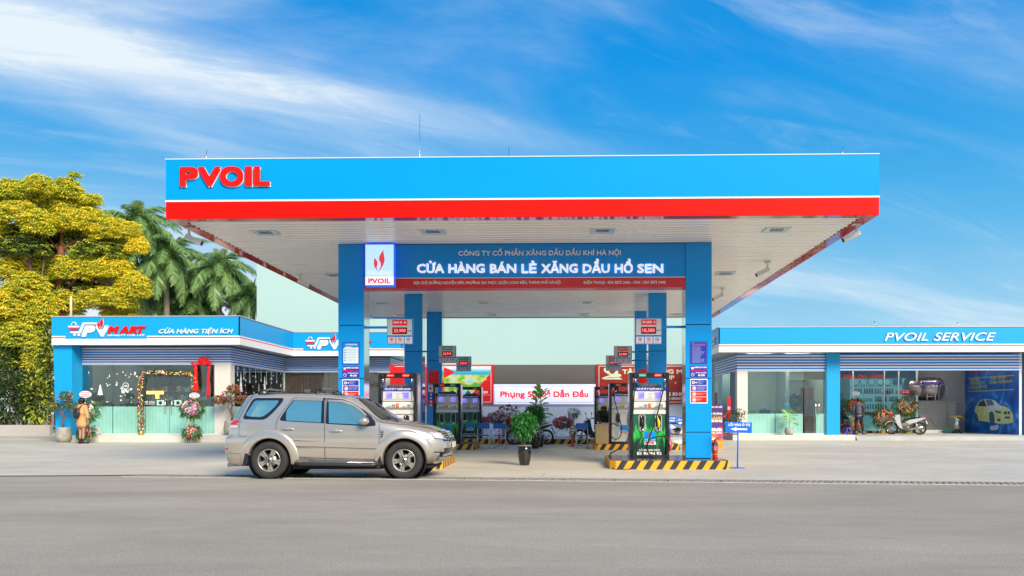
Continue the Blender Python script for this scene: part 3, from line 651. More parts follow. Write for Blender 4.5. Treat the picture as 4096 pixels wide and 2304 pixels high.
 # lower graphic
 if green:
  m = MB(); m.box(.088, PW - .088, .040, .05, .03, pz(905)); m.build('grass_panel', grass_p, t)
  m = MB(); text(m, 'XĂNG SINH HỌC', (.48, .04, pz(1200)), .045, .52, bold=.03, align='C'); text(m, grade, (.48, .04, pz(1229)), .062, .60, bold=.06, align='C'); m.build('fuel_name', M['txt_white'], t)
 yl = .04 if green else .05
 m = MB(); m.box(.355, .64, yl - .004, yl, pz(1122), pz(1045)); lg_ = m.build('emblem_plate', M['blue'], t)
 m = MB(); flame(m, (.46, yl - .004, pz(1098)), .15); m.build('flame_emblem', M['txt_red'], lg_)
 m = MB(); text(m, 'PETROVIETNAM', (.4975, yl - .004, pz(1117)), .032, .25, bold=.03, align='C'); m.build('emblem_text', M['txt_white'], lg_)
 m = MB(); m.box(.355, .64, yl - .004, yl, pz(1150), pz(1123)); lg2 = m.build('brand_plate', M['white_g'], t)
 m = MB(); text(m, 'PVOIL', (.4975, yl - .004, pz(1144)), .055, .22, bold=.05, align='C'); m.build('brand_text', M['txt_red'], lg2)
 # nozzle pockets and nozzles
 for i, xx in enumerate((.30, .70)):
  m = MB(); P = []
  w_, h0, h1 = .082, pz(1048), pz(908)
  for k in range(9): a = PI * k / 8; P.append((xx + w_ * math.cos(a), h1 - .05 + .045 * math.sin(a)))
  for k in range(9): a = PI + PI * k / 8; P.append((xx + w_ * math.cos(a), h0 + .08 + .08 * math.sin(a)))
  m.prism(P, (0, yl + .002, 0), (1, 0, 0), (0, 0, 1), (0, -.022, 0)); pk = m.build('nozzle_pocket', mat('pocket_white', (.55, .55, .53), .4), t, bevel=.008)
  m = MB(); P2 = [(xx + (a - xx) * .80, (b_ - (h0 + h1) / 2) * .93 + (h0 + h1) / 2 + .006) for a, b_ in P]; m.prism(P2, (0, yl - .021, 0), (1, 0, 0), (0, 0, 1), (0, -.003, 0)); m.build('pocket_recess', M['black'], pk)
  m = MB(); m.disc((xx, yl - .026, h0 + .075), .066, (0, -1, 0), .006, r0=.035); m.build('pocket_rim', M['chrome'], pk)
  nm_ = nozzle_mats[noz[i]]; yy = yl - .07
  m = MB(); m.tube([(xx - .02, yl - .03, h1 - .07), (xx - .012, yy, h1 - .13), (xx, yy - .01, h1 - .18), (xx + .004, yy - .01, h1 - .27), (xx + .008, yy, h1 - .33)], [.012, .024, .038, .03, .022], 8)
  nz = m.build('nozzle', nm_, t)
  m = MB(); m.tube([(xx - .022, yl - .028, h1 - .03), (xx - .018, yl - .035, h1 - .10)], .011, 8); m.tube([(xx + .008, yy, h1 - .33), (xx + (.03 if i else .015), yy - .01, h1 - .43)], [.022, .020], 8); m.build('spout', M['chrome'], nz)
 # top labels and hose swivels
 for (nm_, gr), xx in ((left, .24), (right, .62)):
  if nm_:
   m = MB(); m.box(xx - .02, xx + .16, -.006, 0, PH - .10, PH - .025); q = m.build('fuel_tag', M['green'] if gr else M['red'], t)
   m = MB(); text(m, nm_, (xx + .07, -.006, PH - .08), .028, .14, bold=.03, align='C'); m.build('tag_text', M['txt_white'], q)
 for xx in (.125, PW - .125):
  m = MB(); m.ball((xx, -.04, PH - .07), .045); m.tube([(xx, -.04, PH - .08), (xx + .005, -.045, PH - .14)], .03, 8); sw_ = m.build('hose_swivel', M['rubber'], t)
  m = MB(); m.tube([(xx + .005, -.045, PH - .13), (xx + .01, -.05, PH - .20), (xx + .01, -.05, PH - .25)], [.026, .024, .018], 8); m.build('coupling', M['chrome'], sw_)
 # hoses
 def curve(pts, n=6):
  pts = [Vector(p) for p in pts]; r = []
  for i in range(len(pts) - 1):
   p0 = pts[max(i - 1, 0)]; p1 = pts[i]; p2 = pts[i + 1]; p3 = pts[min(i + 2, len(pts) - 1)]
   for k in range(n):
    s = k / n; r.append(.5 * ((2 * p1) + (p2 - p0) * s + (2 * p0 - 5 * p1 + 4 * p2 - p3) * s * s + (3 * p1 - p0 - 3 * p2 + p3) * s ** 3))
  r.append(pts[-1]); return r
 def hx(c): return (c - 340) / 333
 if hoses == 0:
  A = [(hx(382), -.05, pz(640)), (hx(372), -.09, pz(760)), (hx(362), -.10, pz(900)), (hx(340), -.11, pz(1040)), (hx(305), -.13, pz(1130)), (hx(215), -.12, pz(1200)), (hx(180), -.16, pz(1218)), (hx(177), -.44, pz(1250)), (hx(178), -1.35, pz(1300) - .05), (hx(160), -1.45, pz(1320) - .06), (hx(205), -1.5, -.20), (hx(290), -1.42, -.20), (hx(345), -1.2, pz(1262) - .1), (hx(375), -.5, pz(1225)), (hx(400), -.16, pz(1150)), (hx(425), -.12, pz(1090)), (hx(437), -.1, pz(1062))]
  B = [(hx(618), -.05, pz(640)), (hx(605), -.09, pz(720)), (hx(580), -.11, pz(820)), (hx(545), -.13, pz(950)), (hx(505), -.15, pz(1060)), (hx(482), -.17, pz(1130)), (hx(480), -.18, pz(1190)), (hx(500), -.2, pz(1235)), (hx(560), -.22, .01), (hx(610), -.20, pz(1250)), (hx(632), -.2, pz(1225)), (hx(652), -.16, pz(1170)), (hx(640), -.13, pz(1110)), (hx(600), -.12, pz(1082)), (hx(560), -.12, pz(1085)), (hx(510), -.12, pz(1100)), (hx(476), -.13, pz(1150)), (hx(485), -.16, pz(1210)), (hx(540), -.18, pz(1240)), (hx(620), -.19, pz(1235)), (hx(657), -.17, pz(1180)), (hx(640), -.14, pz(1105)), (hx(602), -.11, pz(1065))]
  A = [(a, max(b_, -.9) if c > .0 else b_, c) for a, b_, c in A]
 elif hoses == 1:
  A = [(.13, -.05, PH - .26), (.12, -.10, 1.3), (.10, -.12, .8), (.09, -.14, .4), (.13, -.2, .12), (.2, -.16, .1), (.26, -.13, .3), (.31, -.11, .58)]
  B = [(PW - .12, -.05, PH - .26), (.90, -.1, 1.5), (.95, -.12, 1.0), (1.0, -.14, .55), (1.04, -.18, .25), (.98, -.3, .05), (.85, -.3, .04), (.80, -.2, .25), (.76, -.13, .5), (.72, -.11, .58)]
 else:
  A = [(.13, -.05, PH - .26), (.2, -.10, 1.4), (.33, -.12, .9), (.42, -.14, .5), (.34, -.18, .2), (.16, -.2, .16), (.0, -.18, .35), (-.01, -.15, .55), (.12, -.12, .68), (.24, -.12, .62), (.31, -.11, .56)]
  B = [(PW - .12, -.05, PH - .26), (.86, -.1, 1.4), (.84, -.12, .9), (.84, -.14, .45), (.78, -.16, .3), (.73, -.12, .56)]
 for P in (A, B):
  m = MB(); m.tube(curve(P), .0165, 7); m.build('hose', M['rubber'], t)
 return t
t1 = .2; B1 = gz(i1y) + .206; B2 = gz(i2y) + .206; B3 = gz(34.8) + .206
G, Rd = 1, 0
pump(X(2519, 21.3), 21.3, B1, 'nearest right fuel pump with green grass front and one yellow nozzle', ('E5 RON 92-II', 1), ('D0 0,05S - II', 0), True, ('black', 'yellow'), '5', 0)
pump(X(1511.5, 21.3), 21.3, B1, 'fuel pump with plain white lower front standing behind the silver car bonnet', ('D0 0,05S - II', 0), ('RON 95 - III', 0), False, ('yellow', 'black'), '6', 1)
pump(X(1732, 30.1), 30.1, B2, 'green fronted fuel pump just right of the car bonnet', ('RON 95 - III', 0), ('E5 RON 92-II', 1), True, num='1', hoses=1)
pump(X(1830, 34.9), 34.9, B3, 'rearmost left fuel pump partly hidden by the pump in front of it', ('', 0), ('RON 95 - III', 0), True, num='2', hoses=1)
pump(X(2437, 30.1), 30.1, B2, 'white fronted fuel pump with a small blue emblem beside the wooden desk', ('RON 95 - III', 0), ('RON 95 - III', 0), False, num='3', hoses=2)
pump(X(2378, 34.9), 34.9, B3, 'rearmost right fuel pump behind the man in the green jacket', ('RON 95 - III', 0), ('', 0), False, num='4', hoses=1)

# ================================================================== PRICE SIGNS on arms
bb = mat('price_blue', (0.0, .20, .60), .35)
def price_sign(x0, x1, zt, y, name_, price, green, side, colx, lab):
 wd = x1 - x0; hh = wd * .665; t = thing('price_sign', lab, 'price sign', (x0, y, zt - wd * .985), 0, 'fuel price signs on arms from the columns')
 zt = wd * .985; zb = zt - hh
 m = MB(); m.box(0, wd, 0, .09, zb, zt); m.build('case', bb, t, bevel=.004)
 m = MB(); m.box(.014, wd - .02, -.004, 0, zb + .014, zt - .014); m.build('face', mat('price_face', (.52, .53, .54), .4), t)
 m = MB(); m.box(wd * .21, wd * .79, -.008, -.004, zt - wd * .26, zt - wd * .05); tg = m.build('fuel_plate', M['green'] if green else M['red'], t)
 m = MB(); text(m, name_, (wd * .5, -.008, zt - wd * .19), wd * .085, wd * .48, bold=.03, align='C'); m.build('fuel_text', M['txt_white'], tg)
 m = MB(); m.box(wd * .21, wd * .78, -.008, -.004, zb + wd * .07, zb + wd * .33); d = m.build('led_board', M['led_back'], t)
 m = MB(); text(m, price, (wd * .495, -.008, zb + wd * .145), wd * .125, wd * .46, align='C', bold=.012); m.build('led_digits', M['led'], d)
 m = MB(); text(m, 'ĐỒNG/LÍT', (wd * .79, -.004, zb + wd * .17), wd * .05, wd * .165, bold=.01); m.build('unit_text', M['ink'], t)
 m = MB(); m.box(0, wd - .006, .02, .07, 0, zb); m.build('pictogram_board', bb, t)
 for k in range(3):
  a = wd * (.03 + k * .325); w3 = wd * .29
  m = MB(); m.box(a, a + w3, .014, .02, zb - wd * .30, zb - wd * .035); pl = m.build('pictogram_plate', mat('plate_white', (.62, .62, .66), .4), t)
  c = (a + w3 / 2, .014, zb - wd * .135); r = wd * .075
  m = MB(); m.disc(c, r, (0, -1, 0), .003, 16, r0=r * .74)
  if k < 2: m.obox((c[0], .011, c[2]), (r * 1.7, .002, r * .2), (0, R(45), 0));
  else: m.obox((c[0], .0105, c[2]), (r * 2.6, .002, r * .2)); m.obox((c[0], .0085, c[2]), (r * .2, .002, r * 1.6))
  m.build('pictogram', M['txt_red'] if k < 2 else bb, pl)
  if k == 0: m = MB(); m.box(c[0] - r * .25, c[0] + r * .25, .0125, .0135, c[2] - r * .45, c[2] + r * .45); m.build('phone_mark', M['ink'], pl)
  if k == 1: m = MB(); flame(m, (c[0], .014, c[2] - r * .5), r * 1.1, th=.001, off=.0005); m.build('fire_mark', M['ink'], pl)
  m = MB(); q = (('CẤM SỬ DỤNG', 'ĐIỆN THOẠI'), ('CẤM LỬA', 'CẤM HÚT THUỐC'), ('TẮT MÁY', 'PHƯƠNG TIỆN'))[k]
  text(m, q[0], (c[0], .014, zb - wd * .255), wd * .022, w3 * .75, align='C', bold=.03); text(m, q[1], (c[0], .014, zb - wd * .29), wd * .022, w3 * .85, align='C', bold=.03); m.build('plate_text', M['txt_red'], pl)
 m = MB(); za = zt - wd * .33
 if side > 0: m.box(colx - x0, 0, .02, .06, za - .028, za + .028)
 else: m.box(wd, colx - x0, .02, .06, za - .028, za + .028)
 m.build('arm', bb, t)
hw = COLW / 2
def psn(u0, u1, v, Y, *a): price_sign(X(u0, Y), X(u1, Y), Z(v, Y, u0), Y, *a)
psn(1548, 1651, 1275, 21.15, 'RON 95 - III', '23,900', 0, 1, col_pos[0][0] + hw, 'price sign reading 23,900 on an arm from the near left column')
psn(1754, 1824, 1382.5, 30.0, 'E5 RON 92-II', '22,910', 1, 1, col_pos[2][0] + hw, 'larger of the two green labelled price signs reading 22,910')
psn(1825, 1885, 1425.6, 35.2, 'E5 RON 92-II', '22,910', 1, 1, col_pos[4][0] + hw, 'smaller green labelled 22,910 price sign above the rearmost left pump')
psn(2542, 2648, 1272.6, 21.15, 'D0 0,05S - II', '18,380', 0, -1, col_pos[1][0] - hw, 'price sign reading 18,380 on an arm from the near right column')
psn(2456, 2528, 1384, 30.0, 'RON 95 - III', '23,900', 0, -1, col_pos[3][0] - hw, 'middle right price sign reading 23,900 in front of another sign')
psn(2424, 2486, 1422, 35.2, 'RON 95 - III', '23,900', 0, -1, col_pos[5][0] - hw, 'furthest right price sign with its number half hidden')

# ================================================================== NOTICES on the columns
def notices(x, y, white, where):
 cxn = x; f = y - .012; w_ = .42 if not white else .40
 sc_ = 167.0  # px per metre on that plane, source pixels
 Zc = lambda v: CH + (CV - v) * y / 3490
 z0, z1 = (Zc(1456), Zc(1367))
 lx0, lx1 = cxn - .205, cxn + .205
 if white:
  o = thing('notice_board', 'white sales procedure notice in a blue frame on the front left column', 'notice', (cxn, f, z0)); og = tuple(o.location)
  m = MB(); m.box(lx0, lx1, f, f + .012, z0, z1); m.build('frame', M['navy'], o, og)
  m = MB(); m.box(lx0 + .022, lx1 - .022, f - .003, f, z0 + .02, z1 - .02); m.build('sheet', mat('notice_white', (.66, .74, .82), .35), o, og)
  P = [(lx0 + .022, z1 - .02), (lx0 + .022, z1 - .16), (lx0 + .06, z1 - .125), (lx0 + .14, z1 - .105), (cxn, z1 - .115), (cxn + .1, z1 - .135), (lx1 - .022, z1 - .12), (lx1 - .022, z1 - .02)]
  m = MB(); m.prism(P[::-1], (0, f - .003, 0), (1, 0, 0), (0, 0, 1), (0, -.002, 0)); m.build('heading_panel', M['blue'], o, og)
  m = MB(); text(m, 'QUY TRÌNH BÁN HÀNG', (cxn + .02, f - .005, z1 - .075), .032, .27, bold=.03, align='C'); m.build('heading_text', M['txt_white'], o, og)
  for k in range(5):
   zz = z1 - .19 - k * .062
   m = MB(); m.disc((lx0 + .062, f - .003, zz), .019, (0, -1, 0), .002, 12); m.build('step_dot', M['sky_blue'], o, og)
   m = MB(); text(m, ('HƯỚNG DẪN XE VÀO VỊ TRÍ', 'ĐỀ NGHỊ KHÁCH HÀNG CHO BIẾT', 'ĐƯA SỐ VỀ "0" VÀ BƠM', 'ĐỀ NGHỊ KHÁCH HÀNG KIỂM TRA', 'THU TIỀN VÀ CẢM ƠN')[k], (lx0 + .095, f - .003, zz), .016, .24 if k % 2 else .22, bold=.02); m.build('step_text', M['sky_blue'], o, og)
 else:
  o = thing('notice_board', 'tall dark blue regulations notice with fine white print on the front right column', 'notice', (cxn, f, z0)); og = tuple(o.location)
  m = MB(); m.box(lx0, lx1, f, f + .012, z0, z1); m.build('board', M['navy'], o, og)
  m = MB()
  for a, b_, c, d in ((lx0 + .02, lx1 - .02, z1 - .022, z1 - .019), (lx0 + .02, lx1 - .02, z0 + .019, z0 + .022), (lx0 + .02, lx0 + .023, z0 + .022, z1 - .022), (lx1 - .023, lx1 - .02, z0 + .022, z1 - .022)): m.box(a, b_, f - .002, f, c, d)
  m.build('border_line', mat('soft_white_print', (.35, .42, .66), .4), o, og)
  m = MB(); m.box(lx0 + .06, lx0 + .085, f - .002, f, z1 - .07, z1 - .03); m.build('emblem', M['sky_blue'], o, og)
  m = MB(); text(m, 'CÔNG TY CỔ PHẦN XĂNG DẦU DẦU KHÍ HÀ NỘI', (cxn + .01, f, z1 - .065), .012, .27, align='C'); text(m, 'NỘI QUY CỬA HÀNG XĂNG DẦU', (cxn, f, z1 - .098), .022, .30, align='C', bold=.04); m.build('heading_text', mat('pink_print', (.8, .25, .3), .4), o, og)
  tx = mat('soft_white_print', (.35, .42, .66), .4); m = MB(); rr = random.Random(4)
  for k in range(20):
   zz = z1 - .13 - k * .0195; m.box(lx0 + .05, lx0 + .05 + rr.uniform(.17, .31), f - .002, f, zz - .003, zz + .003)
  m.build('printed_lines', tx, o, og, kind='stuff')
 z0, z1 = Zc(1508), Zc(1464)
 o = thing('hotline_sign', 'dark blue hotline and opening hours sign on the front %s column' % where, 'sign', (cxn, f, z0), group='hotline signs on the columns'); og = tuple(o.location)
 m = MB(); m.box(lx0, lx1, f, f + .012, z0, z1); m.build('board', M['navy'], o, og)
 h = z1 - z0
 m = MB(); text(m, 'ĐƯỜNG DÂY NÓNG', (lx0 + .095, f, z1 - .055), .033, .30, bold=.05); text(m, 'THỜI GIAN BÁN HÀNG', (lx0 + .125, f, z0 + .085), .022, .26, bold=.05); text(m, '4h-23h', (cxn + .06, f, z0 + .02), .042, .17, bold=.06, align='C'); m.build('white_text', M['txt_white'], o, og)
 m = MB(); text(m, '0983 361 016', (cxn, f, z0 + .128), .045, .37, bold=.05, align='C'); m.build('phone_number', M['txt_red'], o, og)
 m = MB(); m.disc((lx0 + .06, f, z0 + .055), .042, (0, -1, 0), .003, 18, r0=.033); m.box(lx0 + .057, lx0 + .063, f - .003, f, z0 + .055, z0 + .08); m.box(lx0 + .063, lx0 + .08, f - .003, f, z0 + .052, z0 + .058); m.build('clock_symbol', M['txt_white'], o, og)
 m = MB(); m.prism([(lx0 + .02, z1 - .08), (lx0 + .03, z1 - .055), (lx0 + .045, z1 - .045), (lx0 + .065, z1 - .045), (lx0 + .078, z1 - .055), (lx0 + .088, z1 - .08)][::-1], (0, f, 0), (1, 0, 0), (0, 0, 1), (0, -.003, 0)); m.box(lx0 + .012, lx0 + .094, f - .0035, f, z1 - .042, z1 - .03); m.build('telephone_symbol', M['txt_white'], o, og)
 z0, z1 = Zc(1614), Zc(1516)
 o = thing('safety_sign', 'white framed board of two blue and two red safety notices on the front %s column' % where, 'sign', (cxn, f, z0), group='four part safety boards on the columns'); og = tuple(o.location)
 m = MB(); m.box(lx0, lx1, f, f + .01, z0, z1); m.build('board', M['white_g'], o, og)
 h = (z1 - z0 - .04) / 4
 T = (('TẮT MÁY', 'PHƯƠNG TIỆN', 'TURN OFF', 'YOUR ENGINE'), ('KHÔNG SỬ DỤNG', 'ĐIỆN THOẠI DI ĐỘNG', 'USE OF CELLPHONES', 'IS NOT ALLOWED'), ('', 'CẤM HÚT THUỐC', 'NO SMOKING', ''), ('', 'CẤM LỬA', 'NO FIRE', ''))
 for k in range(4):
  b_ = z1 - .02 - (k + 1) * h
  m = MB(); m.box(lx0 + .016, lx1 - .016, f - .003, f, b_ + .006, b_ + h - .006); p = m.build('notice_panel', M['navy'] if k < 2 else M['red'], o, og)
  c = (lx0 + .095, f - .003, b_ + h / 2)
  m = MB()
  if k: m.disc(c, .05, (0, -1, 0), .002, 18);
  else: m.disc((c[0] - .02, c[1], c[2]), .035, (0, -1, 0), .002, 16, r0=.018); m.box(c[0] + .01, c[0] + .055, f - .006, f - .003, c[2] - .008, c[2] + .008); m.disc((c[0] + .05, c[1], c[2]), .02, (0, -1, 0), .003, 6)
  m.build('symbol', M['txt_white'], p, og)
  if k:
   m = MB(); m.disc((c[0], c[1] - .0025, c[2]), .043, (0, -1, 0), .001, 18, r0=.033); m.obox((c[0], c[1] - .003, c[2]), (.07, .002, .007), (0, R(45), 0)); m.build('prohibition_ring', M['txt_red'], p, og)
  m = MB()
  for j, q in enumerate(T[k]):
   if q: text(m, q, (lx0 + .17, f - .003, b_ + h - .035 - j * .024), .014, None if j > 1 else min(.2, .0145 * len(q)), bold=.05 if j < 2 else 0)
  m.build('notice_text', M['txt_white'], p, og)
notices(col_pos[0][0], 20.9, True, 'left'); notices(col_pos[1][0], 20.9, False, 'right')
for (u0, u1, v0, v1, Y, nm) in ((1713.5, 1755.5, 1481, 1536, 35.0, 'red notice with four pins high on the rear left column'), (2445 + 108.5, 2587, 1476, 1533, 35.0, 'red notice with four pins on the rear right column')):
 x0, x1, z1, z0 = X(u0, Y), X(u1, Y), Z(v0, Y, u0), Z(v1, Y, u0)
 o = thing('red_notice', nm, 'notice', ((x0 + x1) / 2, Y - .012, z0)); og = tuple(o.location)
 m = MB(); m.box(x0, x1, Y - .015, Y - .003, z0, z1); m.build('board', M['red'], o, og)
 m = MB()
 for k, w_ in ((.12, .6), (.16, .7), (.52, .35)): zz = z1 - (z1 - z0) * k; m.box(x0 + .04, x0 + .04 + (x1 - x0) * w_, Y - .017, Y - .015, zz - .004, zz + .004)
 m.build('printed_lines', mat('faint_print', (.6, .2, .15), .5), o, og, kind='stuff')
 for a in (x0 + .02, x1 - .02):
  for b_ in (z0 + .02, z1 - .02): q = MB(); q.disc((a, Y - .015, b_), .012, (0, -1, 0), .004, 8); q.build('pin', M['chrome'], o, og)
Y = 35.0; x0, x1 = X(1714, Y), X(1731, Y) + .15
zt = Z(1539, Y, 1720)
o = thing('paper_notice', 'white paper notice with a red picture pinned below the red notice', 'notice', ((x0 + x1) / 2, Y - .012, zt - .3)); og = tuple(o.location)
m = MB(); m.box(x0, x1, Y - .015, Y - .003, zt - .30, zt); m.build('sheet', M['white_g'], o, og)
m = MB(); m.box(x0 + .03, x0 + .13, Y - .017, Y - .015, zt - .2, zt - .1); m.build('picture', M['red'], o, og)
m = MB(); text(m, 'TIÊU LỆNH', (x0 + .02, Y - .015, zt - .06), .03, .2, bold=.03); m.build('heading', M['txt_red'], o, og)
zt = Z(1572, Y, 1720)
o = thing('safety_sign', 'column of four small safety notices beside the green fronted pump', 'sign', ((x0 + x1) / 2, Y - .012, zt - .58)); og = tuple(o.location)
for k in range(4):
 m = MB(); m.box(x0, x1, Y - .015, Y - .003, zt - .14 * (k + 1) + .008, zt - .14 * k); p = m.build('notice_panel', M['navy'] if k < 2 else M['red'], o, og)
 m = MB(); m.disc((x0 + .10, Y - .015, zt - .14 * k - .066), .045, (0, -1, 0), .003, 14); m.build('symbol', M['txt_white'], p, og)
# ================================================================== GLASS & SHOP MATERIALS
glass = mat('shop_glass', (.75, .86, .84), .02, trans=1.0, ior=1.06, spec=.9)
def thin_glass(name, tint, refl=.12):
 m = bpy.data.materials.new(name); m.use_nodes = True; n = m.node_tree; n.nodes.clear()
 o = N(n, 'ShaderNodeOutputMaterial'); tr = N(n, 'ShaderNodeBsdfTransparent'); tr.inputs[0].default_value = (*tint, 1)
 gl = N(n, 'ShaderNodeBsdfGlossy'); gl.inputs['Roughness'].default_value = .02; gl.inputs[0].default_value = (.9, 1, .98, 1)
 fr = N(n, 'ShaderNodeFresnel'); fr.inputs[0].default_value = 1.45; a = N(n, 'ShaderNodeMath', operation='ADD', use_clamp=True); a.inputs[1].default_value = refl; n.links.new(fr.outputs[0], a.inputs[0])
 mx_ = N(n, 'ShaderNodeMixShader'); n.links.new(a.outputs[0], mx_.inputs[0]); n.links.new(tr.outputs[0], mx_.inputs[1]); n.links.new(gl.outputs[0], mx_.inputs[2]); n.links.new(mx_.outputs[0], o.inputs[0])
 m.diffuse_color = (*tint, .4); return m
shopglass = thin_glass('tinted_shop_glass', (.80, .88, .86), .04)
officeglass = thin_glass('office_glass', (.84, .92, .88), .05)
def frost(name):
 m = bpy.data.materials.new(name); m.use_nodes = True; n = m.node_tree; b = n.nodes['Principled BSDF']
 t = N(n, 'ShaderNodeTexCoord'); w_ = N(n, 'ShaderNodeTexWave', wave_type='BANDS', bands_direction='X'); w_.inputs['Scale'].default_value = 5.2; w_.inputs['Distortion'].default_value = .0
 n.links.new(t.outputs['Object'], w_.inputs[0]); no = N(n, 'ShaderNodeTexNoise'); no.inputs['Scale'].default_value = .9; no.inputs['Detail'].default_value = 5; n.links.new(t.outputs['Object'], no.inputs['Vector'])
 m1_ = N(n, 'ShaderNodeMix', data_type='RGBA'); n.links.new(w_.outputs[1], m1_.inputs[0]); m1_.inputs[6].default_value = (.14, .42, .38, 1); m1_.inputs[7].default_value = (.36, .66, .58, 1)
 m2_ = N(n, 'ShaderNodeMix', data_type='RGBA', blend_type='MULTIPLY'); m2_.inputs[0].default_value = .5; n.links.new(m1_.outputs[2], m2_.inputs[6]); n.links.new(no.outputs[0], m2_.inputs[7]); n.links.new(m2_.outputs[2], b.inputs['Base Color'])
 g2 = N(n, 'ShaderNodeMapRange'); g2.inputs[3].default_value = .55; g2.inputs[4].default_value = 1.4; n.links.new(no.outputs[0], g2.inputs[0])
 m2_.inputs[0].default_value = 1.0; n.links.new(g2.outputs[0], m2_.inputs[7]); b.inputs['Roughness'].default_value = .28; b.inputs['Coat Weight'].default_value = .4
 return m
frosted = frost('frosted_stripe_film')
dark_in = mat('dark_interior', (.10, .09, .08), .8, var=.5, vs_=1.2)
grey_in = mat('interior_wall', (.30, .31, .30), .8, var=.1, vs_=1)
slat_blue = mat('louver_backing', (0.0, .22, .74), .5)
stripe_red = mat('stripe_red', (.78, .02, .02), .35)
alu = mat('frame_white_metal', (.70, .71, .70), .35, .2)
soffit = mat('soffit_metal', (.62, .60, .58), .3, .4, var=.1, vs_=2)
# ================================================================== SHOP LEFT
YF = 36.0; YW = 37.0; gy = gz(36)
mart = thing('corner_shop', 'long blue and white convenience shop on the left with glass front and striped louvers', 'shop', (-17, 36.5, gy)); OM = tuple(mart.location)
FX0, FX1 = X(207, YF), X(958, YF); FT, FB = Z(1266, YF, 600), Z(1379, YF, 600); YC = 43.3; FXC = X(1609, YC)
zs0, zs1, zr = Z(1341, YF, 600), Z(1347, YF, 600), Z(1352, YF, 600)
WXs = X(923, YW); YCW = YC + 1.0
def fascia_run(p, q, th, parent, org, cut=None, right=1, z=(FT, FB)):
 """vertical fascia band from p to q (2D), stripes sitting proud of it"""
 p, q = Vector((*p, 0)), Vector((*q, 0)); d = (q - p); Ln = d.length; d.normalize(); nn = Vector((d.y, -d.x, 0))
 FT_, FB_ = z
 def band(name, m, a, b_, z0, z1, proud, back=.04):
  k = MB(); P = [p + d * a + nn * proud, p + d * b_ + nn * proud, p + d * b_ - nn * back, p + d * a - nn * back]
  k.add([(v.x, v.y, z0) for v in P] + [(v.x, v.y, z1) for v in P], [(0, 3, 2, 1), (4, 5, 6, 7), (0, 1, 5, 4), (1, 2, 6, 5), (2, 3, 7, 6), (3, 0, 4, 7)]); k.build(name, m, parent, org)
 hgt = FT_ - FB_; zA = FB_ + hgt * .235; zB = FB_ + hgt * .275; zC = FB_ + hgt * .315;
 band('fascia', M['sky_blue'], 0, Ln, zA - .03, FT_, 0)
 band('fascia_base', M['white'], 0, Ln, FB_, zA - .03, .012)
 for a, b_ in (cut or [(0, Ln)]):
  band('red_line', stripe_red, a, b_, zA, zB, .012, 0); band('white_line', M['white_g'], a, b_, zB, zC, .012, 0); band('white_joint', M['white'], a, b_, zA - .03, zA, .011, 0)
 band('top_trim', mat('top_trim', (.60, .58, .55), .5), -.02, Ln + .02, FT_, FT_ + .025, .03, .3)
ux1 = X(262, YF) - FX0; ux2 = X(588, YF) - FX0
fascia_run((FX0, YF), (FX1, YF), .1, mart, OM, [(0, ux1), (ux2, FX1 - FX0)])
fascia_run((FX1, YF + .0), (FX1, YC), .1, mart, OM)
a_ = X(1213, YC) - FX1; b_ = X(1479, YC) - FX1
fascia_run((FX1 + .0, YC), (FXC, YC), .1, mart, OM, [(0, a_), (b_, FXC - FX1)])
fascia_run((FXC, YC), (FXC, YC + 5), .1, mart, OM)
m = MB(); m.prism([(FX0, YF + .05), (FX1 - .05, YF + .05), (FX1 - .05, YC + .05), (FXC - .05, YC + .05), (FXC - .05, YC + 5), (FX0, YC + 5)], (0, 0, FT - .12), (1, 0, 0), (0, 1, 0), (0, 0, .1)); m.build('roof', M['cream'], mart, OM)
m = MB(); m.prism([(FX0 + .05, YF + .05), (FX1 - .05, YF + .05), (FX1 - .05, YC + .05), (FXC - .05, YC + .05), (FXC - .05, YC + 5), (FX0 + .05, YC + 5)], (0, 0, FB + .02), (1, 0, 0), (0, 1, 0), (0, 0, .03)); m.build('soffit', soffit, mart, OM)
gt = Z(1456, YW, 600); pf = gy + .285; px0 = X(225, 35.9)
# step platform
m = MB(); m.prism([(px0, 35.9), (X(1200, 35.9) * 0 + FX1 + .2, 35.9), (FX1 + .2, 42.6), (FXC + .1, 42.6), (FXC + .1, 48), (px0, 48)], (0, 0, gy - .1), (1, 0, 0), (0, 1, 0), (0, 0, pf - gy + .1)); m.build('step', M['stone'], mart, OM, bevel=.01)
# blue end pillar, leaning slightly outwards to the top
pl0, pl1 = X(213, 36.2), X(288, 36.2); plb = X(224, 36.2)
m = MB(); zt_ = FB; y0, y1 = 36.2, YW + .5
m.add([(plb, y0, gy), (pl1, y0, gy), (pl1, y1, gy), (plb, y1, gy), (pl0, y0, zt_), (pl1, y0, zt_), (pl1, y1, zt_), (pl0, y1, zt_)], [(0, 3, 2, 1), (4, 5, 6, 7), (0, 1, 5, 4), (1, 2, 6, 5), (2, 3, 7, 6), (3, 0, 4, 7)]); m.build('end_pillar', M['sky_blue'], mart, OM)
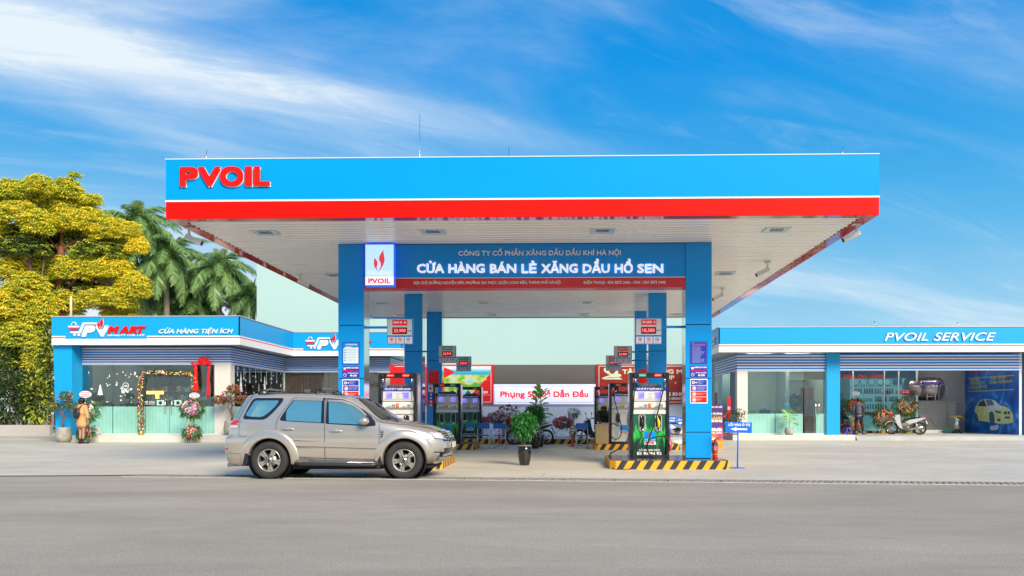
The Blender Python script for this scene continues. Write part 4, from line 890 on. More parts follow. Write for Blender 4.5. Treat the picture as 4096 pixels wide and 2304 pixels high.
# louvers
def louvers(p, q, z0, z1, n_, parent, org, nn=None):
 p, q = Vector((*p, 0)), Vector((*q, 0)); d = (q - p); Ln = d.length; d.normalize(); nn = Vector((d.y, -d.x, 0)); a = math.atan2(d.y, d.x)
 k = MB(); k.box(0, Ln, 0.012, .06, z0, z1); o_ = k.build('louver_backing', slat_blue, parent); o_.location = (p.x - org[0], p.y - org[1], -org[2]); o_.rotation_euler = (0, 0, a)
 k = MB(); pt = (z1 - z0) / n_; k.box(0, Ln, -.02, .011, -pt * .21, pt * .21); me = k.mesh('louver_slat', M['white'])
 for i in range(n_):
  inst('louver_slat', me, parent, (p.x - org[0], p.y - org[1], z0 + pt * (.3 + i) - org[2]), (0, 0, a))
lz0, lz1 = gt, Z(1387, YW, 600)
louvers((X(318, YW), YW), (WXs + .02, YW), lz0, lz1, 7, mart, OM)
louvers((WXs, YW), (WXs, YCW), lz0, lz1, 7, mart, OM)
louvers((WXs, YCW), (FXC - .8, YCW), lz0, lz1, 7, mart, OM)
louvers((FXC - .8, YCW), (FXC - .8, YC + 5), lz0, lz1, 7, mart, OM)
# corner column and far columns
m = MB(); m.box(X(859, YW), WXs, YW - .03, YW + .45, pf, gt); m.build('corner_column', M['cream'], mart, OM)
m = MB(); m.box(WXs, WXs + .02 + X(1137, YCW) - WXs, YCW - .03, YCW + .3, pf, gt); m.build('corner_column', M['cream'], mart, OM)
m = MB(); m.box(X(1512, YCW), FXC - .78, YCW - .04, YCW + .3, pf, gt); m.build('end_column', M['cream'], mart, OM)
# glazing of the front
gx = [X(u, YW) for u in (325, 451, 553, 582, 677, 776, 859)]
zfr = Z(1626, YW, 600); names = ['pane', 'pane', 'pane', 'door', 'door', 'pane']
m = MB(); m.box(gx[0] - .06, gx[0], YW - .02, YW + .06, pf, gt); m.box(gx[0], gx[-1], YW - .02, YW + .06, pf, pf + .05); m.box(gx[0], gx[-1], YW - .01, YW + .04, gt - .04, gt); m.build('window_frame', alu, mart, OM)
panes = []
for i in range(6):
 k = MB(); k.box(gx[i] + .008, gx[i + 1] - .008, YW, YW + .012, pf + .05, gt - .04); pn = k.build('glass_door' if names[i] == 'door' else 'glass_pane', shopglass, mart, OM); panes.append(pn)
 k = MB(); k.box(gx[i] + .012, gx[i + 1] - .012, YW - .004, YW - .001, pf + .05, zfr); k.build('frosted_film', frosted, pn, OM)
for i, s in ((3, -1), (4, 1)):
 xx = gx[4] + s * .14; k = MB(); k.tube([(xx, YW - .07, Z(1592, YW)), (xx, YW - .07, Z(1654, YW))], .022, 8); k.build('door_handle', M['chrome'], panes[i], OM)
 k = MB(); k.box(gx[4] + s * (.42 if s > 0 else .62), gx[4] + s * (.62 if s > 0 else .42) if False else gx[4] + s * .42 + (.2 if s > 0 else -.2) * (1), YW - .005, YW - .002, Z(1622, YW), Z(1600, YW)) if False else None
 k = MB(); xc = gx[4] + s * .38; k.box(xc - .16, xc + .16, YW - .005, YW - .002, Z(1621, YW), Z(1600, YW)); st = k.build('door_sticker', mat('sticker_green', (.45, .70, .58), .5), panes[i], OM)
 k = MB(); k.disc((xc, YW - .005, Z(1611, YW)), .08, (0, -1, 0), .002, 12); k.build('sticker_symbol', M['ink'], st, OM)
 k = MB(); text(k, ('MỞ CỬA' if s < 0 else 'GIỜ MỞ CỬA'), (xc + s * .48, YW, Z(1611, YW)), .07, .5, align='C', bold=.03); text(k, '6:00-22:00', (xc + s * .48, YW, Z(1618, YW)), .06, .45, align='C'); k.build('opening_hours', M['txt_white'], panes[i], OM)
# side glazing (faces +X)
sy = [YW + .45, 38.9, 40.6, 42.3, YCW - .1]
for i in range(4):
 k = MB(); k.box(WXs - .02, WXs - .008, sy[i] + .01, sy[i + 1] - .01, pf + .05, gt - .03); pn = k.build('glass_pane', shopglass, mart, OM); panes.append(pn)
 k = MB(); k.box(WXs - .006, WXs - .003, sy[i] + .01, sy[i + 1] - .01, pf + .05, zfr); k.build('frosted_film', mat('frost_plain', (.40, .62, .52), .3), pn, OM)
k = MB(); k.box(WXs - .05, WXs, YW + .43, YCW, pf, pf + .05); k.box(WXs - .05, WXs, YW + .43, YCW, gt - .03, gt); k.build('window_frame', alu, mart, OM)
# far front: brown timber blind behind glass
cxs = [X(u, YCW) for u in (1139, 1232, 1314, 1400, 1512)]
brown_bl = mat('brown_blind', (.36, .13, .085), .45, var=.2, vs_=2, stretch=(.3, 1, 18))
for i in range(4):
 k = MB(); k.box(cxs[i] + .01, cxs[i + 1] - .01, YCW, YCW + .012, pf + .05, gt - .03); pn = k.build('glass_pane', shopglass, mart, OM)
k = MB(); k.box(cxs[0], cxs[-1], YCW + .25, YCW + .3, pf, gt); k.build('roller_blind', brown_bl, mart, OM)
k = MB()
for i in range(22): k.box(cxs[0], cxs[-1], YCW + .22, YCW + .25, pf + .06 + i * .135, pf + .06 + i * .135 + .09)
k.build('blind_slats', brown_bl, mart, OM, kind='stuff')
k = MB(); k.box(cxs[0] - .05, cxs[0], YCW - .02, YCW + .06, pf, gt); k.box(cxs[0], cxs[-1], YCW - .01, YCW + .05, pf, pf + .05); k.box(cxs[0], cxs[-1], YCW - .01, YCW + .05, gt - .03, gt); k.build('window_frame', alu, mart, OM)
k = MB(); k.box(cxs[1] - .18, cxs[1] + .12, YCW - .03, YCW - .005, 2.35, 2.52); k.build('lock_plate', M['steel'], mart, OM)
# interior
k = MB(); k.box(X(213, 37.3), WXs - .1, 44.4, 44.5, pf, FB); k.build('interior_wall', dark_in, mart, OM)
k = MB(); k.box(pl0 + .3, pl0 + .4, YW + .5, 44.4, pf, FB); k.build('interior_wall', grey_in, mart, OM)
k = MB(); k.box(pl0 + .4, WXs - .1, YW + .1, 44.4, FB - .25, FB - .2); k.build('interior_ceiling', mat('interior_ceiling', (.16, .17, .17), .8), mart, OM)
k = MB(); k.box(pl0 + .4, WXs - .1, YW + .1, 44.4, pf, pf + .012); k.build('interior_floor', mat('interior_floor', (.22, .22, .21), .3), mart, OM)
k = MB(); k.box(FX0 + .1, FXC - .85, YC + 4.9, YC + 5.0, gy, FT - .12); k.box(FX0 + .1, FX0 + .2, YW + .6, YC + 4.9, gy, FT - .12); k.box(FXC - .85, FXC - .79, YC + 1.32, YC + 4.9, gy, gt); k.build('rear_wall', M['cream'], mart, OM)
# lit counter inside
cx0, cx1 = X(588, 40.5), X(655, 40.5)
ct = thing('service_counter', 'dark shop counter with warm glowing edge light behind the glass doors', 'counter', ((cx0 + cx1) / 2, 40.6, pf + .012)); oc = tuple(ct.location)
warm = mat('warm_led_strip', (1, .6, .2), .5, emit=(1.0, .50, .08), es=2.4)
k = MB(); k.box(cx0, cx1 + .8, 40.5, 41.2, pf + .012, pf + 1.15); k.build('body', M['brown_wood'], ct, oc)
k = MB(); k.box(cx0, cx1, 40.44, 40.5, Z(1576, 40.5), Z(1563, 40.5)); k.box(X(620, 40.4), X(633, 40.4), 40.44, 40.495, Z(1594, 40.5), Z(1576, 40.5)); k.build('light_strip', warm, ct, oc)
rr = random.Random(5)
goods = [mat('goods_%s' % n_, c_, .5) for n_, c_ in (('red', (.5, .05, .05)), ('yellow', (.6, .45, .08)), ('white', (.6, .6, .58)), ('teal', (.05, .35, .4)), ('orange', (.65, .22, .04)))]
for si, (u0, u1, yy) in enumerate(((345, 440, 43.2), (600, 690, 43.6), (700, 830, 43.4))):
 x0, x1 = X(u0, yy), X(u1, yy)
 sh = thing('display_shelf', ('shop shelf at the left behind the snow stickers', 'shop shelf behind the glowing counter', 'shop shelf seen between the red ribbons')[si], 'shelf', ((x0 + x1) / 2, yy, pf + .012)); os_ = tuple(sh.location)
 k = MB(); k.box(x0, x1, yy + .35, yy + .4, pf + .012, pf + 2.1); k.build('back_panel', M['grey'], sh, os_)
 for j in range(5): k = MB(); k.box(x0, x1, yy, yy + .35, pf + .3 + j * .42, pf + .33 + j * .42); k.build('shelf_board', M['grey'], sh, os_)
 for j in range(5):
  k = MB(); xx = x0 + .05
  while xx < x1 - .12: w_ = rr.uniform(.06, .14); k.box(xx, xx + w_ * .9, yy + .08, yy + .3, pf + .332 + j * .42, pf + .332 + j * .42 + rr.uniform(.14, .3), rr.randrange(5)); xx += w_
  tag(k.build('packed_goods', goods, None, (0, 0, 0)), 'rows of small colourful packets on shop shelf board %s of the %s shelf' % (('lowest', 'second', 'middle', 'fourth', 'top')[j], ('leftmost', 'counter', 'right hand')[si]), 'goods', None, 'stuff')
# snow stickers on the glass
stk = mat('white_sticker', (.80, .84, .84), .6)
def fir(k, c, h, w_):
 P = []
 for i in range(4): P.append((w_ * (.5 - i * .1), h * (.06 + i * .235))); P.append((w_ * (.28 - i * .08), h * (.06 + i * .235 + .17)) if i < 3 else (0, h))
 P = P[:7] + [(0, h)] + [(-a, b_) for a, b_ in P[:7][::-1]]; k.prism(P, c, (1, 0, 0), (0, 0, 1), (0, -.002, 0)); k.box(c[0] - w_ * .06, c[0] + w_ * .06, c[1] - .002, c[1], c[2], c[2] + h * .07)
def blob(k, c, r, n_=6):
 P = [(math.cos(2 * PI * i / (2 * n_)) * r * (1 if i % 2 else .45), math.sin(2 * PI * i / (2 * n_)) * r * (1 if i % 2 else .45)) for i in range(2 * n_)]; k.prism(P, c, (1, 0, 0), (0, 0, 1), (0, -.002, 0))
ys2 = YW - .002
def stick(name, fn, pn):
 k = MB(); fn(k); k.build(name, stk, pn, OM)
for u, v, h in ((401, 1582, 46), (466, 1543, 18), (355, 1494, 10), (438, 1508, 11), (492, 1492, 9)):
 stick('tree_sticker', lambda k: fir(k, (X(u, ys2), ys2, Z(v, ys2, u)), h / 3490 * YW, h * .55 / 3490 * YW), panes[0 if u < 451 else 1])
rs = random.Random(9)
for i in range(34):
 u = rs.uniform(345, 548); v = rs.uniform(1490, 1620)
 if 380 < u < 420 and v > 1530: continue
 r = rs.choice((3.0, 3.6, 5.2)) / 3490 * YW
 stick('snowflake_sticker', lambda k: blob(k, (X(u, ys2), ys2, Z(v, ys2, u)), r, 6), panes[0 if u < 451 else 1])
def santa(k):
 c = lambda u, v: (X(u, ys2), ys2, Z(v, ys2, u)); s = YW / 3490
 for u, v, r in ((493, 1566, 8), (501, 1560, 7), (487, 1553, 5), (510, 1566, 5), (519, 1558, 4.5), (526, 1556, 3.5)): k.disc(c(u, v), r * s, (0, -1, 0), .002, 12)
 k.disc(c(503, 1543), 13 * s, (0, -1, 0), .002, 20, r0=11 * s); k.box(X(496, ys2), X(511, ys2), ys2 - .002, ys2, Z(1545, ys2), Z(1543, ys2)); k.box(X(495, ys2), X(510, ys2), ys2 - .002, ys2, Z(1541, ys2), Z(1539, ys2))
stick('sleigh_sticker', santa, panes[1])
for i in range(46):
 yy = rs.uniform(YW + .6, YCW - .3); zz = rs.uniform(1.9, 3.3); j = 6 + min(3, max(0, [q for q in range(4) if sy[q] <= yy][-1] if yy > sy[0] else 0))
 k = MB(); h_ = rs.uniform(.03, .07); k.prism([(-.04, 0), (0, -h_), (.04, 0), (0, h_)], (WXs - .004, yy, zz), (0, 1, 0), (0, 0, 1), (.002, 0, 0)); k.build('drop_sticker', stk, panes[j], OM)
for yy in (38.2, 41.3):
 k = MB(); P = [(-.2, 0), (.2, 0), (.1, .25), (.14, .25), (.05, .5), (.09, .5), (0, .85), (-.09, .5), (-.05, .5), (-.14, .25), (-.1, .25)]; k.prism(P, (WXs - .004, yy, 2.25), (0, 1, 0), (0, 0, 1), (.002, 0, 0)); k.build('tree_sticker', stk, panes[6 if yy < 39 else 8], OM)
for i in range(8):
 yy = YW + .8 + i * .75; j = 6 + min(3, [q for q in range(4) if sy[q] <= yy][-1]); k = MB(); k.box(WXs - .004, WXs - .002, yy - .012, yy + .012, gt - .35 - (i % 3) * .12, gt - .05); k.prism([(-.05, -.12), (0, -.2), (.05, -.12), (0, 0)], (WXs - .004, yy, gt - .32 - (i % 3) * .12), (0, 1, 0), (0, 0, 1), (.002, 0, 0)); k.build('pendant_sticker', stk, panes[j], OM)
# tube lights added under the ceilings to brighten shop, office and garage
tube = mat('added_tube_light', (.9, .9, .9), .5, emit=(1, .95, .84), es=13)
def lights(par, org, x0, x1, ys, z, n_):
 for i in range(n_):
  for y in ys: xx = x0 + (x1 - x0) * (i + .5) / n_; k = MB(); k.box(xx - .55, xx + .55, y - .06, y + .06, z - .05, z); k.build('added_tube_light', tube, par, org)
lights(mart, OM, pl0 + .5, WXs - .3, (38.6, 41.8), FB - .251, 3)
# signs on the fascia
def mart_logo(par, org, o, s, right=True):
 """cart, PV, flame, MART; o = left-bottom of the logo block, s = metres per source pixel of the drawing"""
 y = o[1]; P = lambda a, b_: (o[0] + a * s, y, o[2] + b_ * s); T = .05; wht = M['white_g']
 def poly(name, pts, m_, th=T, parent=par):
  k = MB(); k.prism([(a * s, b_ * s) for a, b_ in pts], (o[0], y, o[2]), (1, 0, 0), (0, 0, 1), (0, -th, 0)); return k.build(name, m_, parent, org)
 poly('logo_cart_rim', [(0, 44), (46, 44), (44, 38), (2, 38)], wht)
 poly('logo_cart_band', [(4, 34), (42, 34), (40, 27), (6, 27)], stripe_red)
 poly('logo_cart_base', [(8, 22), (38, 22), (44, 15), (11, 15)], wht)
 poly('logo_cart_handle', [(38, 22), (45, 15), (52, 15), (66, 50), (118, 50), (114, 57), (60, 57), (45, 22)], wht)
 k = MB(); k.tube([(o[0] + (23 + 10 * math.cos(a)) * s, y - .03, o[2] + (46 + 13 * math.sin(a)) * s) for a in [PI * i / 10 for i in range(11)]], 1.8 * s, 6); k.build('logo_bag_loop', wht, par, org)
 for a in (27, 44): k = MB(); k.disc(P(a, 9), 5 * s, (0, -1, 0), T, 12); k.build('logo_wheel', wht, par, org)
 k = MB(); text(k, 'P', P(56, 4), 39 * s, 52 * s, ext=T, off=0, bold=.06, shear=.28); k.build('logo_letter', wht, par, org)
 k = MB(); text(k, 'V', P(112, 4), 39 * s, 52 * s, ext=T, off=0, bold=.06, shear=.0); k.build('logo_letter', wht, par, org)
 k = MB(); flame(k, P(131, 30), 44 * s, th=.06, off=.05); k.build('logo_flame', M['txt_red'], par, org)
 k = MB(); flame(k, (P(131, 30)[0], y, P(131, 28)[2]), 47 * s, th=.03, off=.03); k.build('logo_flame_edge', wht, par, org)
 if right:
  for j, ch_ in enumerate('MART'):
   k = MB(); text(k, ch_, P(159 + [0, 48, 86, 119][j], 15), 26 * s, [46, 36, 32, 35][j] * s, ext=T, off=0, bold=.06, shear=.28); k.build('logo_letter', M['txt_red'], par, org)
  k = MB(); text(k, 'QUALITY FOR LIFE', P(158, 4), 6.5 * s, 150 * s, ext=.02, off=0, bold=.03, shear=.2); k.build('logo_motto', wht, par, org)
def sign_letters(par, org, words, o, h, w_, ux=(1, 0, 0), ext=.06, bold=.0, shear=.3, m_=None, name='sign_letter'):
 """one mesh per letter"""
 full = ' '.join(words) if isinstance(words, (list, tuple)) else words
 bold_=bold; bold=0.0; v, f = text_raw(full, bold, shear); x0 = min(a[0] for a in v); x1 = max(a[0] for a in v); sx = w_ / (x1 - x0); cur = ''
 for i, ch_ in enumerate(full):
  if ch_ == ' ': continue
  vv, ff = text_raw(full[:i + 1], bold, shear); cv, cf = text_raw(ch_, bold, shear)
  xr = max(a[0] for a in vv); cw = max(a[0] for a in cv) - min(a[0] for a in cv)
  k = MB(); oo = Vector(o) + Vector(ux) * ((xr - cw - x0) * sx); text(k, ch_, oo, h, cw * sx, ux=ux, ext=ext, off=0, bold=bold_, shear=shear); k.build(name, m_ or M['white_g'], par, org)
s1 = YF / 3490; zb_ = Z(1346, YF, 450)
logo = thing('shop_logo_sign', 'raised cart logo with white and red letters on the front fascia of the left shop', 'sign', (X(274, YF), YF - .005, zb_)); ol = tuple(logo.location); mart_logo(logo, ol, (X(274, YF), YF - .005, zb_ - 2 * s1), s1 * 1.02)
k = thing('shop_name_sign', 'white slanted raised lettering beside the cart logo on the left shop', 'sign', (X(640, YF), YF, Z(1334, YF, 640))); ol = tuple(k.location)
sign_letters(k, ol, 'CỬA HÀNG TIỆN ÍCH', (X(637, YF), YF - .002, Z(1334, YF, 640)), 17 * s1, 303 * s1, bold=.015, shear=.28)
logo2 = thing('shop_logo_sign', 'smaller shopping cart logo on the rear fascia, partly hidden by the blue column', 'sign', (X(1222, YC), YC - .005, Z(1398, YC, 1222))); ol = tuple(logo2.location); s2 = YC / 3490
mart_logo(logo2, ol, (X(1222, YC), YC - .005, Z(1399, YC, 1222)), s2 * .86)
# small things on that roof
k = MB(); k.tube([(0, 0, 0), (0, 0, 1.0)], .05, 6); tag(k.build('roof_pipe', mat('cream_pipe', (.7, .55, .35), .5), loc=(X(284, 37), 37, FT + .0)), 'short cream pipe standing on the left shop roof', 'pipe')

# ================================================================== BACK WALL, SCREENS, TALL PALE BUILDING
YB = 43.0
wl = thing('boundary_wall', 'pale lavender wall behind the forecourt below the billboards', 'wall', (X(2200, YB), YB + .2, 0)); ow = tuple(wl.location)
k = MB(); k.box(X(1560, YB), X(2860, YB), YB + .1, YB + .35, 0, Z(1459, YB)); k.build('wall_face', mat('lavender_wall', (.47, .53, .64), .7, var=.04, vs_=.5), wl, ow)
def panel(x0, x1, z0, z1, y, m_, name, par, org, d=.05): k = MB(); k.box(x0, x1, y - d, y, z0, z1); return k.build(name, m_, par, org)
zt_, zb_ = Z(1458, YB), Z(1616.5, YB)
# left billboard
x0, x1 = X(1560, YB), X(1975, YB)
bbd = thing('billboard', 'red framed billboard with a bright aerial landscape left of the slogan screen', 'billboard', ((x0 + x1) / 2, YB, zb_)); ob = tuple(bbd.location)
brr = mat('billboard_red', (.80, .012, .015), .45); panel(x0, x1, zb_, zt_, YB + .1, brr, 'board', bbd, ob, .1)
fy = YB - .006
def land_mat():
 m = bpy.data.materials.new('aerial_landscape_print'); m.use_nodes = True; n = m.node_tree; b = n.nodes['Principled BSDF']
 t = N(n, 'ShaderNodeTexCoord'); sp = N(n, 'ShaderNodeSeparateXYZ'); n.links.new(t.outputs['Object'], sp.inputs[0])
 no = N(n, 'ShaderNodeTexNoise'); no.inputs['Scale'].default_value = 1.3; no.inputs['Detail'].default_value = 8; mp = N(n, 'ShaderNodeMapping'); mp.inputs['Scale'].default_value = (1, 1, 2.2); n.links.new(t.outputs['Object'], mp.inputs[0]); n.links.new(mp.outputs[0], no.inputs['Vector'])
 cr = N(n, 'ShaderNodeValToRGB'); n.links.new(no.outputs[0], cr.inputs[0]); e = cr.color_ramp.elements; e[0].position = .32; e[0].color = (.10, .62, .80, 1); e[1].position = .68; e[1].color = (.10, .45, .06, 1)
 for p_, c_ in ((.42, (.55, .80, .72)), (.50, (.65, .66, .12)), (.57, (.14, .55, .05))): q = e.new(p_); q.color = (*c_, 1)
 c2_ = N(n, 'ShaderNodeValToRGB'); mr = N(n, 'ShaderNodeMapRange'); mr.inputs[1].default_value = .05; mr.inputs[2].default_value = 1.85; n.links.new(sp.outputs[2], mr.inputs[0]); n.links.new(mr.outputs[0], c2_.inputs[0]); e = c2_.color_ramp.elements; e[0].position = .76; e[0].color = (0, 0, 0, 1); e[1].position = .79; e[1].color = (1, 1, 1, 1)
 c3_ = N(n, 'ShaderNodeValToRGB'); n.links.new(mr.outputs[0], c3_.inputs[0]); e = c3_.color_ramp.elements; e[0].position = .76; e[0].color = (.02, .36, .55, 1); e[1].position = .97; e[1].color = (.72, .85, .95, 1); q = e.new(.86); q.color = (.03, .48, .66, 1)
 mx_ = N(n, 'ShaderNodeMix', data_type='RGBA'); n.links.new(c2_.outputs[0], mx_.inputs[0]); n.links.new(cr.outputs[0], mx_.inputs[6]); n.links.new(c3_.outputs[0], mx_.inputs[7]); n.links.new(mx_.outputs[2], b.inputs['Base Color'])
 return m
c = lambda u, v: (X(u, fy), Z(v, fy, u))
k = MB(); k.prism([c(1770, 1466), c(1964, 1466), c(1964, 1490), c(1915, 1548), c(1870, 1592), c(1770, 1592), c(1740, 1560), c(1745, 1530), c(1822, 1488)], (0, fy, 0), (1, 0, 0), (0, 0, 1), (0, -.004, 0)); k.build('landscape_picture', land_mat(), bbd, ob)
wt = M['txt_white']; k = MB(); k.box(X(1580, fy), X(1964, fy), fy - .008, fy, Z(1466, fy), Z(1464, fy)); k.box(X(1963, fy), X(1965, fy), fy - .008, fy, Z(1608, fy), Z(1490, fy)); k.box(X(1880, fy), X(1965, fy), fy - .008, fy, Z(1609, fy), Z(1607, fy)); k.build('white_outline', wt, bbd, ob)
k = MB(); text(k, 'GROW', (X(1918, fy), fy, Z(1574, fy)), .12, .42, bold=.05); text(k, 'VÌ TƯƠNG LAI', (X(1918, fy), fy, Z(1581, fy)), .035, .50); k.build('slogan_text', wt, bbd, ob)
k = MB(); k.prism([c(1852, 1590), c(1872, 1560), c(1900, 1590)], (0, fy - .004, 0), (1, 0, 0), (0, 0, 1), (0, -.003, 0)); k.build('rig_picture', mat('dark_teal_print', (.02, .14, .14), .5), bbd, ob)
k = MB()
for u, v, w_, h in ((1828, 1514, 3, 12), (1833, 1512, 3, 14), (1878, 1515, 3, 16), (1890, 1520, 3, 18), (1868, 1530, 3, 12), (1905, 1525, 26, 6), (1925, 1520, 22, 5), (1912, 1512, 18, 4)): k.box(X(u, fy), X(u + w_, fy), fy - .007, fy - .0045, Z(v, fy), Z(v - h * .6, fy))
k.build('plant_picture', mat('pale_yellow_print', (.72, .68, .38), .5), bbd, ob, kind='stuff')
# grey panel and slogan screen
x0, x1 = X(1976.5, YB), X(2379, YB)
k = MB(); k.box(x0, x1, YB - .03, YB + .1, Z(1535, YB), Z(1459, YB)); tag(k.build('blank_screen', mat('grey_screen_panel', (.115, .11, .105), .55, var=.04, vs_=2), None, loc=(0, 0, 0)), 'plain dark grey blank screen panel mounted above the slogan screen', 'panel')
scn = thing('slogan_screen', 'lit white screen with bold red slogan lettering in the centre of the back wall', 'screen', ((x0 + x1) / 2, YB, zb_)); os2 = tuple(scn.location); x0 = X(1975.5, YB); x1 = X(2382, YB)
k = MB(); k.box(x0, x1, YB - .02, YB + .1, zb_, Z(1537, YB)); k.build('screen_face', mat('screen_white', (.74, .78, .92), .5, emit=(.72, .78, 1.0), es=.28), scn, os2)
fy = YB - .02; rl2 = mat('led_crimson', (.85, .02, .03), .5, emit=(.9, .02, .03), es=.35); lr = mat('thin_red_line', (.55, .15, .25), .5)
k = MB(); a, b_, cc, d = X(1979, fy), X(2373, fy), Z(1609.5, fy), Z(1544, fy)
k.box(a, b_, fy - .004, fy, cc - .008, cc + .008); k.box(a, b_, fy - .004, fy, d - .008, d + .008); k.box(a - .008, a + .008, fy - .004, fy, cc + .008, d - .008); k.box(b_ - .008, b_ + .008, fy - .004, fy, cc + .008, d - .008); k.build('border_line', lr, scn, os2)
for wd, u0, u1 in (('Phụng', 2001, 2099.5), ('Sự', 2111, 2149), ('Để', 2162, 2202), ('Dẫn', 2214, 2276.5), ('Đầu', 2289, 2353)):
 k = MB(); text(k, wd, (X(u0, fy), fy, Z(1587.5, fy, u0)), 21.5 / 3490 * YB, X(u1, fy) - X(u0, fy), bold=.035, off=.004); k.build('slogan_word', rl2, scn, os2)
# right billboard
x0, x1 = X(2382, YB), X(2800, YB)
bb2 = thing('billboard', 'dark red billboard with pale green leaping animal emblem on the right of the back wall', 'billboard', ((x0 + x1) / 2, YB, zb_)); ob = tuple(bb2.location)
k = MB(); k.box(x0, x1, YB - .01, YB + .1, zb_, zt_); k.build('board', mat('maroon_gradient', (.20, .012, .012), .45, vs_=.6, rgb2=(.48, .03, .015)), bb2, ob)
fy = YB - .011; pg = mat('pale_green_print', (.62, .74, .50), .5)
k = MB(); P = [c(u, v) for u, v in ((2407, 1512), (2425, 1505), (2440, 1500), (2428, 1494), (2416, 1485), (2415, 1475), (2424, 1470), (2433, 1476), (2438, 1488), (2444, 1496), (2456, 1494), (2466, 1480), (2474, 1484), (2470, 1492), (2486, 1500), (2484, 1506), (2470, 1508), (2455, 1511), (2444, 1509), (2432, 1510), (2422, 1516), (2410, 1516))]; k.prism(P, (0, fy, 0), (1, 0, 0), (0, 0, 1), (0, -.006, 0)); k.build('animal_emblem', pg, bb2, ob)
k = MB(); P = [c(u, v) for u, v in ((2415, 1518), (2491, 1518), (2476, 1509), (2455, 1513), (2440, 1511), (2425, 1513))]; k.prism(P, (0, fy, 0), (1, 0, 0), (0, 0, 1), (0, -.006, 0)); k.build('rock_emblem', pg, bb2, ob)
k = MB(); text(k, 'TÂN HOÀNG MINH', (X(2489, fy), fy, Z(1494.5, fy)), 15.5 / 3490 * YB, X(2790, fy) - X(2489, fy), bold=.04); text(k, 'GROUP', (X(2600, fy), fy, Z(1518, fy)), 15 / 3490 * YB, X(2697, fy) - X(2600, fy), bold=.04); k.build('company_text', pg, bb2, ob)
k = MB(); text(k, 'CHỨNG KHOÁN', (X(2600, fy), fy, Z(1583, fy)), 13 / 3490 * YB, 2.1, bold=.05); text(k, 'HOTLINE: 02435777808', (X(2622, fy), fy, Z(1598, fy)), 8 / 3490 * YB, 1.72, bold=.05); k.build('hotline_text', wt, bb2, ob)
k = MB(); blob(k, (X(2702, fy), fy, Z(1532, fy)), .07, 5); k.build('star_emblem', mat('gold_print', (.7, .5, .2), .5), bb2, ob)
k = MB(); lw = .012; a, b_, cc, d = X(2396, fy), X(2790, fy), zb_ + .1, zt_ - .09
k.box(a, b_, fy - .004, fy, cc - lw, cc + lw); k.box(a, b_, fy - .004, fy, d - lw, d + lw); k.box(a - lw, a + lw, fy - .004, fy, cc + lw, d - lw); k.build('border_line', wt, bb2, ob)
# tall pale building
YT = 52.0
tb = thing('tall_pale_building', 'tall plain mint white building rising behind the station and the back wall', 'building', (X(1700, YT), YT + 4, gz(YT))); ot = tuple(tb.location)
mint = mat('mint_plaster', (.37, .54, .53), .8, var=.015, vs_=.15)
k = MB(); k.box(X(1027, YT), X(2815, YT), YT, YT + 9, gz(YT), 11.6); k.build('wall', mint, tb, ot)
k = MB(); k.box(X(1027, YT) - .05, X(2815, YT) + .05, YT - .05, YT + 9.05, 11.6, 11.75); k.build('roof', M['cream'], tb, ot)

# ================================================================== SERVICE BUILDING RIGHT
YS, YSW = 38.6, 39.6; gs = gz(39.5)
svc = thing('service_building', 'blue and white service building on the right with glass office and open garage', 'building', (14.5, 41, gs)); OS = tuple(svc.location)
SX0 = X(2875.5, YS); SX1 = 26.0; ST, SB = Z(1309, YS, 3300), Z(1408, YS, 3300); WL = X(2948, YSW)
fascia_run((SX0, YC + 6), (SX0, YS), .1, svc, OS, z=(ST, SB)); fascia_run((SX0, YS), (SX1, YS), .1, svc, OS, z=(ST, SB))
k = MB(); k.box(SX0 + .05, SX1, YS + .05, 49, ST - .12, ST - .02); k.build('roof', M['cream'], svc, OS)
k = MB(); k.box(SX0 + .05, SX1, YS + .05, 49, SB + .02, SB + .05); k.build('soffit', soffit, svc, OS)
sgt = Z(1483, YSW, 3200); spf = CH - (1740 - CV) / 3490 * 38.75
sl0, sl1 = sgt, Z(1416, YSW, 3200)
p0, p1 = X(3306.6, YSW - .15), X(3360, YSW - .15); q0 = X(4068, YSW - .15)
louvers((WL, 48), (WL, YSW), sl0, sl1, 6, svc, OS); louvers((WL, YSW), (p0, YSW), sl0, sl1, 6, svc, OS); louvers((p1, YSW), (q0 + .3, YSW), sl0, sl1, 6, svc, OS)
k = MB(); k.box(p0, p1, YSW - .15, YSW + .4, spf, SB); k.build('blue_pillar', M['sky_blue'], svc, OS)
k = MB(); k.box(q0 + .35, SX1, YSW - .1, YSW + .4, spf - .02, SB); k.build('blue_pillar', M['blue'], svc, OS)
k = MB(); k.box(WL, X(2990, YSW), YSW - .04, YSW + .4, spf, sgt); k.build('corner_column', M['cream'], svc, OS)
k = MB(); k.box(X(2850, YSW) + .75, p1 + .45, 38.75, 48, gs - .1, spf); k.build('step', M['stone'], svc, OS, bevel=.01)
k = MB(); P = [(38.75 - .25, gs - .05), (38.75 + .1, spf - .05), (39.2, spf - .008), (48, spf - .008), (48, gs - .1), (38.5, gs - .1)]; k.prism(P, (p1 + .5, 0, 0), (0, 1, 0), (0, 0, 1), (SX1 - p1, 0, 0)); k.build('garage_floor', mat('garage_concrete', (.42, .43, .42), .55, var=.15, vs_=.8), svc, OS)
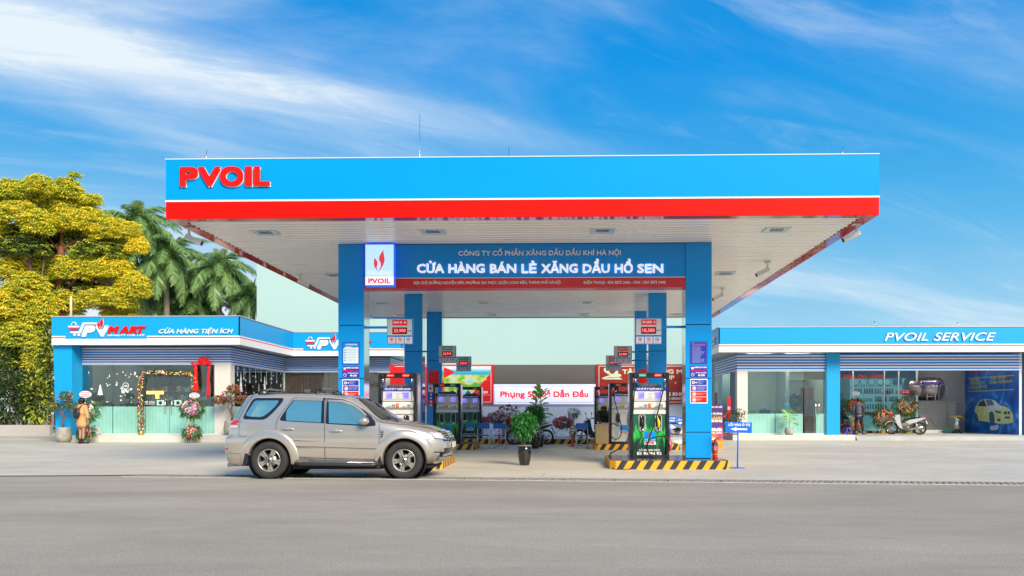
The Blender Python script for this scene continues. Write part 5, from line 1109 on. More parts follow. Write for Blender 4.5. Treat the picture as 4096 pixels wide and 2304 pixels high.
# office glazing
ox = [X(u, YSW) for u in (2991, 3101, 3212, 3217, 3300)]
k = MB(); k.box(ox[0], ox[-1], YSW - .01, YSW + .05, spf, spf + .06); k.box(ox[0], ox[-1], YSW - .005, YSW + .05, sgt - .03, sgt); k.box(ox[-1], ox[-1] + .1, YSW - .02, YSW + .06, spf, sgt); k.build('window_frame', alu, svc, OS)
sfz = Z(1654.7, YSW, 3100)
for a, b_, nm in ((0, 1, 'glass_pane'), (1, 2, 'glass_pane'), (3, 4, 'glass_door')):
 top = sgt - .03 if nm != 'glass_door' else Z(1522, YSW)
 k = MB(); k.box(ox[a] + .01, ox[b_] - .01, YSW, YSW + .012, spf + .06, top); pn = k.build(nm, officeglass, svc, OS)
 xa_ = ox[a] + .012 if nm != 'glass_door' else X(3264, YSW)
 k = MB(); k.box(xa_, ox[b_] - .012, YSW - .004, YSW - .001, spf + .06, sfz); k.build('frosted_film', frosted, pn, OS)
 if nm == 'glass_door':
  for u in (3261, 3274): k = MB(); k.tube([(X(u, YSW), YSW - .06, Z(1604, YSW)), (X(u, YSW), YSW - .06, Z(1659, YSW))], .02, 8); k.build('door_handle', M['chrome'], pn, OS)
k = MB(); k.box(ox[3], ox[4], YSW, YSW + .012, Z(1521, YSW), sgt - .03); k.build('glass_transom', officeglass, svc, OS)
k = MB(); k.box(ox[3], ox[4], YSW + .05, YSW + .09, Z(1520, YSW), sgt - .03); k.build('roller_blind', mat('tan_blind', (.24, .12, .07), .6, var=.2, vs_=2, stretch=(.3, 1, 12)), svc, OS)
# side glazing of the office (faces -X)
for y0, y1 in ((YSW + .4, 41.6), (41.6, 43.3)):
 k = MB(); k.box(WL + .01, WL + .022, y0 + .01, y1 - .01, spf + .05, sgt - .03); pn = k.build('glass_pane', thin_glass('side_glass', (.5, .55, .55), .35) if 'side_glass' not in bpy.data.materials else bpy.data.materials['side_glass'], svc, OS)
 k = MB(); k.box(WL + .002, WL + .006, y0 + .012, y1 - .012, spf + .05, sfz); k.build('frosted_film', frosted, pn, OS)
k = MB(); k.box(WL, WL + .1, 43.3, 48, spf, sgt); k.build('side_wall', mat('pale_blue_wall', (.50, .56, .62), .6), svc, OS)
k = MB(); k.box(WL - .02, WL, 44.1, 45.9, spf + .03, 2.9); ent = k.build('side_entrance_board', M['cream'], svc, OS); k = MB(); k.box(WL - .035, WL - .02, 44.5, 45.6, 1.3, 2.35); k.build('red_panel', mat('maroon', (.22, .01, .01), .4), ent, OS)
lights(svc, OS, WL + .4, p0, (41.0,), sgt + .45, 2)
# office interior
k = MB(); k.box(WL + .2, p0 + .2, 43.4, 43.5, spf, SB); k.box(p0 + .2, p0 + .3, YSW + .4, 44.6, spf, SB); k.build('interior_wall', mat('office_wall', (.78, .76, .66), .7, var=.05), svc, OS)
k = MB(); k.box(WL + .1, p0 + .2, YSW + .1, 43.4, spf + .001, spf + .012); k.build('interior_floor', mat('office_tile', (.40, .39, .36), .3), svc, OS)
k = MB(); k.box(X(3143, 41.5), X(3157, 41.5), 41.5, 43.4, spf + .012, SB); k.build('partition', mat('partition_white', (.55, .58, .60), .5), svc, OS)
# garage interior
gb = 44.9; gx1 = X(4077, YSW); gx0 = p1
k = MB(); k.box(gx0 - .2, gx1 + .1, gb, gb + .1, spf - .01, SB); k.box(X(3735, 44), X(3868, 44), 44.0, 44.9, 2.9, 3.0) if False else None; k.build('garage_back_wall', mat('garage_grey', (.30, .31, .34), .7, var=.12, vs_=.7), svc, OS)
k = MB(); k.box(gx1, gx1 + .12, YSW + .0, gb, spf - .01, SB); k.build('garage_side_wall', M['cream'], svc, OS)
k = MB(); k.box(gx0, gx1, YSW + .1, gb, SB - .12, SB - .06); k.build('garage_ceiling', mat('garage_ceiling', (.30, .31, .33), .7), svc, OS)
lights(svc, OS, gx0 + .5, gx1 - .5, (40.8, 43.2), SB - .121, 3)
sv = thing('service_name_sign', 'white slanted raised lettering on the blue fascia of the right building', 'sign', (X(3540, YS), YS, Z(1364, YS, 3540))); ol = tuple(sv.location)
sign_letters(sv, ol, 'PVOIL SERVICE', (X(3537, YS), YS - .002, Z(1363, YS, 3540)), 31 / 3490 * YS, X(3981, YS) - X(3537, YS), bold=.008, shear=.3)
sv = thing('service_name_sign', 'side fascia lettering of the right building of which only the last letters show', 'sign', (SX0, YS + 1, Z(1364, YS, 2880))); ol = tuple(sv.location)
sign_letters(sv, ol, 'PVOIL SERVICE', (SX0 - .002, YS + 7.0, Z(1369, YS, 2880)), .30, 6.3, ux=(0, -1, 0), bold=.008, shear=.3)
for u, v0, la in ((3497, 1288, 'thin tilted antenna on the service building roof'), (3830, 1294, 'small antenna at the right of the service building roof')):
 k = MB(); k.tube([(.12, 0, 0), (0, 0, Z(v0, 40) - ST)], .018, 5); k.tube([(.05, 0, .15), (.2, 0, .1)], .012, 5); tag(k.build('roof_antenna', M['steel'], loc=(X(u, 40), 40, ST)), la, 'antenna')
# ================================================================== SILVER CAR
paint = mat('champagne_paint', (.64, .575, .505), .27, .72, coat=.8, var=.02, vs_=2)
tintg = mat('tinted_car_glass', (.42, .72, .60), .03, .85, spec=1.0, coat=.6)
wsglass = mat('windscreen_glass', (.035, .05, .04), .03, 0, spec=1.0, coat=.8)
trimb = mat('window_trim_black', (.012, .016, .03), .25, coat=.3)
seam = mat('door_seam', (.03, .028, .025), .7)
car = thing('parked_car', 'silver beige family car with five door body parked in front of the left column', 'car', (X(900, 17.0) + 0.02, 17.92, 0.004))
TZ = [(.24, .12, 4.10, .76), (.30, .06, 4.24, .85), (.40, .03, 4.37, .885), (.50, .015, 4.43, .90), (.60, .0, 4.455, .905), (.70, .0, 4.45, .91), (.79, .01, 4.43, .908), (.815, .03, 4.42, .905), (.84, .085, 4.40, .90), (.89, .095, 4.36, .895),
  (.93, .10, 4.29, .892), (.975, .10, 4.19, .886), (1.00, .105, 4.11, .882), (1.04, .11, 3.96, .876), (1.08, .115, 3.78, .868), (1.117, .12, 3.58, .862), (1.14, .125, 3.40, .857), (1.155, .13, 3.30, .852),
  (1.20, .15, 3.20, .844), (1.30, .20, 3.04, .825), (1.40, .26, 2.90, .805), (1.50, .32, 2.75, .784), (1.57, .365, 2.64, .766), (1.61, .395, 2.54, .748), (1.65, .43, 2.36, .715), (1.68, .48, 2.10, .665), (1.70, .57, 1.85, .58), (1.712, .80, 1.6, .40), (1.716, 1.0, 1.35, .18)]
TZ = [(a, b - .14, c - (.09 if a < 1.0 else .09 * max(0, (1.15 - a) / .15)), d) for a, b, c, d in TZ]
def prof(z):
 if z <= TZ[0][0]: return TZ[0][1:]
 for a, b_ in zip(TZ, TZ[1:]):
  if z <= b_[0]:
   s = (z - a[0]) / (b_[0] - a[0]); return tuple(a[i] + (b_[i] - a[i]) * s for i in (1, 2, 3))
 return TZ[-1][1:]
def pexp(z): return (4.2, 9.0) if z < 1.12 else (3.6 + max(0, 1.2 - (z - 1.12)) * 0.3, 6.0) if z < 1.66 else (3.0, 3.5)
def wid(x, z):
 xr, xf, W = prof(z); xc = min(2.2, (xr + xf) / 2 + .2); pf_, pr = pexp(z)
 t = (x - xc) / (xf - xc) if x > xc else (xc - x) / (xc - xr); p = pf_ if x > xc else pr
 return W * max(0, 1 - min(1, abs(t)) ** p) ** (1 / p)
def ringpt(th, z):
 """th 0..2pi, 0 = front centre, pi/2 = near side (-y)"""
 xr, xf, W = prof(z); xc = min(2.2, (xr + xf) / 2 + .2); pf_, pr = pexp(z); c_, s_ = math.cos(th), math.sin(th); p = pf_ if c_ > 0 else pr
 t = abs(c_) ** (2 / p); x = xc + t * (xf - xc) if c_ > 0 else xc - t * (xc - xr); y = -W * math.copysign(abs(s_) ** (2 / p), s_)
 return Vector((x, y, z))
zs_l = []; z_ = .24
while z_ < 1.716: zs_l.append(z_); z_ += .0205 if z_ < 1.64 else .0075
zs_l.append(1.716)
NR = 144; hull = MB(); vs_ = [ringpt(2 * PI * j / NR + .0001, z) for z in zs_l for j in range(NR)]
fs_ = [(i * NR + j, (i + 1) * NR + j, (i + 1) * NR + (j + 1) % NR, i * NR + (j + 1) % NR) for i in range(len(zs_l) - 1) for j in range(NR)]
hull.add(vs_, fs_, 0, True); hull.add(vs_[:NR], [tuple(range(NR))]); hull.add(vs_[-NR:], [tuple(range(NR - 1, -1, -1))])
hull.v = hull.v[:len(vs_)]; hull.f = fs_ + [tuple(range(NR)), tuple(range(len(vs_) - 1, len(vs_) - NR - 1, -1))]; hull.mi = [0] * len(hull.f); hull.sm = [True] * len(fs_) + [False, True]
WX = (.847, 3.51); WZ = .375; AR = .435
ho = hull.build('body_raw', paint)
cut = MB()
for wx in WX:
 for s in (-1, 1): cut.lathe([(AR, .50 * s), (AR, 1.1 * s)] if s > 0 else [(AR, -1.1), (AR, -.50)], (wx, 0, WZ), 40, 'y')
co = cut.build('cutter', trimb)
import bmesh
for ob_ in (ho, co):
 bm = bmesh.new(); bm.from_mesh(ob_.data); bmesh.ops.recalc_face_normals(bm, faces=bm.faces); bm.to_mesh(ob_.data); bm.free()
bo = ho.modifiers.new('b', 'BOOLEAN'); bo.operation = 'DIFFERENCE'; bo.object = co; bo.solver = 'EXACT'
bpy.context.view_layer.update()
me = bpy.data.meshes.new_from_object(ho.evaluated_get(bpy.context.evaluated_depsgraph_get()))
bpy.data.objects.remove(co); bpy.data.objects.remove(ho)
body = bpy.data.objects.new('body', me); col.objects.link(body); body.parent = car
print('car body', len(me.polygons))
# crop pixel -> car metres (drawing of the near side)
K = lambda a, b_: ((a - 103) / 528, (1080 - b_) / 528)
def side_fix(x, z):
 """the far-up surface leans away from the viewer; lift it a little so it lands where it is seen"""
 return x, 1.3 + (z - 1.3) * (1 + max(0, (.905 - wid(x, z))) / 17.0) if z > 1.2 else z
def panel3(name, pts, m_, off, parent, mirror=True, step=.05, fix=True):
 """polygon in the side view laid on the curved flank, both sides of the car"""
 pts = [K(*p) for p in pts] if fix else pts
 P = []
 for i in range(len(pts)):
  a, b_ = Vector(pts[i]), Vector(pts[(i + 1) % len(pts)]); n_ = max(1, int((b_ - a).length / step))
  for k in range(n_): P.append(a + (b_ - a) * k / n_)
 nb = len(P); xs = [p.x for p in P]; zz = [p.y for p in P]; x = min(xs) + step / 2; inner = []
 def inside(px, py):
  r = False; j = nb - 1
  for i in range(nb):
   if (P[i].y > py) != (P[j].y > py) and px < (P[j].x - P[i].x) * (py - P[i].y) / (P[j].y - P[i].y) + P[i].x: r = not r
   j = i
  return r
 while x < max(xs):
  y = min(zz) + step / 2
  while y < max(zz):
   if inside(x, y) and min((Vector((x, y)) - q).length for q in P) > step * .4: inner.append(Vector((x, y)))
   y += step
  x += step
 allp = P + inner; v2, e2, f2, *_ = geometry.delaunay_2d_cdt(allp, [(i, (i + 1) % nb) for i in range(nb)], [list(range(nb))], 1, 1e-5)
 r = []
 for s in ((-1, 1) if mirror else (-1,)):
  mb = MB(); mb.add([(p.x, s * (wid(p.x, p.y) + off), p.y) for p in v2], [tuple(f) if s < 0 else tuple(f)[::-1] for f in f2], 0, True); r.append(mb.build(name, m_, parent))
 return r
def ribbon(name, pts, wd, m_, off, parent, closed=False, th=.0):
 q = [Vector(K(*p)) for p in pts]; r = []
 S_ = []
 for a, b_ in zip(q, q[1:]):
  n_ = max(1, int((b_ - a).length / .04))
  for k in range(n_): S_.append(a + (b_ - a) * k / n_)
 S_.append(q[-1])
 for s in (-1, 1):
  mb = MB(); vs = []
  for i, p in enumerate(S_):
   t = (S_[min(i + 1, len(S_) - 1)] - S_[max(i - 1, 0)]).normalized(); n_ = Vector((-t.y, t.x)) * wd / 2
   for g_ in (p + n_, p - n_): vs.append((g_.x, s * (wid(g_.x, g_.y) + off), g_.y))
  mb.add(vs, [(2 * i, 2 * i + 1, 2 * i + 3, 2 * i + 2) for i in range(len(S_) - 1)], 0, True); r.append(mb.build(name, m_, parent))
 return r
# windows
W1 = [(255, 445), (262, 425), (300, 340), (335, 270), (352, 250), (380, 238), (665, 238), (680, 246), (676, 270), (645, 315), (580, 390), (520, 447), (485, 464), (440, 466), (275, 461)]
W1i = [(290, 402), (325, 345), (362, 283), (385, 265), (622, 264), (632, 275), (600, 325), (540, 385), (480, 430), (440, 438), (330, 432), (288, 420)]
W2 = [(655, 462), (660, 446), (720, 350), (785, 258), (815, 233), (850, 229), (1113, 238), (1122, 503), (700, 480), (665, 474)]
W2i = [(722, 474), (720, 375), (755, 320), (795, 262), (1086, 268), (1088, 495)]
W3 = [(1136, 240), (1300, 252), (1400, 287), (1500, 352), (1600, 428), (1655, 495), (1660, 520), (1645, 531), (1420, 524), (1150, 508), (1136, 500)]
W3i = [(1158, 276), (1300, 284), (1400, 318), (1480, 368), (1545, 425), (1552, 440), (1556, 518), (1172, 500)]
for Wp, Wi in ((W1, W1i), (W2, W2i), (W3, W3i)):
 fr_ = panel3('window_frame', Wp, trimb, .004, car); gl_ = panel3('side_window', Wi, tintg, .009, car)
vis = mat('rain_visor', (.25, .26, .27), .25, .2)
panel3('rain_visor', [(783, 262), (800, 240), (830, 230), (1098, 238), (1098, 270), (800, 262)], vis, .022, car); panel3('rain_visor', [(1146, 254), (1300, 260), (1400, 292), (1490, 352), (1552, 410), (1556, 425), (1540, 420), (1480, 366), (1400, 316), (1300, 284), (1146, 276)], vis, .022, car)
ribbon('pillar_chrome', [(1120, 237), (1120, 258)], .02, M['chrome'], .012, car)
# seams
for nm, pts, w_ in (('door_seam', [(1127, 240), (1129, 505), (1133, 700), (1135, 905)], .010), ('door_seam', [(820, 228), (780, 245), (700, 350), (640, 440), (622, 490), (618, 560), (625, 662)], .009), ('door_seam', [(1500, 350), (1600, 420), (1685, 480), (1700, 540), (1700, 700), (1685, 790), (1668, 880)], .010),
      ('sill_seam', [(775, 856), (1135, 866), (1720, 882)], .011), ('tailgate_seam', [(345, 212), (290, 290), (225, 420), (198, 475)], .008), ('panel_seam', [(228, 480), (228, 632), (312, 642)], .007), ('bonnet_seam', [(1690, 482), (1760, 500), (2000, 520), (2200, 556), (2300, 585)], .007),
      ('bumper_seam', [(2115, 718), (2150, 690), (2230, 660)], .007), ('bumper_seam', [(2190, 880), (2290, 882), (2370, 872)], .006), ('bumper_seam', [(112, 812), (200, 818), (300, 832)], .006)):
 ribbon(nm, pts, w_, seam, .0035, car)
crease = mat('paint_crease', (.54, .50, .445), .25, .5, coat=.9)
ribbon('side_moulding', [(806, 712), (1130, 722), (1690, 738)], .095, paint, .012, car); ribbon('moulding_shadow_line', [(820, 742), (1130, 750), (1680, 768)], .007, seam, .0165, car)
panel3('lower_door_panel', [(830, 760), (1128, 766), (1128, 852), (800, 846)], paint, .006, car); panel3('lower_door_panel', [(1140, 767), (1680, 784), (1664, 868), (1140, 856)], paint, .006, car)
# flares
def flare(cxw, a0_, a1_, r1=.60):
 for s in (-1, 1):
  mb = MB(); nA, rs_ = 40, [(.418, .0, -.10), (.425, .022, 0), (.438, .030, 0), (.50, .027, 0), (.55, .020, 0), (r1 - .010, .011, 0), (r1, -.004, 0)]
  for i in range(nA + 1):
   a = R(a0_ + (a1_ - a0_) * i / nA)
   for r_, of, dy in rs_:
    x = cxw + r_ * math.cos(a); z = max(.285, WZ + r_ * math.sin(a)); y = wid(min(max(x, -.10), 4.30), z) + of + dy
    mb.v.append((x, s * y, z))
  n_ = len(rs_)
  mb.f = [(i * n_ + j, i * n_ + j + 1, (i + 1) * n_ + j + 1, (i + 1) * n_ + j) for i in range(nA) for j in range(n_ - 1)]; mb.mi = [0] * len(mb.f); mb.sm = [True] * len(mb.f)
  mb.build('wheel_arch_flare', paint, car)
flare(WX[0], -14, 190, .60); flare(WX[1], -12, 192, .595)
for wx in WX:
 for s in (-1, 1):
  mb = MB(); mb.lathe([(.0, .48 * s), (.425, .48 * s), (.425, .88 * s)], (wx, 0, WZ), 32, 'y', cap=False); mb.build('wheel_housing', mat('housing_black', (.008, .008, .008), .95), car)
# underside, side step, mud flaps, exhaust
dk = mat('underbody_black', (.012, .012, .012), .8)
mb = MB(); mb.box(.35, 4.05, -.62, .62, .20, .26); mb.box(1.3, 3.05, -.82, .82, .19, .245); mb.tube([(.2, .35, .24), (1.2, .35, .22), (2.6, .2, .21)], .05, 8); mb.build('underbody', dk, car)
for s in (-1, 1):
 mb = MB(); mb.tube([(1.37, s * .93, .31), (1.5, s * .965, .30), (2.9, s * .965, .285), (3.02, s * .93, .30)], [.035, .045, .045, .03], 8, ell=.7); mb.box(1.5, 2.9, min(s * .80, s * .96), max(s * .80, s * .96), .255, .275)
 mb.build('side_step', mat('step_black', (.03, .03, .03), .4), car)
 mb = MB(); mb.tube([(1.42, s * .945, .338), (2.95, s * .945, .322)], .012, 6); mb.build('step_chrome_edge', M['chrome'], car)
 for x0_, x1_ in ((.40, .335), (3.03, 2.985)):
  mb = MB(); mb.prism([(x0_ + .03, .50), (x0_ - .02, .50), (x1_ - .01, .26), (x1_ + .06, .25), (x0_ + .05, .34)] if x0_ < 1 else [(x0_ + .02, .46), (x0_ - .02, .38), (x1_ - .02, .23), (x1_ + .05, .20), (x0_ + .05, .32)], (0, s * .93 if s < 0 else s * .66, 0), (1, 0, 0), (0, 0, 1), (0, .27, 0)); mb.build('mud_flap', trimb, car)
mb = MB(); mb.tube([(.2, -.62, .27), (.02, -.66, .265), (-.06, -.68, .255)], .035, 10); mb.build('exhaust_tip', M['steel'], car)
# wheels
tyre_m = mat('tyre_rubber', (.028, .028, .028), .75, var=.25, vs_=12, bump=.15)
alloy = mat('alloy_rim', (.50, .47, .42), .30, .75, var=.08, vs_=8)
def wheel():
 t_ = MB(); prof_ = [(.225, -.09), (.232, -.108), (.26, -.118), (.31, -.122), (.345, -.112), (.362, -.085), (.367, -.04), (.367, .04), (.362, .085), (.345, .112), (.30, .118), (.24, .10)]
 t_.lathe(prof_, n=48, axis='y', cap=False); tm = t_.mesh('tyre', tyre_m)
 gr_ = MB()
 for k in range(72):
  a = 2 * PI * k / 72; gr_.obox((.366 * math.cos(a), -.065, .366 * math.sin(a)), (.006, .045, .02), (0, -a, R(0))); gr_.obox((.367 * math.cos(a + .04), 0.0, .367 * math.sin(a + .04)), (.006, .06, .02), (0, -a, 0))
 tread = gr_.mesh('tread_blocks', tyre_m)
 r_ = MB(); r_.lathe([(.228, -.100), (.222, -.108), (.208, -.102), (.204, -.07), (.198, .06)], n=48, axis='y', cap=False)
 for k in range(5):
  for d in (-.155, .155):
   a = 2 * PI * k / 5 + d + .31; u = Vector((math.cos(a), 0, math.sin(a))); q = Vector((-math.sin(a), 0, math.cos(a)))
   a2 = 2 * PI * k / 5 + .31 + d * .55; u2 = Vector((math.cos(a2), 0, math.sin(a2)))
   p0, p1 = u2 * .062, u * .212; w0, w1 = q * .017, q * .024; y0, y1 = Vector((0, -.098, 0)), Vector((0, -.098, 0)); bk_ = Vector((0, .045, 0))
   V = [p0 - w0 + y0, p1 - w1 + y1, p1 + w1 + y1, p0 + w0 + y0]; r_.add(V + [v + bk_ for v in V], [(0, 1, 2, 3), (0, 4, 5, 1), (3, 2, 6, 7), (1, 5, 6, 2), (0, 3, 7, 4)])
 r_.lathe([(.0, -.096), (.07, -.094), (.078, -.05), (.078, .0)], n=24, axis='y', cap=False)
 rm = r_.mesh('rim', alloy)
 h_ = MB(); h_.lathe([(.0, -.106), (.028, -.104), (.032, -.092)], n=16, axis='y', cap=False)
 for k in range(5): a = 2 * PI * k / 5 + .31 + PI / 5; h_.lathe([(.0, -.104), (.012, -.102), (.013, -.09)], (.056 * math.cos(a), 0, .056 * math.sin(a)), 8, 'y', cap=False)
 hm = h_.mesh('hub_cap', trimb)
 d_ = MB(); d_.lathe([(.05, -.02), (.135, -.02), (.135, .0)], n=24, axis='y', cap=False); dm = d_.mesh('brake_disc', M['steel'])
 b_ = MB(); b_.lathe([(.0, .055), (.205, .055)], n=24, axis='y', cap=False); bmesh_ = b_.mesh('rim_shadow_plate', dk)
 return tm, tread, rm, hm, dm, bmesh_
wm_ = wheel()
for wx in WX:
 for s in (-1, 1):
  tw = inst('wheel', wm_[0], car, (wx, s * .80, .364), (0, random.uniform(0, 1), 0 if s < 0 else PI))
  for me_, nm in zip(wm_[1:], ('tread_blocks', 'rim', 'hub_cap', 'brake_disc', 'inner_plate')):
   q = inst(nm, me_, tw)
   if nm == 'tread_blocks': q['kind'] = 'stuff'
# windscreen, rear glass, lamps as patches on the shell
def patch(name, c4, m_, off, parent, nu=8, nv=6, mirror=False):
 for s in ((1, -1) if mirror else (1,)):
  mb = MB(); vs = []
  for j in range(nv + 1):
   for i in range(nu + 1):
    a, b_ = i / nu, j / nv; th = (c4[0][0] * (1 - a) + c4[1][0] * a) * (1 - b_) + (c4[3][0] * (1 - a) + c4[2][0] * a) * b_; z = (c4[0][1] * (1 - a) + c4[1][1] * a) * (1 - b_) + (c4[3][1] * (1 - a) + c4[2][1] * a) * b_
    p = ringpt(th * s, z); e = 1e-3; dt = ringpt(th * s + e, z) - ringpt(th * s - e, z); dz = ringpt(th * s, z + e) - ringpt(th * s, z - e); nn = dt.cross(dz)
    nn = nn.normalized() if nn.length > 1e-12 else Vector((1, 0, 0));
    if nn.dot(Vector((p.x - 2.2, p.y, .3))) < 0: nn = -nn
    vs.append(p + nn * off)
  n_ = nu + 1; mb.add(vs, [(j * n_ + i, j * n_ + i + 1, (j + 1) * n_ + i + 1, (j + 1) * n_ + i) for j in range(nv) for i in range(nu)], 0, True); mb.build(name, m_, parent)
def th_at(x, z):
 xr, xf, W = prof(z); xc = min(2.2, (xr + xf) / 2 + .2); pf_, pr = pexp(z)
 if x > xc: return math.acos(min(1, ((x - xc) / (xf - xc))) ** (pf_ / 2))
 return PI - math.acos(min(1, ((xc - x) / (xc - xr))) ** (pr / 2))
tb_, tt_ = th_at(3.03, 1.17), th_at(2.53, 1.575)
patch('windscreen_seal', [(-tb_ * 1.02, 1.158), (tb_ * 1.02, 1.158), (tt_ * 1.03, 1.59), (-tt_ * 1.03, 1.59)], trimb, .003, car, 24, 8)
patch('windscreen', [(-tb_ * .98, 1.17), (tb_ * .98, 1.17), (tt_ * .98, 1.575), (-tt_ * .98, 1.575)], wsglass, .007, car, 24, 8)
patch('rear_window', [(PI - .55, 1.19), (PI + .55, 1.19), (PI + .5, 1.56), (PI - .5, 1.56)], tintg, .006, car, 16, 6)
tr_ = mat('tail_red', (.55, .01, .02), .15, coat=.8, emit=(.6, .01, .01), es=.08); tw_ = mat('lamp_clear', (.72, .72, .70), .12, .4, coat=1.0)
for z0, z1, m_ in ((1.0, 1.055, tw_), (1.055, 1.150, tr_)):
 patch('tail_lamp', [(th_at(.20, z0), z0), (PI - .42, z0), (PI - .42, z1), (th_at(.20, z1), z1)], m_, .014, car, 8, 4, mirror=True)
patch('tail_reflector', [(th_at(.0, .575), .575), (PI - .4, .575), (PI - .4, .60), (th_at(.0, .60), .60)], tr_, .006, car, 6, 2, mirror=True)
# head lamp
hl = [K(2212, 592), K(2262, 662), K(2402, 684), K(2372, 612)]
patch('head_lamp_rim', [(th_at(3.925, .925), .92), (th_at(4.09, .78), .785), (th_at(4.295, .765), .765), (th_at(4.19, .915), .905)], trimb, .004, car, 10, 6, mirror=True)
patch('head_lamp', [(th_at(3.94, .92), .915), (th_at(4.10, .79), .795), (th_at(4.288, .775), .775), (th_at(4.18, .907), .898)], tw_, .009, car, 10, 6, mirror=True)
for s in (1, -1):
 p = ringpt(th_at(4.12, .85) * s, .85); mb = MB(); mb.disc((p.x - .01, p.y - .012 * s, p.z), .042, (.35, -s, .1), .02, 14); mb.build('lamp_projector', M['white_g'], car)
# grille bars, lower intake, fog lamp, plate
for k, z in enumerate((.885, .845, .80, .755)): patch('grille_bar', [(-.42, z), (.42, z), (.42, z + .024), (-.42, z + .024)], M['chrome'], .02, car, 12, 1)
patch('grille_opening', [(-.45, .735), (.45, .735), (.42, .93), (-.42, .93)], trimb, .006, car, 12, 4)
patch('lower_intake', [(-.40, .48), (.40, .48), (.44, .60), (-.44, .60)], trimb, .006, car, 12, 3)
patch('skid_plate', [(-.50, .335), (.50, .335), (.50, .43), (-.50, .43)], mat('skid_silver', (.45, .45, .44), .4, .5), .02, car, 12, 3)
patch('fog_lamp_opening', [(th_at(4.03, .47), .475), (th_at(4.22, .43), .42), (th_at(4.27, .52), .525), (th_at(4.04, .535), .535)], trimb, .005, car, 8, 5, mirror=True)
patch('fog_lamp', [(th_at(4.07, .47), .465), (th_at(4.16, .45), .45), (th_at(4.18, .51), .51), (th_at(4.07, .51), .51)], M['grey'], .012, car, 4, 3, mirror=True)
mb = MB(); mb.box(4.385, 4.395, -.24, .24, .60, .71); mb.build('number_plate', M['white_g'], car)
# handles, mirrors, vent
for x, z in (K(748, 562), K(1250, 584)):
 for s in (-1, 1):
  y = wid(x, z) * s; mb = MB(); mb.ball((x, y - .004 * s, z - .012), .062, (1.0, .12, .85), 16); cup = mb.build('handle_recess', crease, car)
  mb = MB(); mb.ball((x, y + .028 * s, z + .005), .125, (1.0, .13, .17), 16); mb.build('door_handle', paint, car, bevel=0)
for s in (-1, 1):
 mx0, mz = K(1560, 480)
 mb = MB(); mb.ball((mx0 - .01, s * 1.0, mz + .005), .125, (.82, .75, .62), 16); mb.build('mirror_shell', paint, car)
 mb = MB(); mb.tube([(mx0 + .09, s * .87, mz - .05), (mx0 + .04, s * .96, mz - .04)], [.04, .03], 8); mb.build('mirror_arm', trimb, car)
 vx, vz = K(1725, 620); mb = MB(); mb.prism([(-.05, -.09), (.01, -.075), (.048, .0), (.05, .085), (-.048, .09)], (vx, s * (wid(vx, vz) + .002) - (.012 if s < 0 else 0), vz), (1, 0, 0), (0, 0, 1), (0, .012, 0)); vt = mb.build('wing_vent', M['chrome'], car, bevel=.003)
 for k in range(3): mb = MB(); mb.box(vx - .02, vx + .03, s * (wid(vx, vz) + .016) - .003, s * (wid(vx, vz) + .016) + .003, vz - .05 + k * .045, vz - .03 + k * .045); mb.build('vent_slot', trimb, vt)
# roof bars
for s in (-1, 1):
 y = .64 * s
 mb = MB(); mb.tube([(.55, y, 1.675), (1.4, y, 1.70), (2.3, y, 1.66)], .012, 6); mb.build('roof_channel', trimb, car)
 for x0_, zz in ((.58, 1.685), (1.72, 1.70)):
  mb = MB(); mb.tube([(x0_ - .03, y, zz - .02), (x0_ + .01, y, zz + .055), (x0_ + .10, y, zz + .065), (x0_ + .17, y, zz - .01)], [.024, .02, .02, .026], 8); mb.build('roof_bar_foot', mat('roof_black', (.02, .02, .025), .45), car)
for x0_, zz in ((.63, 1.745), (1.77, 1.76)):
 mb = MB(); mb.tube([(x0_, -.60, zz), (x0_ + .02, -.3, zz + .03), (x0_ + .02, .3, zz + .03), (x0_, .60, zz)], .018, 8); mb.build('cross_bar', mat('bar_grey', (.2, .2, .21), .4, .4), car)
mb = MB(); mb.tube([(.60, .2, 1.70), (.95, .2, 1.86)], .006, 5); mb.build('aerial', trimb, car)
for s in (-1, 1): mb = MB(); mb.tube([(3.20, .25 * s - .2, 1.19), (3.10, .25 * s - .5, 1.24)], .012, 5); mb.build('wiper', trimb, car)
mb = MB(); mb.box(3.18, 3.36, -.66, .66, 1.128, 1.150); mb.build('cowl_panel', trimb, car)
# ================================================================== VEGETATION
def leaf_mat(name, a, b_, rough=.5):
 m = bpy.data.materials.new(name); m.use_nodes = True; n = m.node_tree; b = n.nodes['Principled BSDF']; out_ = n.nodes['Material Output']
 g_ = N(n, 'ShaderNodeNewGeometry'); cr = N(n, 'ShaderNodeMix', data_type='RGBA'); n.links.new(g_.outputs['Random Per Island'], cr.inputs[0]); cr.inputs[6].default_value = (*a, 1); cr.inputs[7].default_value = (*b_, 1)
 n.links.new(cr.outputs[2], b.inputs['Base Color']); b.inputs['Roughness'].default_value = rough
 tr = N(n, 'ShaderNodeBsdfTranslucent'); n.links.new(cr.outputs[2], tr.inputs[0]); mx_ = N(n, 'ShaderNodeMixShader'); mx_.inputs[0].default_value = .28
 n.links.new(b.outputs[0], mx_.inputs[1]); n.links.new(tr.outputs[0], mx_.inputs[2]); n.links.new(mx_.outputs[0], out_.inputs[0]); m.diffuse_color = (*a, 1); return m
ly = leaf_mat('yellow_leaf', (.80, .68, .05), (1.0, .84, .07)); lyg = leaf_mat('yellow_green_leaf', (.36, .46, .06), (.72, .74, .08)); ldk = leaf_mat('dark_leaf', (.025, .055, .018), (.07, .12, .03))
lpm = leaf_mat('palm_leaf', (.13, .27, .09), (.32, .50, .18)); lpy = leaf_mat('palm_leaf_young', (.16, .24, .05), (.30, .34, .07)); lfd = leaf_mat('fig_leaf', (.20, .42, .06), (.48, .70, .16), .35); lsh = leaf_mat('shrub_leaf', (.015, .11, .02), (.06, .30, .06), .3)
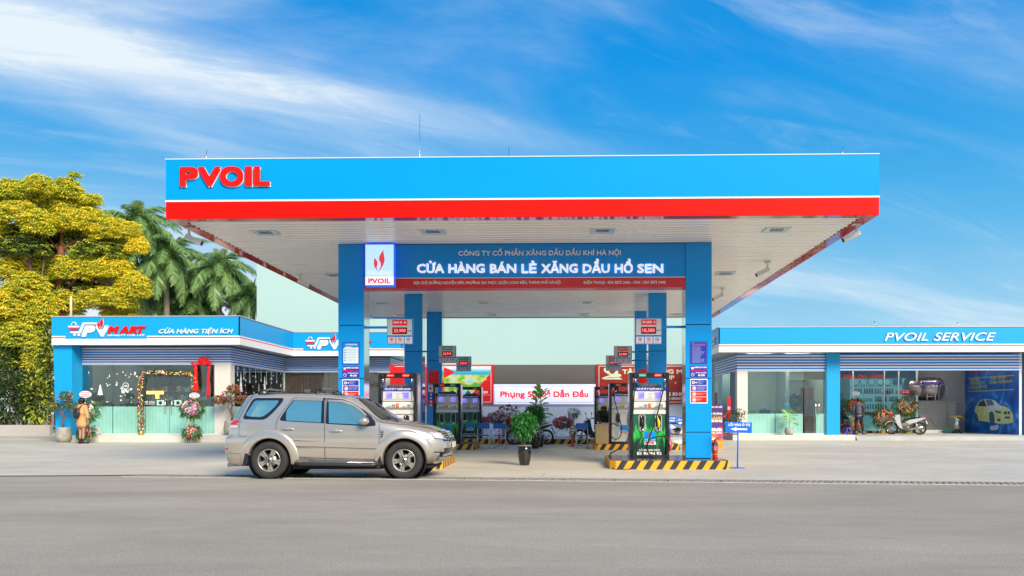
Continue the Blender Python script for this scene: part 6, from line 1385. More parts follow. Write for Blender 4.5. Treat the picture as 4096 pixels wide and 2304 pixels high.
lbg = leaf_mat('bougainvillea_leaf', (.05, .12, .02), (.22, .26, .05)); lgr = leaf_mat('grey_green_leaf', (.14, .20, .12), (.34, .38, .24))
bark = mat('bark', (.16, .09, .055), .9, var=.35, vs_=6, bump=.5); bark_r = mat('reddish_bark', (.24, .10, .05), .9, var=.3, vs_=5, bump=.4)
def leaf(mb, p, d, L_, W_, rng, mi=0, droop=0.0):
 d = Vector(d).normalized(); s_ = d.cross(Vector((0, 0, 1))); s_ = s_.normalized() if s_.length > .1 else Vector((1, 0, 0))
 s_ = (Matrix.Rotation(rng.uniform(-.9, .9), 3, d) @ s_) * W_ / 2; p = Vector(p); m_ = p + d * L_ * .5; e = p + d * L_ - Vector((0, 0, droop * L_))
 o = len(mb.v); mb.v += [tuple(p), tuple(m_ + s_), tuple(e), tuple(m_ - s_)]; mb.f.append((o, o + 1, o + 2, o + 3)); mb.mi.append(mi); mb.sm.append(False)
def rdir(rng, zmin=-1.0):
 while True:
  v = Vector((rng.gauss(0, 1), rng.gauss(0, 1), rng.gauss(0, 1)))
  if v.length > .01:
   v.normalize()
   if v.z >= zmin: return v
def whorls(mb, c, rad, n_, L_, W_, rng, mis, k=7, zmin=-.6, shell=.55):
 c = Vector(c)
 for i in range(n_):
  v = rdir(rng, zmin); r = rng.uniform(shell, 1.0) * (1 + .16 * mnoise.noise(v * 2.7 + c)); p = c + Vector((v.x * rad[0], v.y * rad[1], v.z * rad[2])) * r
  a0_ = rng.uniform(0, 6); mi = rng.choice(mis); kk = k + rng.randint(-1, 1); LL = L_ * rng.uniform(.75, 1.2)
  for j in range(kk):
   a = a0_ + 2 * PI * j / kk; leaf(mb, p, (math.cos(a), math.sin(a), rng.uniform(-.35, .35)), LL, W_, rng, mi, .35)
def cloud(mb, c, rad, n_, L_, W_, rng, mis=(0,), zmin=-1, shell=.35, droop=.2, up=0.0):
 c = Vector(c)
 for i in range(n_):
  v = rdir(rng, zmin); r = rng.uniform(shell, 1.0) ** .7 * (1 + .22 * mnoise.noise(v * 2.1 + c)); p = c + Vector((v.x * rad[0], v.y * rad[1], v.z * rad[2])) * r
  d = (v + rdir(rng) * .8 + Vector((0, 0, up))); leaf(mb, p, d, L_ * rng.uniform(.6, 1.25), W_ * rng.uniform(.7, 1.2), rng, rng.choice(mis), droop)
def limb(mb, pts, r0, r1, rng, n=7):
 pts = [Vector(p) for p in pts]; Q = []
 for a, b_ in zip(pts, pts[1:]):
  for k in range(4): Q.append(a.lerp(b_, k / 4) + Vector((rng.uniform(-.05, .05), rng.uniform(-.05, .05), 0)) * (b_ - a).length * .4)
 Q.append(pts[-1]); mb.tube(Q, [r0 + (r1 - r0) * i / (len(Q) - 1) for i in range(len(Q))], n)
def T(u, v, Y): return Vector((X(u, Y), Y, Z(v, Y, u)))
def tree(name, lab, base, clumps, trunk, branches, leafspec, grp=None, bk_=None):
 """clumps: (u, v, Y, ru, rv, count, materials)"""
 bu, bY = base; t = thing(name, lab, 'tree', (X(bu, bY), bY, gz(bY)), 0, grp); og = tuple(t.location); rng = random.Random(int(bu * 7 + bY))
 m = MB(); limb(m, trunk[0], trunk[1], trunk[2], rng, 9)
 for pts, r0, r1 in branches: limb(m, pts, r0, r1, rng)
 m.build('trunk', bk_ or bark, t, og)
 kind, L_, W_, mats = leafspec; m = MB()
 for u, v, Y, ru, rv, cnt, mis in clumps:
  s = Y / 3490; c = T(u, v, Y); rad = (ru * s, min(ru, 150) * s * .75, rv * s)
  if kind == 'whorl': whorls(m, c, rad, int(cnt * 3), L_ * .86, W_ * .86, rng, mis)
  else: cloud(m, c, rad, cnt, L_, W_, rng, mis)
 m.build('crown', mats, t, og); return t
Y1_ = 51.0
tree('flame_tree', 'large tree with bright yellow green layered crown rising behind the left shop', (243, Y1_),
  [(330, 895, Y1_, 130, 62, 420, (0, 0, 1)), (455, 930, Y1_, 110, 60, 380, (0, 0, 1)), (545, 985, Y1_, 45, 45, 100, (0,)), (300, 1085, Y1_, 110, 70, 340, (0, 1)), (430, 1080, Y1_, 110, 60, 380, (0, 0, 1)), (530, 1150, Y1_, 70, 70, 240, (0, 0, 1)), (430, 1200, Y1_, 120, 60, 260, (0, 1)), (250, 1210, Y1_, 80, 60, 180, (0, 1)),
  (270, 765, Y1_, 60, 58, 170, (1, 1, 0)), (365, 800, Y1_, 42, 28, 70, (0, 1)), (230, 840, Y1_, 60, 50, 140, (0, 1)), (300, 700, Y1_, 22, 14, 12, (1,)), (400, 1010, Y1_, 120, 50, 200, (1, 1, 2)), (300, 980, Y1_ + 1.5, 130, 70, 260, (1, 2)), (180, 1000, Y1_ + 1, 60, 80, 160, (1, 2)), (330, 1180, Y1_ + 1, 120, 70, 240, (1, 2)), (180, 1120, Y1_ + 1, 80, 80, 200, (1, 0)), (200, 900, Y1_ + 1, 60, 60, 130, (1, 0)), (310, 830, Y1_ + 1, 90, 50, 150, (1, 0)), (190, 790, Y1_ + 1, 60, 50, 120, (1, 0)), (250, 1230, Y1_ + 1, 90, 50, 160, (0, 1)), (480, 1250, Y1_ + 1, 80, 40, 130, (0, 1))],
  ([T(243, 1700, Y1_), T(246, 1300, Y1_), T(243, 1120, Y1_), T(246, 985, Y1_)], .34, .2), [([T(246, 1000, Y1_), T(300, 965, Y1_), T(380, 955, Y1_), T(450, 985, Y1_)], .14, .05), ([T(244, 1000, Y1_), T(252, 900, Y1_), T(270, 800, Y1_)], .13, .04), ([T(243, 1010, Y1_), T(200, 960, Y1_), T(150, 940, Y1_)], .10, .04), ([T(243, 1180, Y1_), T(310, 1110, Y1_), T(430, 1130, Y1_), T(520, 1190, Y1_)], .12, .04), ([T(243, 1250, Y1_), T(330, 1200, Y1_), T(470, 1250, Y1_)], .1, .04)],
  ('whorl', .30, .085, [ly, lyg, ldk]), bk_=bark_r)
Y2_ = 49.5
tree('flame_tree', 'yellow green tree filling the left edge of the picture above the dark bushes', (120, Y2_),
  [(40, 765, Y2_, 75, 50, 170, (1, 1, 0)), (150, 745, Y2_, 65, 48, 150, (1, 1, 0)), (70, 860, Y2_, 100, 60, 230, (1, 0)), (150, 900, Y2_, 70, 70, 180, (1, 0)), (20, 1080, Y2_, 80, 60, 180, (0, 0, 1)), (110, 1150, Y2_, 90, 70, 230, (0, 1)), (40, 1230, Y2_, 110, 80, 320, (0, 0, 1)), (165, 1240, Y2_, 60, 80, 200, (0, 1)), (90, 1350, Y2_, 110, 80, 300, (0, 1, 1)), (150, 1450, Y2_, 60, 90, 160, (1, 1, 0)), (30, 1430, Y2_, 60, 70, 150, (1, 2)), (100, 1000, Y2_, 110, 60, 200, (1, 2, 2)), (-60, 900, Y2_, 90, 120, 250, (1, 0)), (-80, 1200, Y2_, 100, 150, 300, (1, 0)), (60, 960, Y2_ + 1, 110, 70, 220, (1, 2)), (110, 1060, Y2_ + 1, 100, 60, 180, (1, 0)), (50, 1330, Y2_ + 1, 120, 90, 300, (1, 0)), (120, 1290, Y2_ + 1, 100, 60, 160, (0, 1)), (90, 800, Y2_ + 1, 110, 60, 190, (1, 0)), (10, 1520, Y2_ + 1, 120, 90, 200, (1, 2)), (140, 1560, Y2_ + 1, 60, 80, 120, (1, 2))],
  ([T(147, 1700, Y2_), T(144, 1450, Y2_), T(138, 1280, Y2_), T(120, 1050, Y2_), T(110, 850, Y2_)], .20, .07), [([T(97, 1570, Y2_), T(95, 1450, Y2_), T(60, 1300, Y2_), T(20, 1150, Y2_)], .14, .05), ([T(138, 1280, Y2_), T(170, 1180, Y2_), T(180, 1000, Y2_)], .1, .04), ([T(144, 1530, Y2_), T(125, 1500, Y2_), T(95, 1440, Y2_)], .07, .04), ([T(98, 1700, Y2_), T(97, 1570, Y2_)], .15, .14)],
  ('whorl', .30, .085, [ly, lyg, ldk]))
Y3_ = 46.5
for i, (u, v, ru, rv, cnt, mi_, lab) in enumerate(((40, 1600, 90, 120, 1500, (0,), 'dark green bush at the far left edge behind the low wall'), (140, 1600, 60, 110, 1300, (0, 1), 'mid green bush beside the blue end pillar of the left shop'), (195, 1480, 34, 190, 1300, (0, 0, 1), 'tall narrow dark shrub directly against the left shop pillar'), (-40, 1500, 80, 180, 1200, (0,), 'dark bush half cut off by the left picture edge'), (100, 1560, 60, 80, 700, (0,), 'low dark bush under the trees between two larger bushes'))):
 Yb_ = Y3_ + i * .4; p = T(u, 1700, Yb_); t = thing('bush', lab, 'bush', (p.x, Yb_, gz(Yb_))); og = tuple(t.location); rng = random.Random(40 + i); s = Yb_ / 3490
 m = MB(); cloud(m, T(u, v, Yb_), (ru * s, ru * s * .8, rv * s), cnt, .30, .11, rng, mi_, shell=.3); m.build('foliage', [ldk, lyg], t, og)
 m = MB(); limb(m, [(p.x, Yb_, gz(Yb_)), T(u, v + 20, Yb_), T(u + 6, v - rv * .5, Yb_)], .08, .03, rng); m.build('stem', bark, t, og)
k = MB(); k.box(-40, X(213, 45) - 0.2, 45, 45.3, gz(45) - .05, Z(1700, 45, 100)); tag(k.build('low_wall', mat('low_wall_concrete', (.40, .38, .36), .8, var=.08, vs_=1)), 'low grey concrete wall at the foot of the bushes on the far left', 'wall')
# palms
def frond_mesh(seed, young=False):
 rng = random.Random(seed); m = MB(); Ls = 3.0; n_ = 34; P = []
 arch = .10 if young else rng.uniform(.45, .62); drop = .05 if young else rng.uniform(.75, 1.0)
 for i in range(n_ + 1): s = i / n_; P.append(Vector((Ls * (s * .92 - .12 * s * s), 0, Ls * (arch * s - drop * s * s))))
 m.tube(P[::3] + [P[-1]], [.035 * (1 - .85 * i / len(P[::3])) + .004 for i in range(len(P[::3]) + 1)], 4)
 for i in range(3, n_ + 1):
  s = i / n_; t = (P[i] - P[i - 1]).normalized(); ll = (.30 + .62 * math.sin(PI * min(1, s * 1.05)) ** .7) * rng.uniform(.85, 1.1)
  for sd in (-1, 1):
   for q in range(2):
    d = (t * rng.uniform(.45, .85) + Vector((0, sd, 0)) * rng.uniform(.6, .95) + Vector((0, 0, -rng.uniform(.1, .7) if not young else .1))).normalized()
    mid = P[i] + d * ll * .55; end = mid + (d + Vector((0, 0, -.75 if not young else -.1))).normalized() * ll * .5; w_ = Vector((t.x, 0, t.z)) * .026
    p0 = P[i] + t * (q * .05); o = len(m.v); m.v += [tuple(p0 - w_), tuple(p0 + w_), tuple(mid + w_ * 1.2), tuple(mid - w_ * 1.2), tuple(end)]; m.f += [(o, o + 1, o + 2, o + 3), (o + 3, o + 2, o + 4)]; m.mi += [0, 0]; m.sm += [False, False]
 return m.mesh('frond', lpy if young else lpm)
FR = [frond_mesh(i) for i in range(4)]; FY = frond_mesh(9, True)
pal = [(540, 905, 56, 1.12, 'palm with the highest crown, standing right of the yellow tree'), (665, 1035, 57, 1.1, 'palm whose crown hangs beside the left end of the canopy'), (875, 1085, 58, 1.0, 'palm under the left canopy edge with a bright young central frond'), (1010, 1190, 58.5, .85, 'palm partly cut off by the tall pale building'), (600, 1170, 59, 1.05, 'low palm between the yellow tree and the pale building'), (790, 1225, 59.5, .95, 'lowest palm just above the left shop roof'), (470, 1040, 60, 1.0, 'palm mostly hidden behind the yellow tree'), (720, 1150, 61, 1.0, 'palm at the back of the palm group, seen in the gaps')]
trk = mat('palm_trunk', (.22, .20, .16), .9, var=.2, vs_=4, bump=.3)
for i, (u, v, Y, sc_, lab) in enumerate(pal):
 rng = random.Random(70 + i); p = T(u, v, Y); t = thing('palm_tree', lab, 'palm tree', (p.x, Y, gz(Y)), 0, 'palms behind the left shop'); h = p.z - gz(Y)
 m = MB(); m.tube([(0, 0, -.1), (.05, 0, h * .5), (0, 0, h - .9), (0, 0, h)], [.26, .22, .17, .12], 10); m.build('trunk', trk, t)
 for k in range(27):
  a = k * 2.4 + rng.uniform(-.2, .2); el = 1.25 - (k / 27) * 2.4
  inst('frond', FR[k % 4], t, (0, 0, h - .2 * (k / 27)), (0, -el * .62, a), (sc_ * rng.uniform(.95, 1.2),) * 3)
 for k in range(3): inst('frond', FY, t, (0, 0, h), (0, -1.35 + .2 * k, rng.uniform(0, 6)), (sc_ * .62,) * 3)

for i, (x, y, h_) in enumerate(((-17, -9, 10.5), (-12.5, -10, 11.5), (-8.5, -9, 10))):     # across the road: they mirror in the car windows
 rng = random.Random(200 + i); t = thing('street_tree', ('left', 'middle', 'right')[i] + 'most dark tree across the road, seen only as a reflection in the car windows', 'tree', (x, y, 0))
 m = MB(); limb(m, [(0, 0, 0), (.2, 0, h_ * .4), (0, 0, h_ * .75)], .22, .08, rng)
 for k in range(9): a = rng.uniform(0, 6.3); limb(m, [(.1, 0, h_ * (.35 + .04 * k)), (1.6 * math.cos(a), 1.2 * math.sin(a), h_ * (.45 + .05 * k)), (3.2 * math.cos(a), 2.5 * math.sin(a), h_ * (.5 + .05 * k))], .08, .02, rng, 5)
 m.build('trunk', bark, t); m = MB()
 for k in range(22): a = rng.uniform(0, 6.3); cloud(m, (rng.uniform(1, 4.5) * math.cos(a), 3 * math.sin(a), h_ * rng.uniform(.4, .95)), (2.2, 1.6, .5), 150, .4, .15, rng)
 m.build('crown', ldk, t)
# ------------------------------------------------------------------ potted plants
potb = mat('glossy_black_pot', (.010, .009, .010), .12, coat=.8); soil = mat('soil', (.06, .04, .025), .95, var=.4, vs_=30)
stemm = mat('pale_stem', (.42, .34, .20), .8, var=.2, vs_=20)
def black_pot(t, h=.48, r=.175):
 m = MB(); m.lathe([(r * .62, 0), (r * .70, .02), (r * .93, h * .45), (r, h * .75), (r, h), (r * .92, h), (r * .92, h - .03), (r * .9, h - .035)], n=28, cap=False); m.build('pot', potb, t)
 m = MB(); m.lathe([(0, h - .03), (r * .92, h - .035)], n=20, cap=False); m.build('soil', soil, t)
 m = MB(); m.lathe([(r * .98, h - .008), (r * 1.015, h - .002), (r * .98, h + .006)], n=28, cap=False); m.build('pot_rim', mat('pot_rim', (.35, .34, .33), .3), t)
def bowl_pot(t, r=.22, h=.42, m_=None):
 m = MB(); m.lathe([(0, 0), (r * .70, 0), (r * .98, h * .25), (r, h * .5), (r * .86, h * .9), (r * .80, h), (r * .72, h), (r * .70, h * .93), (0, h * .92)], n=24, cap=False); m.build('pot', m_ or M['concrete_pot'], t)
def shrub_ball(t, zc, rx, rz, n_, seed, L_=.10, W_=.042):
 rng = random.Random(seed); m = MB(); cloud(m, (0, 0, zc), (rx, rx * .9, rz), n_, L_, W_, rng, (0,), shell=.45, droop=.55); cloud(m, (0, 0, zc - rz * .5), (rx * .8, rx * .8, rz * .75), n_ // 2, L_, W_, rng, (0,), shell=.4, droop=.7); m.build('foliage', lsh, t)
YA = 21.4; t = thing('potted_shrub', 'round leafy green shrub in a tall black pot, nearest of the plants', 'potted plant', (X(2098.5, YA), YA, gz(YA) + .005)); black_pot(t)
m = MB(); m.tube([(0, 0, .44), (.006, 0, .7), (-.008, .01, 1.1)], [.013, .011, .006], 6)
for a in range(7): m.tube([(0, 0, .72 + a * .05), (.16 * math.cos(a * 2.2), .16 * math.sin(a * 2.2), .88 + a * .06)], [.007, .003], 5)
m.build('stem', stemm, t); shrub_ball(t, 1.02, .29, .27, 1700, 1)
YB_ = 30.4; t = thing('potted_shrub', 'smaller leafy shrub in a black pot behind the nearest potted shrub', 'potted plant', (X(2139, YB_), YB_, gz(YB_) + .005)); black_pot(t, .57, .2)
m = MB(); m.tube([(0, 0, .5), (-.03, 0, .9), (.0, .0, 1.35)], [.016, .012, .008], 6); m.build('stem', stemm, t); shrub_ball(t, 1.22, .32, .28, 1200, 2, .12, .05)
# fiddle leaf
def fig_leaf_mesh():
 m = MB(); P = [(0, 0), (.10, .04), (.22, .08), (.36, .15), (.55, .25), (.75, .28), (.9, .21), (1.0, .0)]
 vs = [];
 for x, w_ in P: z = -.35 * (x - .35) ** 2 + .02; vs += [(x, -w_, z + w_ * .25), (x, 0, z - .01), (x, w_, z + w_ * .25)]
 m.add(vs, [(3 * i + j, 3 * i + j + 1, 3 * i + 4 + j, 3 * i + 3 + j) for i in range(len(P) - 1) for j in (0, 1)], 0, True); return m.mesh('leaf', lfd)
FIG = fig_leaf_mesh()
def fig_leaves(t, z0, z1, rad, n_, L_, seed, top=1.2):
 rng = random.Random(seed)
 for i in range(n_):
  f = i / (n_ - 1); a = i * 2.4 + rng.uniform(-.3, .3); r = rad * rng.uniform(.05, .5) * (1 - .5 * f); el = -.25 + top * f + rng.uniform(-.2, .2)
  inst('leaf', FIG, t, (r * math.cos(a), r * math.sin(a), z0 + (z1 - z0) * f + rng.uniform(-.03, .03)), (rng.uniform(-.4, .4), -el, a), (L_ * rng.uniform(.8, 1.15),) * 3)
YC_ = 31.6; t = thing('fiddle_leaf_fig', 'tall fiddle leaf fig with broad bright leaves rising above the other pots', 'potted plant', (X(2158, YC_), YC_, gz(YC_) + .005)); black_pot(t, .45, .18)
m = MB(); m.tube([(0, 0, .4), (.03, 0, 1.0), (.06, 0, 1.6), (.05, 0, 1.95)], [.025, .02, .014, .008], 6); m.build('stem', stemm, t); fig_leaves(t, .95, 1.98, .34, 50, .34, 4)
YP = 32.2; k = MB(); k.tube([(0, 0, 0), (0, 0, Z(1587, YP) - gz(YP))], .03, 8); k.lathe([(0, 0), (.16, 0), (.16, .03), (0, .04)], n=16, cap=False); tag(k.build('black_post', M['black'], loc=(X(2144, YP), YP, gz(YP) + .005)), 'slim black post standing behind the potted plants', 'post')
# grey bowl pots by the shops
Yq = 39.0; zq = spf; t = thing('potted_fig', 'young fiddle leaf fig in a round grey pot in front of the office glass', 'potted plant', (X(3157, Yq), Yq, zq)); bowl_pot(t, .21, .34)
m = MB(); m.tube([(0, 0, .3), (.0, 0, .6), (.0, 0, .85)], [.012, .01, .006], 6); m.build('stem', mat('green_stem', (.05, .12, .03), .6), t); fig_leaves(t, .55, 1.0, .3, 26, .30, 6, .9)
Yq = 39.1; t = thing('potted_bougainvillea', 'sparse bushy plant in a grey pot behind the blue direction sign', 'potted plant', (X(2931, Yq), Yq, spf)); bowl_pot(t, .24, .5)
rng = random.Random(8); m = MB(); cloud(m, (-.02, 0, .78), (.50, .35, .26), 420, .13, .045, rng, (0,)); cloud(m, (.32, 0, 1.0), (.28, .2, .15), 130, .13, .04, rng, (0,)); m.build('foliage', ldk, t); m = MB(); m.tube([(0, 0, .45), (.05, 0, .7), (.3, 0, 1.0)], .015, 5); m.build('stem', bark, t)
m = MB(); m.ico((-.42, -.25, .82), .05); m.build('flower', mat('pink_petal', (.75, .05, .20), .5), t)
pk_, rd_, og_ = mat('magenta_petal', (.72, .03, .20), .5), mat('red_petal', (.75, .03, .015), .5), mat('peach_petal', (.80, .38, .14), .5)
def bougain(lab, x, y, z, sc_, seed, flip, fl):
 t = thing('potted_bougainvillea', lab, 'potted plant', (x, y, z), 0, None, sc_); bowl_pot(t, .31, .62)
 rng = random.Random(seed); m = MB(); m.tube([(0, 0, .55), (.06 * flip, 0, .8), (-.04 * flip, 0, 1.0), (.05 * flip, 0, 1.25), (.0, 0, 1.5)], [.045, .04, .035, .025, .015], 7); m.tube([(-.03, 0, 1.0), (-.14, 0, 1.15), (-.1, 0, 1.4), (-.3, 0, 1.6)], [.03, .025, .018, .01], 6); m.tube([(.03, 0, 1.2), (.3, 0, 1.45), (.55, 0, 1.5)], [.02, .014, .006], 6); m.build('trunk', bark, t)
 m = MB(); C = [(0, 0, 1.65, .42, .26), (-.5, 0, 1.5, .32, .16), (.5, 0, 1.5, .35, .18), (.1, 0, 1.95, .25, .16)]
 for a in C: cloud(m, a[:3], (a[3], a[3] * .7, a[4]), 330, .10, .045, rng, (0,))
 m.build('foliage', lbg, t); m = MB()
 for i in range(fl):
  a = rng.choice(C); v = rdir(rng); p = Vector(a[:3]) + Vector((v.x * a[3], v.y * a[3] * .7, v.z * a[4])) * rng.uniform(.75, 1.1)
  for q in range(3): m.ico(p + rdir(rng) * .03, rng.uniform(.018, .034), (1, 1, .6), mi=rng.choice((0, 0, 1, 2)) if flip > 0 else (rng.choice((0, 1, 2)) if rng.random() < .5 else 2), sm=False)
 m.build('blossom', [pk_, rd_, og_], t, kind='stuff'); return t
bougain('bougainvillea with twisted trunk in a big grey pot at the blue end pillar', X(255, 35.75), 35.75, gz(35.7) + .005, 1.0, 3, -1, 40)
bougain('bougainvillea with pink and red blossom in a grey pot behind the car rear', X(925, 36.4), 36.4, pf, 1.0, 4, 1, 210)

# ------------------------------------------------------------------ hanging baskets, rose pots on the terrace
Yt = 36.8; zt9 = gz(bk) + .17
iron = mat('wrought_iron_white', (.45, .45, .44), .5)
def basket_stand(u, v0, v1, w_, cols, lab, seed, grp):
 x = X(u, Yt); zc = (Z(v0, Yt) + Z(v1, Yt)) / 2; rz = (Z(v0, Yt) - Z(v1, Yt)) / 2; rx = w_ / 2 / 3490 * Yt; t = thing('flower_basket_stand', lab, 'flower stand', (x, Yt, zt9), 0, grp); zc -= zt9; rng = random.Random(seed)
 m = MB()
 for s in (-1, 1):
  m.tube([(s * rx * .8, 0, 0), (s * rx * .75, 0, zc * .3), (s * rx * .3, 0, zc * .55), (s * rx * .7, 0, zc - .1)], .012, 5); m.tube([(s * (rx * .45 + .13 * math.cos(a)), 0, zc * .28 + .13 * math.sin(a)) for a in [i * .5 for i in range(12)]], .008, 4); m.tube([(s * (rx * .45 + .07 * math.cos(a)), 0, zc * .62 + .09 * math.sin(a)) for a in [i * .5 for i in range(12)]], .008, 4)
 m.tube([(-rx * .8, 0, .02), (rx * .8, 0, .02)], .012, 5); m.tube([(-rx * .7, 0, zc - .1), (rx * .7, 0, zc - .1)], .012, 5); m.tube([(rx * .6 * math.cos(a * PI / 8), .2 * math.sin(a * PI / 8), zc - .12) for a in range(16)], .012, 5, closed=True); m.build('scroll_frame', iron, t)
 m = MB(); m.lathe([(.0, zc - .22), (.16, zc - .2), (.24, zc - .05), (.22, zc - .04)], n=14, cap=False); m.build('basket', mat('coir', (.25, .22, .18), .9), t)
 m = MB(); cloud(m, (0, 0, zc - .02), (rx, .28, rz * .95), 700, .10, .045, rng, (0,)); m.build('foliage', leaf_mat('basket_leaf', (.05, .14, .03), (.16, .30, .08)) if 'basket_leaf' not in bpy.data.materials else bpy.data.materials['basket_leaf'], t)
 m = MB()
 for i in range(95): v = rdir(rng, -.7); m.ico(Vector((0, 0, zc)) + Vector((v.x * rx, v.y * .28 - .03, v.z * rz)) * rng.uniform(.85, 1.12), rng.uniform(.032, .055), (1, .7, 1), mi=rng.randrange(len(cols)), sm=False)
 m.build('blossom', cols, t, kind='stuff')
pale = [mat('pale_pink_petal', (.78, .48, .55), .5), mat('pink_white_petal', (.80, .66, .70), .5), mat('rose_petal', (.70, .28, .38), .5)]; cor = [mat('coral_petal', (.85, .06, .09), .5), mat('coral_light', (.88, .20, .22), .5)]
basket_stand(1990, 1646, 1692, 74, pale, 'pale pink petunia basket on a scrolled iron stand behind the blue chairs', 21, None)
basket_stand(2251, 1668, 1712, 74, cor, 'coral red flower basket on a scrolled stand left of the orange bollard', 22, None)
basket_stand(2047, 1672, 1706, 40, cor, 'red flower basket mostly hidden behind the nearest potted shrub', 23, None)
basket_stand(1936, 1668, 1700, 40, cor, 'red flower basket showing beside the rear green pump', 24, None)
def rose_tree(u, vt, vb, w_, lab, seed, potw, nroses, potv):
 Yr = 38.2; x = X(u, Yr); t = thing('potted_rose', lab, 'potted plant', (x, Yr, zt9)); s = Yr / 3490; zc = (Z(vt, Yr) + Z(vb, Yr)) / 2 - zt9; rz = (vb - vt) / 2 * s; rx = w_ / 2 * s; rng = random.Random(seed); ph = (1753 - potv) * s
 m = MB(); m.box(-potw / 2, potw / 2, -.2, .2, 0, ph); m.build('pot', M['concrete_pot'], t, bevel=.03)
 m = MB(); m.tube([(0, 0, ph - .02), (.03, 0, zc * .6), (0, 0, zc)], [.02, .015, .01], 5)
 for a in range(6): m.tube([(0.01, 0, zc * .72), (rx * .7 * math.cos(a * 1.1), .1, zc + rz * .6 * math.sin(a * 1.7))], [.01, .004], 4)
 m.build('stem', mat('green_stem', (.05, .12, .03), .6), t); m = MB(); cloud(m, (0, 0, zc), (rx, .4, rz), 620 if w_ > 60 else 230, .11, .05, rng, (0,), shell=.3); m.build('foliage', lgr, t); m = MB()
 for i in range(nroses): v = rdir(rng, -.3); m.ico((v.x * rx, -.3, zc + v.z * rz), .06, sm=False)
 if nroses: m.build('rose', rd_, t, kind='stuff')
rose_tree(2036, 1620, 1690, 96, 'large grey green rose bush with red blooms left of the black pots', 31, .62, 8, 1700)
rose_tree(2294, 1632, 1672, 52, 'small thin rose tree in a grey pot right of the coral basket', 32, .34, 0, 1704)

# ------------------------------------------------------------------ congratulation flower stands
wdn = mat('bamboo', (.60, .40, .16), .6, var=.2, vs_=10); cardw = mat('card_white', (.80, .74, .80), .5); fern = leaf_mat('fern_leaf', (.04, .14, .03), (.12, .28, .06))
def easel(x, y, z, H, lab, cols_top, cols_low, card, seed, rz=0, legs=True, ztop=None, rtop=.36, low=True, grp='opening day flower stands'):
 t = thing('flower_easel', lab, 'flower stand', (x, y, z), rz, grp); rng = random.Random(seed); zt_ = ztop or H * .60
 if legs:
  for nm_, pts in (('leg', [(-.27, -.1, 0), (-.05, 0, H * .75)]), ('leg', [(.27, -.1, 0), (.05, 0, H * .75)]), ('leg', [(0, .3, 0), (0, .02, H * .7)])): m = MB(); m.tube(pts, .016, 6); m.build(nm_, wdn, t)
  m = MB(); m.tube([(-.22, -.08, .18), (.22, -.08, .18)], .012, 6); m.build('crossbar', wdn, t)
 groups = [(zt_, rtop, cols_top, 85)] + ([(H * .23, .24, cols_low, 34)] if low else [])
 for gi, (zc, r, cols, cnt) in enumerate(groups):
  m = MB(); cloud(m, (0, 0, zc), (r * 1.35, .25, r * .95), 520 if gi == 0 else 300, .22, .05, rng, (0,), shell=.5, droop=.35); m.build('fern_leaves', fern, t)
  m = MB()
  for i in range(cnt):
   v = rdir(rng); m.ico(Vector((v.x * r, -.12 - abs(v.y) * .16, zc + v.z * r * .82)), rng.uniform(.035, .055), (1, .8, 1), mi=rng.randrange(len(cols)), sm=False)
  m.build('flowers', cols, t, kind='stuff')
 if card:
  zc = card[0]; m = MB(); P = [(card[1] * math.cos(2 * PI * i / 24), card[1] * .56 * math.sin(2 * PI * i / 24)) for i in range(24)]; m.prism(P, (card[2], -.02, zc), (1, 0, 0), (0, 0, 1), (0, -.01, 0)); cd = m.build('oval_card', card[5], t)
  m = MB()
  for j, q in enumerate(card[3]): text(m, q, (card[2], -.03, zc + .05 - j * .075), .038, min(card[1] * 1.5, .05 * len(q)), align='C', bold=.03)
  m.build('card_text', card[4], cd); m = MB(); m.tube([(card[2], -.01, zc - card[1] * .5), (0, 0, zt_)], .008, 5); m.build('card_stick', wdn, t)
 return t
white_r = mat('white_rose', (.80, .66, .60), .6); redr = mat('red_rose', (.70, .02, .02), .5); pinkr = mat('pink_rose', (.80, .25, .42), .5); lilac = mat('lilac_rose', (.72, .20, .52), .5)
tr9 = M['txt_red']
s36 = 35.2 / 3490
easel(X(345, 35.2), 35.2, gz(35.2) + .005, 1.95, 'flower stand of red and white roses with oval card beside the woman', [redr, white_r, redr, white_r], [pinkr, redr], (1.98, .255, -.02, ('PVOIL HÀ NỘI', 'Chúc mừng khai trương', 'Hồng phát'), tr9, cardw), 51, ztop=1.30, rtop=.40)
easel(X(769, 35.2), 35.2, gz(35.2) + .005, 1.9, 'flower stand of pink and lilac roses with oval card under the red bow', [pinkr, lilac, white_r, pinkr], [redr, pinkr, white_r], (1.93, .215, .10, ('CHÚC MỪNG', 'Khai trương', 'Hồng phát'), tr9, cardw), 52, ztop=1.42, rtop=.37)
m = MB(); m.lathe([(0, 0), (.16, 0), (.2, .15), (.14, .32), (.05, .40), (0, .4)], n=10, cap=False); tag(m.build('plastic_bag', mat('bag_plastic', (.62, .66, .62), .35), loc=(X(385, 36.2), 36.2, pf)), 'crumpled pale plastic bag on the step behind the red and white flower stand', 'bag')

